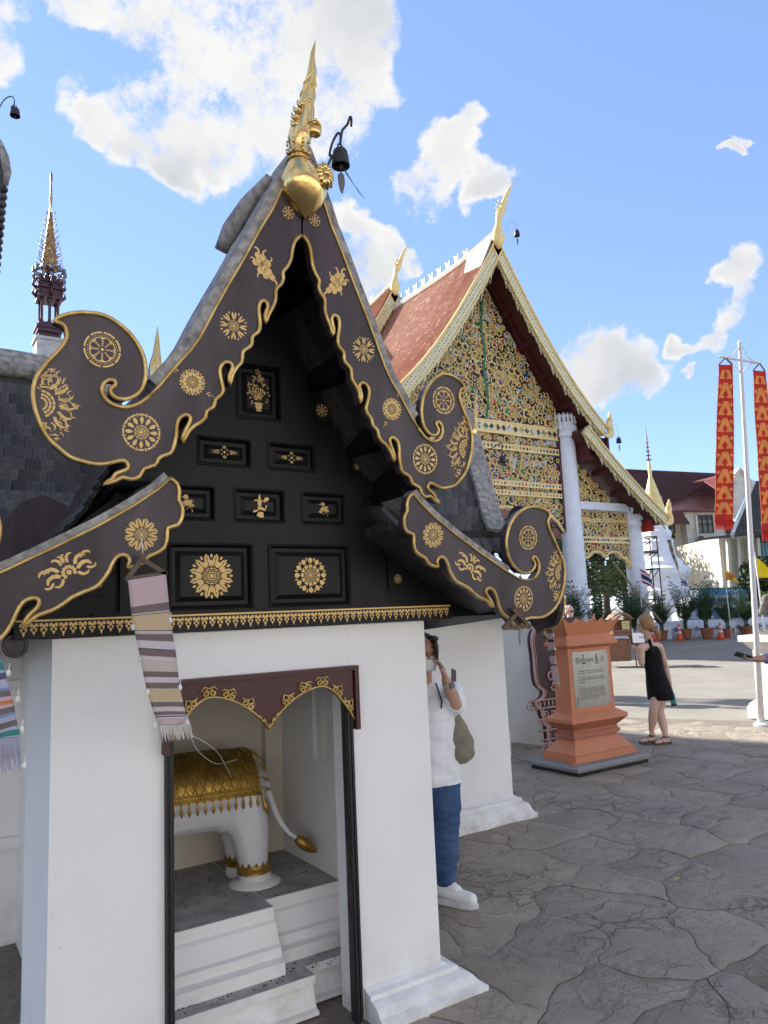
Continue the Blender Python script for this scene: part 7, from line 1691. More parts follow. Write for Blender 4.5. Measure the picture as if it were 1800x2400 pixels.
q = MB(); q.tube([Pd(445,905,36), Pd(425,955,36)], .02, 4); q.tube([Pd(445,905,36), Pd(478,955,36)], .02, 4); q.tube([Pd(425,955,36), Pd(478,955,36)], .02, 4)
pz = Pd(645,1980,36); pz.z = 0; q.tube([Pd(570,1330,36), Pd(600,1450,36), pz], .025, 5); q.build('banner_pole', WM, bpy.data.objects['long_banner'])
# ------------------------------------------------------------------ printed blue hoarding and parked vehicles
BH = thing('printed_hoarding', 'blue printed advertising hoarding behind the parked cars', 'hoarding', Pd(1050, 1700, 44))
def poster():
    m = bpy.data.materials.new('blue_print'); m.use_nodes = True; N, L = nodes(m); b = N['Principled BSDF']; g_ = N.new('ShaderNodeNewGeometry'); nz = N.new('ShaderNodeTexNoise'); nz.inputs['Scale'].default_value = 1.6; nz.inputs['Detail'].default_value = 3; L.new(g_.outputs['Position'], nz.inputs['Vector'])
    cr = N.new('ShaderNodeValToRGB'); L.new(nz.outputs['Fac'], cr.inputs[0]); e = cr.color_ramp.elements; e[0].position = .35; e[0].color = (.02,.13,.36,1); e[1].position = .5; e[1].color = (.06,.30,.55,1)
    for p, c in ((.6,(.25,.50,.62,1)),(.68,(.62,.66,.62,1)),(.75,(.45,.36,.25,1))): x = e.new(p); x.color = c
    L.new(cr.outputs[0], b.inputs['Base Color']); return m
m = MB(); m.prism([Pd(720,1560,44), Pd(1420,1535,44), Pd(1425,1672,44), Pd(735,1690,44)], FH*.1); pb_ = m.build('print_sheet', poster(), BH)
m = MB(); m.prism([Pd(718,1552,43.9), Pd(1420,1530,43.9), Pd(1420,1540,43.9), Pd(718,1563,43.9)], FH*.15); m.build('top_rail', FRAME, BH)
m = MB(); m.prism([Pd(722,1572,43.95), Pd(815,1568,43.95), Pd(822,1655,43.95), Pd(735,1660,43.95)], FH*.03); m.build('white_print', WHITEPAINT, pb_)
cu = bpy.data.curves.new('letters', 'FONT'); cu.body = 'EO'; cu.size = .62; cu.extrude = .01; lo_ = bpy.data.objects.new('letters', cu); COL.objects.link(lo_)
mw = Matrix((V3(0,0,1), -RH, -FH)).transposed().to_4x4(); mw.translation = Pd(1310,1660,43.9); 
dg = bpy.context.evaluated_depsgraph_get(); me = bpy.data.meshes.new_from_object(lo_.evaluated_get(dg)); bpy.data.objects.remove(lo_)
me.transform(mw); me.transform(Matrix.Translation(-ORG[BH.name])); me.materials.append(mat('cream_print', (.75,.72,.55), .7)); o = bpy.data.objects.new('letters', me); COL.objects.link(o); o.parent = pb_
for a in (745, 1080, 1400): m = MB(); t0 = Pd(a,1560,44.1); m.tube([Vector((t0.x,t0.y,0)), t0], .05, 5); m.build('hoarding_post', FRAME, BH)
def car(label, p, yaw, L_, H_, W_, paint, pick=False, group='parked vehicles'):
    root = thing('parked_car', label, 'car', p, yaw, group=group, local=True)
    zb = .32; zs = H_*.56; zt = H_
    prof = [(-L_/2,zb),(L_/2,zb),(L_/2,zs*.82),(L_*.46,zs*.93),(L_*.26,zs),(L_*.10,zt*.97),(L_*.02,zt),(-L_*.28,zt),(-L_*.40,zt*.96),(-L_*.47,zs),(-L_/2,zs*.9)] if not pick else [(-L_/2,zb),(L_/2,zb),(L_/2,zs*.85),(L_*.44,zs*.95),(L_*.22,zs),(L_*.08,zt*.97),(0,zt),(-L_*.14,zt),(-L_*.18,zs),(-L_*.48,zs),(-L_/2,zs*.95)]
    m = MB(); rings = []
    for y, ins in ((-W_/2,.0),(-W_/2+.02,.0),(W_/2-.02,0),(W_/2,0)):
        rings.append([Vector((x*(1 if abs(y) < W_/2-.01 else .985), y*(1.0 if z < zs+.01 else .84), z if abs(y) < W_/2-.01 else z*.985+.01)) for x, z in prof])
    m.loft(rings); body_ = m.build('body', paint, root)
    gl_ = MB(); 
    for sy in (-1, 1):
        xs = [(-L_*.44,zs+.03),(L_*.22,zs+.03),(L_*.09,zt*.93),(-L_*.38,zt*.93)] if not pick else [(-L_*.15,zs+.03),(L_*.18,zs+.03),(L_*.07,zt*.93),(-L_*.13,zt*.93)]
        gl_.prism([(x, sy*(W_/2*(.995 if z < zs+.1 else .86)+.004), z) for x, z in xs], (0,-sy*.01,0))
    gl_.prism([(L_*.265,-W_*.40,zs+.02),(L_*.265,W_*.40,zs+.02),(L_*.12,W_*.36,zt*.95),(L_*.12,-W_*.36,zt*.95)], (.012,0,.01)); gl_.build('window_glass', GLASS, body_)
    for sx in (-.31,.31):
        for sy in (-1, 1):
            w = MB(); w.lathe([(.32,-.1),(.34,-.06),(.34,.06),(.32,.1)], (sx*L_, sy*(W_/2-.09), .34), 18, ax=(0,1,0)); wh = w.build('wheel', mat('tyre_rubber', (.02,.02,.02), .8), root, smooth=True); r_ = MB(); r_.lathe([(.20,-.015),(.20,.015),(.05,.03)], (sx*L_, sy*(W_/2+.005), .34), 14, ax=(0,sy,0)); r_.build('rim', mat('alloy_rim', (.5,.5,.52), .3, metal=.9), wh, smooth=True)
    for sy in (-1, 1): h = MB(); h.ball((L_*.485, sy*W_*.36, zs*.78), .08,.14,.08,8,6); h.build('headlight', mat('headlight_glass', (.6,.62,.65), .1), root, smooth=True); h = MB(); h.ball((L_*.15, sy*(W_/2+.08), zs+.1), .06,.1,.08,8,6); h.build('mirror', paint, root, smooth=True)
    return root
SILV = mat('white_car_paint', (.68,.69,.70), .25, coat=.8, var=.02); DARKC = mat('dark_car_paint', (.06,.065,.075), .25, coat=.8, var=.05); GREYC = mat('silver_car_paint', (.40,.42,.44), .3, coat=.8, var=.02)
ya = math.atan2(wd_.y, wd_.x)
def gpt(a, D): p = Pd(a, 1900, D); p.z = 0; return p
car('white saloon car parked behind the draped wall', gpt(1010,37.2), ya+PI+.05, 4.4, 1.45, 1.75, SILV)
car('dark vehicle parked right of the white car', gpt(1270,38.5), ya+PI, 4.6, 1.62, 1.8, DARKC)
car('silver van parked at the back under the blue hoarding', gpt(1090,42), ya+.02, 4.9, 2.0, 1.85, GREYC)
# ------------------------------------------------------------------ people
SKIN1 = mat('warm_skin', (.46,.27,.19), .55, var=.06, vs=8, bump=.05, bs=80); SKIN2 = mat('fair_skin', (.60,.40,.31), .55, var=.06, vs=8); SKIN3 = mat('tan_skin', (.42,.23,.15), .55, var=.06, vs=8)
def fingers(m, wrist, d, palm_n, side, s=1.0, curl=.5, thumb=1):
    """palm and five bent fingers; d = hand direction, palm_n = palm normal, side = towards the little finger"""
    w = Vector(wrist); d = Vector(d).normalized(); n = Vector(palm_n).normalized(); sd = Vector(side).normalized()
    for k in range(4):
        o = (k-1.5)*.019*s; m.cap(w+sd*o*.7+d*.008*s, w+sd*o+d*.075*s, .0125*s, .0105*s, 8, 3)
        L = (.066,.074,.070,.054)[k]*s; b = w+sd*o+d*.078*s; a1 = curl*.6; p1 = b+(d*math.cos(a1)+n*math.sin(a1))*L*.42; a2 = curl*1.5; p2 = p1+(d*math.cos(a2)+n*math.sin(a2))*L*.33; a3 = curl*2.1; p3 = p2+(d*math.cos(a3)+n*math.sin(a3))*L*.25
        m.limb([(b,.0092*s),(p1,.0085*s),(p2,.0078*s),(p3,.0066*s)], 8)
    t0 = w-sd*.022*s+d*.022*s; t1 = t0+(-sd*.6+d*.7+n*.35).normalized()*.036*s; t2 = t1+(d*.9+n*.45).normalized()*.030*s; m.limb([(w+d*.012*s,.013*s),(t0,.0125*s),(t1,.0105*s),(t2,.0085*s)], 8)
def head(m, c, f, r, s=1.0):
    """skull, jaw, nose, ears; f facing, r to its left"""
    c = Vector(c); f = Vector(f).normalized(); u = Vector((0,0,1)); u = (u-f*u.dot(f)).normalized(); l = Vector(r).normalized()
    M3 = Matrix((l, f, u)).transposed()
    m.ball(c+u*.025*s-f*.008*s, .074*s,.092*s,.092*s,14,10,M3); m.ball(c-u*.035*s+f*.022*s, .056*s,.064*s,.072*s,12,8,M3); m.ball(c-u*.085*s+f*.055*s, .024*s,.022*s,.020*s,8,6,M3)
    m.limb([(c+u*.008*s+f*.082*s,.009*s),(c-u*.022*s+f*.100*s,.0125*s)], 8); m.ball(c-u*.026*s+f*.09*s,.017*s,.012*s,.009*s,8,5,M3)
    m.ball(c-u*.052*s+f*.083*s, .022*s,.010*s,.008*s,8,5,M3)
    for q in (-1, 1): m.ball(c+l*q*.076*s-u*.010*s-f*.008*s, .011*s,.020*s,.032*s,8,6,M3); m.ball(c+l*q*.034*s+u*.022*s+f*.075*s,.024*s,.012*s,.008*s,8,5,M3)
    return M3
def eyes(root, c, f, l, s=1.0):
    c, f, l = Vector(c), Vector(f).normalized(), Vector(l).normalized(); u = Vector((0,0,1))
    for q in (-1, 1):
        e = c+l*q*.033*s+u*.004*s+f*.079*s; m = MB(); m.ball(e, .0125*s,.0125*s,.0085*s,10,6); o = m.build('eye', mat('eye_white', (.7,.68,.66), .3), root, smooth=True); i = MB(); i.ball(e+f*.0095*s, .0055*s,n=8,m=6); i.build('iris', mat('dark_iris', (.02,.012,.01), .2), o, smooth=True)
        b = MB(); b.tube([e+u*.020*s-l*.018*s+f*.004*s, e+u*.026*s+f*.008*s, e+u*.021*s+l*.018*s+f*.002*s], [.002*s,.0035*s,.002*s], 5); b.build('eyebrow', mat('dark_brow', (.03,.02,.018), .8), root, smooth=True)
# ---- the woman on the phone beside the shrine
D_ = 4.36
J = lambda x, y, d=0: at_d(x, y, D_+d)
hc = J(915, 1412, .05)
W1 = thing('person', 'person in white T-shirt and jeans phoning beside the shrine wall', 'person', (hc.x, hc.y, 0))
f1 = Vector((-.30,-.95,0)).normalized(); l1 = Vector((-f1.y, f1.x, 0)); u1 = V3(0,0,1)     # l1: her left
if l1.x < 0: l1 = -l1
B = lambda a, b, z: Vector((hc.x, hc.y, 0))+l1*a+f1*b+u1*z
H1 = hc.z
m = MB(); head(m, hc, f1, l1, 1.0)
m.cap(hc-u1*.10-f1*.01, B(0,-.03,H1-.20), .048,.052,12)
shL, shR = B(.165,-.03,H1-.245), B(-.165,-.03,H1-.245)
elL = J(984,1522,-.06); wrL = J(963,1468,-.07); 
m.limb([(shL,.055),(shL.lerp(elL,.5),.047),(elL,.040)], 12); m.limb([(elL,.040),(elL.lerp(wrL,.35),.041),(wrL,.026)], 12)
hd_ = (J(945,1414,-.03)-wrL).normalized(); fingers(m, wrL, hd_, -l1, -f1, .95, .5)
elR = B(-.24,-.02,H1-.52); wrR = B(-.22,.06,H1-.74); m.limb([(shR,.055),(elR,.040),(elR.lerp(wrR,.4),.039),(wrR,.026)], 12); fingers(m, wrR, (0,0,-1), l1, f1, .95, .4)
m.cap(B(0,-.04,H1-.27), B(0,-.03,H1-.52), .09,.09,12); m.cap(B(0,-.02,H1-.55), B(0,-.02,H1-.66), .09,.10,12)
ankL = J(962,1905,.02); ankR = J(905,1890,.25)
m.limb([(B(.08,-.02,H1-.70),.085),(J(962,1770,-.02),.058),(ankL,.038)], 12); m.limb([(B(-.08,-.02,H1-.70),.085),(J(905,1770,.15),.058),(ankR,.038)], 12)
fuse(m.build('body', SKIN1, W1), .0065, 4)
eyes(W1, hc-f1*.003, f1, l1, .86)
# hair
HAIR1 = mat('black_brown_hair', (.020,.014,.012), .45, var=.3, vs=30, stretch=(4,4,.6))
m = MB(); M3 = Matrix((l1, f1, u1)).transposed()
m.ball(hc+u1*.038-f1*.022, .083,.092,.090,16,10,M3); m.ball(hc-f1*.06-u1*.02, .072,.052,.085,12,8,M3); m.ball(hc+l1*.072+u1*.020-f1*.010, .022,.055,.070,10,7,M3); m.ball(hc+l1*.066-u1*.035-f1*.035, .024,.045,.060,10,7,M3); m.ball(hc+l1*.045+u1*.085+f1*.03, .045,.045,.022,10,7,M3); m.ball(hc-l1*.068+u1*.015-f1*.012, .018,.042,.062,10,7,M3); m.ball(hc-f1*.105-u1*.04, .04,.04,.045,10,7,M3)
fuse(m.build('hair', HAIR1, W1), .007, 2)
# face mask
m = MB(); rings = []
for i in range(7):
    t = i/6; z = -.012-.085*t; w_ = .064-.014*abs(t-.4); rings.append([hc+u1*z+l1*(w_*math.sin(a))+f1*(.040+.068*(1-.35*abs(t-.35))*math.cos(a)) for a in [(-1.35+2.7*k/10) for k in range(11)]])
m.add([q for r in rings for q in r], [(i*11+k, i*11+k+1, (i+1)*11+k+1, (i+1)*11+k) for i in range(6) for k in range(10)]); mk_ = m.build('face_mask', mat('white_mask', (.78,.78,.79), .85), W1, smooth=True); mk_.modifiers.new('t','SOLIDIFY').thickness = .003
m = MB(); m.tube([hc-u1*.03+l1*.064+f1*.05, hc-u1*.01+l1*.08+f1*.01, hc+u1*.005+l1*.082-f1*.012], .0018, 5); m.build('ear_loop', mat('white_mask', (.78,.78,.79), .85), mk_)
# T-shirt
TS = mat('white_cotton_shirt', (.80,.81,.84), .9, var=.04, vs=4, bump=.4, bs=14)
m = MB(); m.cap(B(-.13,-.03,H1-.26), B(.13,-.03,H1-.26), .072,.072,14); m.cap(B(-.06,-.02,H1-.34), B(-.07,-.02,H1-.76), .125,.122,14); m.cap(B(.06,-.02,H1-.34), B(.075,-.02,H1-.76), .125,.124,14); m.cap(B(0,.01,H1-.36), B(0,.0,H1-.76), .12,.12,14)
slv = shL.lerp(elL,.72); m.cap(shL+V3(0,0,.005), slv, .070,.078,12); m.cap(shR, shR.lerp(elR,.7), .070,.076,12)
m.cap(B(-.05,-.025,H1-.215), B(.05,-.025,H1-.215), .060,.060,12)
ts = fuse(m.build('t_shirt', TS, W1), .011, 6)
zc = H1-.735
for v in ts.data.vertices:
    d0 = v.co.z; a_ = v.co.x*9+v.co.y*7
    w_ = noise.noise_vector(Vector((v.co.x*7, v.co.y*7, v.co.z*13)))*.018+noise.noise_vector(Vector((v.co.x*20, v.co.y*20, v.co.z*34)))*.006; v.co.x += w_.x; v.co.y += w_.y
    if v.co.z < zc: v.co.z = zc-(zc-v.co.z)*.05
# jeans
DEN = mat('blue_denim', (.030,.070,.170), .85, col2=(.055,.115,.24), vs=7, bump=.5, bs=90, stretch=(1,1,.4))
m = MB(); m.cap(B(-.06,-.02,H1-.70), B(.070,-.02,H1-.70), .100,.100,14)
kL = J(965,1765,-.01); kR = J(905,1765,.16); m.limb([(B(.085,-.02,H1-.74),.105),(kL.lerp(B(.085,-.02,H1-.74),.4),.092),(kL,.078),(kL.lerp(ankL,.5),.073),(ankL+V3(0,0,.03),.068)], 14); m.limb([(B(-.085,-.02,H1-.74),.105),(kR,.080),(ankR+V3(0,0,.03),.07)], 14)
je = fuse(m.build('jeans', DEN, W1), .009, 3)
for v in je.data.vertices:
    k_ = math.exp(-((v.co.z-.20)/.15)**2)+.6*math.exp(-((v.co.z-.52)/.10)**2)+.3
    w_ = noise.noise_vector(Vector((v.co.x*9, v.co.y*9, v.co.z*30)))*.010*k_+noise.noise_vector(Vector((v.co.x*22+5, v.co.y*22, v.co.z*60)))*.004*k_
    v.co.x += w_.x; v.co.y += w_.y
    zc_ = ankL.z+.0 if (Vector((v.co.x+hc.x, v.co.y+hc.y))-ankL.xy).length < .15 else ankR.z
    if v.co.z < zc_-.015: v.co.z = zc_-.015-(zc_-.015-v.co.z)*.05
# sneakers
SNK = mat('white_sneaker_leather', (.80,.80,.80), .45, var=.03); SOLE = mat('white_sole_rubber', (.74,.74,.75), .6)
def sneaker(ank, toe_dir, name='sneaker'):
    t = Vector(toe_dir).normalized(); sd = Vector((-t.y, t.x, 0)); a = Vector((ank.x, ank.y, 0))
    P = lambda x, y, z: a+t*x+sd*y+V3(0,0,z)
    m = MB(); m.limb([(P(-.045,0,.075),.042),(P(.02,0,.066),.043),(P(.10,0,.056),.040),(P(.165,.004,.050),.036)], 12); m.cap(P(-.035,0,.09), P(-.02,0,.125), .040,.042,12); m.cap(P(.0,0,.105), P(.07,0,.085), .036,.034,12); m.cap(P(.02,0,.125), P(.012,0,.15), .022,.016,8)
    sh = fuse(m.build(name, SNK, W1), .007, 4)
    m = MB(); O = [(-.088,.0),(-.075,.034),(-.02,.041),(.06,.042),(.13,.047),(.18,.038),(.207,.012),(.207,-.012),(.18,-.036),(.13,-.044),(.06,-.038),(-.02,-.038),(-.075,-.034)]
    m.loft([[P(x*s_, y*s_, z) for x, y in O] for z, s_ in ((.001,.97),(.006,1.0),(.030,1.0),(.036,.97))]); m.build('sole', SOLE, sh, smooth=True, sharp=.8)
    m = MB()
    for k in range(5): c = P(.035+.022*k, 0, .134-.009*k-.0012*k*k); m.tube([c-sd*.026-V3(0,0,.012), c, c+sd*.026-V3(0,0,.012)], .0035, 5)
    m.build('laces', SOLE, sh, smooth=True)
gl = at_z(968, 1925); sneaker(Vector((ankL.x, ankL.y, 0)), Vector((.38,-.92,0))); sneaker(Vector((ankR.x, ankR.y, 0)), Vector((-.1,-1,0)))
# watch, phone, lanyard, quilted bag
m = MB(); wd2 = (elL-wrL).normalized(); wc = wrL+wd2*.03; x_ = wd2.orthogonal().normalized(); y_ = wd2.cross(x_)
m.loft([[wc+wd2*o+(x_*math.cos(a)+y_*math.sin(a))*.031 for a in [2*PI*k/16 for k in range(16)]] for o in (-.010,.010)], cap=False); wt = m.build('watch_strap', mat('beige_strap', (.42,.38,.33), .7), W1); wt.modifiers.new('t','SOLIDIFY').thickness = .003
m = MB(); fc = wc+(-CF*.7+RH*.7).normalized()*.032; m.obox(fc, .030,.034,.010, wd2, wd2.cross((-CF*.7+RH*.7)), (-CF*.7+RH*.7)); m.build('watch_face', mat('watch_black', (.02,.02,.025), .15), wt)
P_ = thing('phone', 'dark phone held to the ear of the person in white T-shirt', 'phone', J(937,1412,-.09)); pc = J(943,1411,-.01); pu = (u1*.9+f1*-.25-l1*.05).normalized(); pn = (l1*.85+f1*.3).normalized(); pn = (pn-pu*pn.dot(pu)).normalized(); m = MB(); m.obox(pc, .145,.070,.009, pu, pu.cross(pn), pn); m.build('phone_body', mat('phone_black', (.03,.03,.035), .2), P_)
m = MB(); m.obox(pc+pn*.0065+pu*.045+pu.cross(pn)*.018, .032,.026,.003, pu, pu.cross(pn), pn); m.build('camera_bump', mat('phone_grey', (.12,.12,.13), .3), P_)
m = MB(); m.tube([B(.05,.05,H1-.17), B(.062,.105,H1-.27), B(.03,.118,H1-.42)], .005, 5); m.build('lanyard', mat('black_strap', (.015,.015,.02), .7), W1)
BG = thing('quilted_bag', 'quilted olive-grey shoulder bag hanging at the hip of the person in jeans', 'bag', J(990,1600,-.05)); QB = mat('quilted_olive_fabric', (.24,.215,.165), .8, var=.12, vs=9)
bc = J(988,1597,-.02); m = MB(); bx = (RH*.9-FH*.1).normalized(); by = bx.cross(u1)
rings = []
for i in range(31):
    t = i/30; z = .140-.275*t; hw_ = .022+.062*math.sin(min(1,t*1.5)*PI*.5)-.055*(max(0,t-.74)/.26)**2.2; off = .014*t; dp_ = .014+.046*math.sin(min(1,t*1.4)*PI*.5)-.038*(max(0,t-.74)/.26)**2.2
    rr = []
    for k in range(44):
        a = 2*PI*k/44; p1 = abs(math.sin(a*3.0+t*9.0)); p2 = abs(math.sin(a*3.0-t*9.0)); q = .90+.17*(min(p1,p2)**.6)
        rr.append(bc+u1*z+bx*(hw_*q*math.cos(a)+off)+by*(dp_*q*math.sin(a)))
    rings.append(rr)
m.loft(rings); bo = m.build('bag_body', QB, BG, smooth=True)
m = MB(); m.tube([bc+u1*.12-bx*.02, shL.lerp(B(.12,.05,H1-.5),.6)+f1*.03, shL+u1*.062+f1*.02, shL+u1*.055-f1*.07, B(.17,-.13,H1-.5), bc+u1*.12+bx*.02-f1*.03], .010, 6, flat=.5); m.build('bag_strap', QB, BG, smooth=True)
m = MB(); m.prism([J(975,1443,.12), J(985,1448,.12), J(986,1490,.12), J(974,1490,.12)], FH*.01); m.build('bag_tag', mat('grey_strap', (.12,.12,.125), .7), BG)
# ---- blonde woman walking away to the left
D2_ = 9.15
Q = lambda x, y, d=0: at_d(x, y, D2_+d)
hb_ = Q(1392,1349); g_ = at_z(1425, 1597)
W2 = thing('person', 'blonde person in sleeveless black dress walking past the pedestal', 'person', (hb_.x, hb_.y, 0))
f2_ = (-RH*.95+FH*.25+V3(0,0,-.18)).normalized(); l2 = (-FH*.95-RH*.25).normalized()
m = MB(); head(m, hb_, f2_, l2, .98); neck = Q(1402,1386,.02); m.cap(hb_-V3(0,0,.09)+RH*.02, neck, .045,.052,12)
sl, sr = Q(1384,1402,-.16), Q(1424,1398,.12)
e1, w1_ = Q(1386,1432,-.20), Q(1378,1412,-.02)
m.limb([(sl,.050),(e1,.038)], 12); m.limb([(e1,.037),(e1.lerp(w1_,.4),.036),(w1_,.024)], 12); fingers(m, w1_, V3(0,0,1)-RH*.4, FH, RH, .9, .6)
e2, w2_ = Q(1438,1440,.16), Q(1448,1480,.10); m.limb([(sr,.050),(e2,.036),(e2.lerp(w2_,.4),.034),(w2_,.023)], 12); fingers(m, w2_, V3(0,0,-1)+RH*.2, -RH, FH, .9, .7)
m.cap(Q(1403,1408), Q(1413,1445), .088,.085,14); m.cap(Q(1416,1455), Q(1424,1480), .088,.105,14); m.cap(sl.lerp(neck,.25), sr.lerp(neck,.25), .050,.050,10)
hipL, hipR = Q(1420,1490,-.05), Q(1432,1490,.06)
aL, aR = Q(1407,1576,-.05), Q(1438,1590,-.10)
m.limb([(hipL,.062),(Q(1411,1536,-.08),.055),(Q(1410,1556,-.06),.054),(aL,.032)], 12); m.limb([(hipR,.062),(Q(1424,1536,.02),.055),(Q(1431,1560,-.03),.054),(aR,.032)], 12)
for a, dr in ((aL, -RH*.9-FH*.2), (aR, -RH*.85-FH*.3)):
    t = dr.normalized(); z0 = .035 if a is aR else .05; p = Vector((a.x, a.y, z0)); m.limb([(a,.032),(p-t*.02,.032),(p+t*.06,.030),(p+t*.14-V3(0,0,.012),.024)], 10)
fuse(m.build('body', SKIN2, W2), .009, 4)
m = MB(); HB = mat('blonde_hair', (.34,.19,.075), .45, col2=(.20,.10,.04), vs=25, stretch=(3,3,.6)); M4 = Matrix((l2, f2_, l2.cross(f2_))).transposed(); up2 = V3(0,0,1)
m.ball(hb_+up2*.035-f2_*.02, .088,.098,.092,16,10,M4); m.ball(hb_-f2_*.065-up2*.02, .082,.06,.095,14,8,M4); m.ball(hb_+l2*.06+up2*.0-f2_*.01, .03,.055,.075,10,7,M4); m.ball(hb_-l2*.06-f2_*.01, .03,.055,.075,10,7,M4)
pt_ = hb_-f2_*.115-up2*.075; m.limb([(pt_,.032),(pt_-up2*.06-f2_*.03,.042),(pt_-up2*.13-f2_*.035,.022)], 10)
fuse(m.build('hair', HB, W2), .009, 2)
m = MB(); m.tube([pt_+V3(.03*math.cos(a),.03*math.sin(a),.02) for a in [2*PI*k/12 for k in range(12)]], .008, 5, closed=True); m.build('hair_tie', mat('black_strap', (.015,.015,.02), .7), W2)
BLK = mat('black_jersey', (.010,.010,.011), .85, var=.2, vs=6, bump=.4, bs=14, spec=.25)
m = MB(); rings = []
for x, y, hw_, dp in ((1405,1394,13,.085),(1406,1403,19,.105),(1408,1415,21,.115),(1410,1428,20.5,.115),(1413,1442,19.5,.112),(1416,1456,20.5,.118),(1420,1472,24,.14),(1425,1492,27,.155),(1429,1510,28.5,.16),(1429.5,1512,28.2,.158)):
    c = Q(x, y); hm_ = hw_*K/FPX*D2_; rings.append([c+RH*hm_*math.cos(a)*(1+.03*math.sin(a*7+y*.3))+FH*dp*math.sin(a) for a in [2*PI*q/28 for q in range(28)]])
m.loft(rings); dr_ = m.build('dress', BLK, W2, smooth=True, sharp=1.2); ss = dr_.modifiers.new('s','SUBSURF'); ss.levels = 1; ss.render_levels = 1
m = MB(); m.limb([(Q(1396,1388,-.05),.016),(Q(1396,1396,-.08),.02),(Q(1402,1406,-.10),.03)], 8); m.limb([(Q(1412,1387,.05),.016),(Q(1413,1396,.06),.022),(Q(1411,1406,.04),.03)], 8); m.limb([(Q(1403,1384,-.045),.020),(Q(1405,1396,-.085),.030),(Q(1407,1408,-.095),.042)], 10); m.build('shoulder_strap', BLK, W2, smooth=True)
m = MB()
for p_, q_ in ((hb_+l2*.078+f2_*.075+up2*.012, hb_+l2*.088-f2_*.02+up2*.016), (hb_+l2*.078+f2_*.075+up2*.012, hb_-l2*.05+f2_*.095+up2*.008)): m.tube([p_, q_], .003, 5)
m.build('glasses', mat('dark_frame', (.03,.025,.025), .3), W2)
SAN = mat('brown_sandal', (.10,.05,.035), .6)
for a, dr in ((aL, -RH*.9-FH*.2), (aR, -RH*.85-FH*.3)):
    t = dr.normalized(); sd = Vector((-t.y, t.x, 0)); z0 = .018 if a is aL else .006; c = Vector((a.x, a.y, z0)); m = MB(); O = [(-.075,0),(-.06,.032),(.02,.036),(.10,.042),(.165,.03),(.18,0),(.165,-.03),(.10,-.042),(.02,-.034),(-.06,-.032)]
    m.loft([[c+t*x+sd*y+V3(0,0,zz) for x, y in O] for zz in (-.004,.016)]); sn = m.build('sandal', SAN, W2); s2 = MB(); s2.tube([c+t*.07+sd*.036+V3(0,0,.015), c+t*.06+V3(0,0,.062), c+t*.07-sd*.036+V3(0,0,.015)], .008, 5); s2.tube([Vector((a.x,a.y,z0+.075))+(t*math.cos(q)+sd*math.sin(q))*.036 for q in [2*PI*k/12 for k in range(12)]], .008, 5, closed=True); s2.build('sandal_strap', SAN, sn)
BT = thing('drink_bottle', 'turquoise drink bottle held by the person in the black dress', 'bottle', Q(1450,1520,.08)); c = Q(1450,1494,.09); m = MB(); d_ = (V3(0,0,-1)+RH*.12).normalized(); m.lathe([(.018,-.02),(.020,.0),(.034,.02),(.036,.04),(.036,.15)], c, 14, ax=tuple(d_)); m.build('bottle_body', mat('turquoise_metal', (.10,.45,.42), .4), BT, smooth=True); m = MB(); m.lathe([(.037,.15),(.037,.172),(.02,.174)], c, 14, ax=tuple(d_)); m.build('bottle_base', mat('dark_rubber', (.05,.04,.04), .7), BT)
# ---- man with sunglasses behind the pedestal
Dm = 13.6; hm = at_d(1230, 1321, Dm); W3 = thing('person', 'person with short grey hair, sunglasses and pink shirt behind the pedestal', 'person', (hm.x, hm.y, 0)); f3 = (-FH*.75-RH*.35+RH*.9*.6).normalized(); f3 = (-FH*.8+RH*.45).normalized(); l3 = Vector((-f3.y, f3.x, 0))
m = MB(); head(m, hm, f3, l3, 1.0); m.cap(hm-V3(0,0,.1), hm-V3(0,0,.2), .055,.06,12); Bm = lambda a, b, z: hm+l3*a+f3*b+V3(0,0,z)
m.cap(Bm(0,0,-.3), Bm(0,0,-.75), .15,.15,14)
for q in (-1, 1):
    m.limb([(Bm(q*.19,0,-.27),.06),(Bm(q*.24,.02,-.55),.045),(Bm(q*.22,.12,-.78),.03)], 12); fingers(m, Bm(q*.22,.12,-.78), (0,.1,-1), l3*-q, f3, 1, .4); m.limb([(Bm(q*.09,0,-.78),.10),(Bm(q*.10,.02,-1.15),.062),(Bm(q*.10,0,-1.5),.042)], 12); m.limb([(Bm(q*.10,0,-1.5),.042),(Bm(q*.10,.03,-hm.z+.045),.04),(Bm(q*.10,.17,-hm.z+.035),.03)], 10)
fuse(m.build('body', SKIN2, W3), .010, 4); M5 = Matrix((l3, f3, V3(0,0,1))).transposed()
m = MB(); m.ball(Bm(0,-.03,.045), .080,.088,.078,14,8,M5); m.ball(Bm(0,-.07,-.01), .070,.045,.075,12,7,M5); m.build('hair', mat('grey_hair', (.30,.28,.26), .6, var=.2, vs=30), W3, smooth=True)
m = MB(); 
for q in (-1, 1): m.ball(Bm(q*.034,.088,.004), .030,.012,.020,10,6,M5)
m.tube([Bm(-.07,.07,.010), Bm(-.03,.098,.012), Bm(.03,.098,.012), Bm(.07,.07,.010)], .004, 5); m.build('sunglasses', mat('black_lens', (.01,.01,.012), .1), W3, smooth=True)
m = MB(); m.cap(Bm(-.14,0,-.29), Bm(.14,0,-.29), .085,.085,14); m.cap(Bm(0,0,-.35), Bm(0,0,-.78), .175,.175,14)
for q in (-1, 1): m.cap(Bm(q*.19,0,-.28), Bm(q*.225,.01,-.46), .08,.075,12)
fuse(m.build('shirt', mat('pink_shirt', (.62,.20,.36), .85), W3), .013, 5)
m = MB(); m.cap(Bm(-.06,0,-.80), Bm(.06,0,-.80), .15,.15,14)
for q in (-1, 1): m.limb([(Bm(q*.09,0,-.85),.12),(Bm(q*.10,.02,-1.2),.095)], 12)
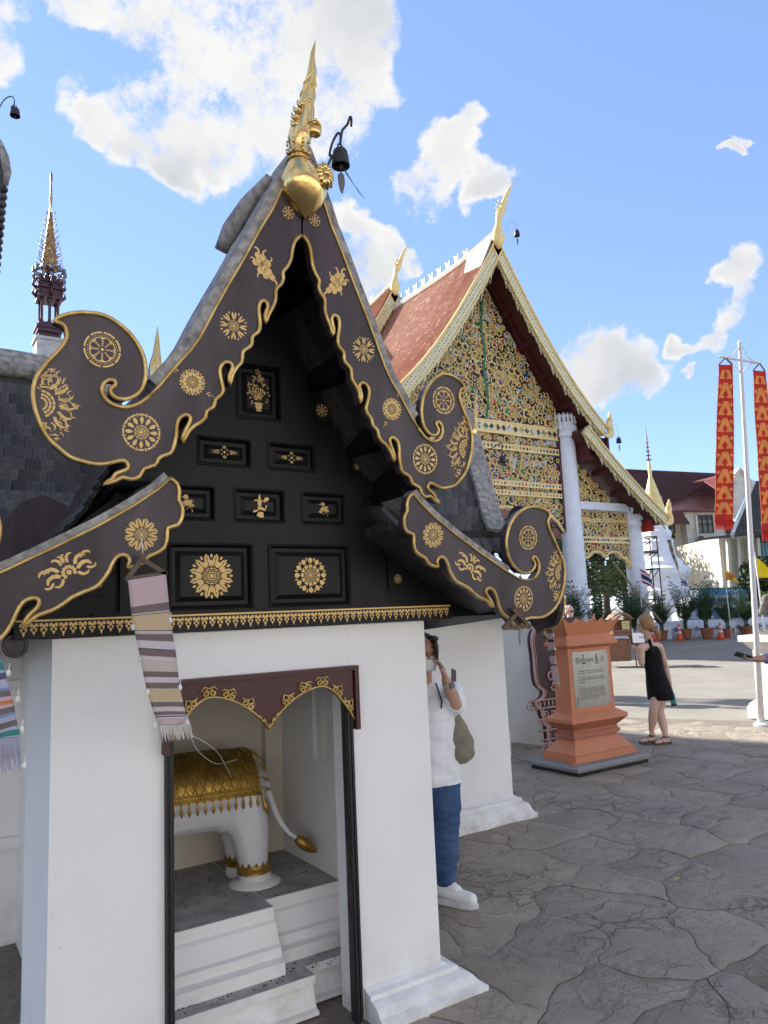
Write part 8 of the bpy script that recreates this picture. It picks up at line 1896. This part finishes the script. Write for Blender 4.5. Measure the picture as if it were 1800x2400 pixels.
fuse(m.build('shorts', mat('grey_shorts', (.14,.14,.15), .85), W3), .014, 4)
# ---- arm with a phone entering from the right edge
Dh = 6.5; R4 = lambda x, y, d=0: at_d(x, y, Dh+d)
tp = R4(1790,1380); W4 = thing('person', 'person in blue shirt at the right edge holding out a phone', 'person', (tp.x, tp.y, 0)); f4 = -RH; l4 = -FH
wr, el_ = R4(1632,1424), R4(1700,1418,.06); sh4 = R4(1765,1350,.02)
m = MB(); fingers(m, wr, (-RH+V3(0,0,.10)).normalized(), V3(0,0,1), FH*-1, 1.05, 1.0); m.limb([(wr,.029),(wr.lerp(el_,.5),.038),(el_,.044)], 12); m.limb([(el_,.045),(sh4,.055)], 12)
hh = R4(1795,1255); head(m, hh, f4, l4, 1.0); m.cap(hh-V3(0,0,.1), hh-V3(0,0,.2), .055,.06,12); Bh = lambda a, b, z: hh+l4*a+f4*b+V3(0,0,z)
m.cap(Bh(0,0,-.3), Bh(0,0,-.75), .15,.15,14); m.limb([(Bh(-.19,0,-.27),.06),(Bh(-.24,.02,-.55),.045),(Bh(-.22,.10,-.78),.03)], 12); fingers(m, Bh(-.22,.1,-.78), (0,0,-1), l4, f4, 1, .4)
for q in (-1, 1): m.limb([(Bh(q*.09,0,-.78),.10),(Bh(q*.10,.02,-1.15),.062),(Bh(q*.10,0,-hh.z+.10),.042)], 12); m.limb([(Bh(q*.10,0,-hh.z+.08),.042),(Bh(q*.10,.17,-hh.z+.035),.03)], 10)
fuse(m.build('body', SKIN3, W4), .008, 4)
BLU = mat('blue_shirt_cotton', (.16,.23,.48), .85, var=.1, vs=9, bump=.4, bs=16)
m = MB(); m.cap(R4(1657,1423,.02), el_, .048,.058,12); m.cap(el_, sh4, .060,.075,12); m.cap(Bh(-.14,0,-.29), Bh(.14,0,-.29), .085,.085,14); m.cap(Bh(0,0,-.35), Bh(0,0,-.8), .18,.18,14); m.cap(Bh(-.19,0,-.28), Bh(-.23,.01,-.55), .08,.06,12)
fuse(m.build('shirt', BLU, W4), .011, 4)
m = MB(); m.cap(Bh(-.06,0,-.82), Bh(.06,0,-.82), .15,.15,14)
for q in (-1, 1): m.limb([(Bh(q*.09,0,-.85),.115),(Bh(q*.10,0,-hh.z+.12),.075)], 12)
fuse(m.build('trousers', mat('dark_trousers', (.05,.05,.06), .85), W4), .014, 4)
m = MB(); m.ball(hh+V3(0,0,.045)-f4*.02, .085,.085,.08,14,8); m.build('hair', HAIR1, W4, smooth=True)
P2 = thing('phone', 'phone held flat in the hand reaching in from the right edge', 'phone', R4(1600,1417)); m = MB(); pd = (-RH+V3(0,0,.35)).normalized(); m.obox(wr+(-RH)*.105+V3(0,0,.034), .150,.075,.010, pd, FH-V3(0,0,.5), pd.cross(FH-V3(0,0,.5))); m.build('phone_body', mat('phone_black', (.03,.03,.035), .2), P2)
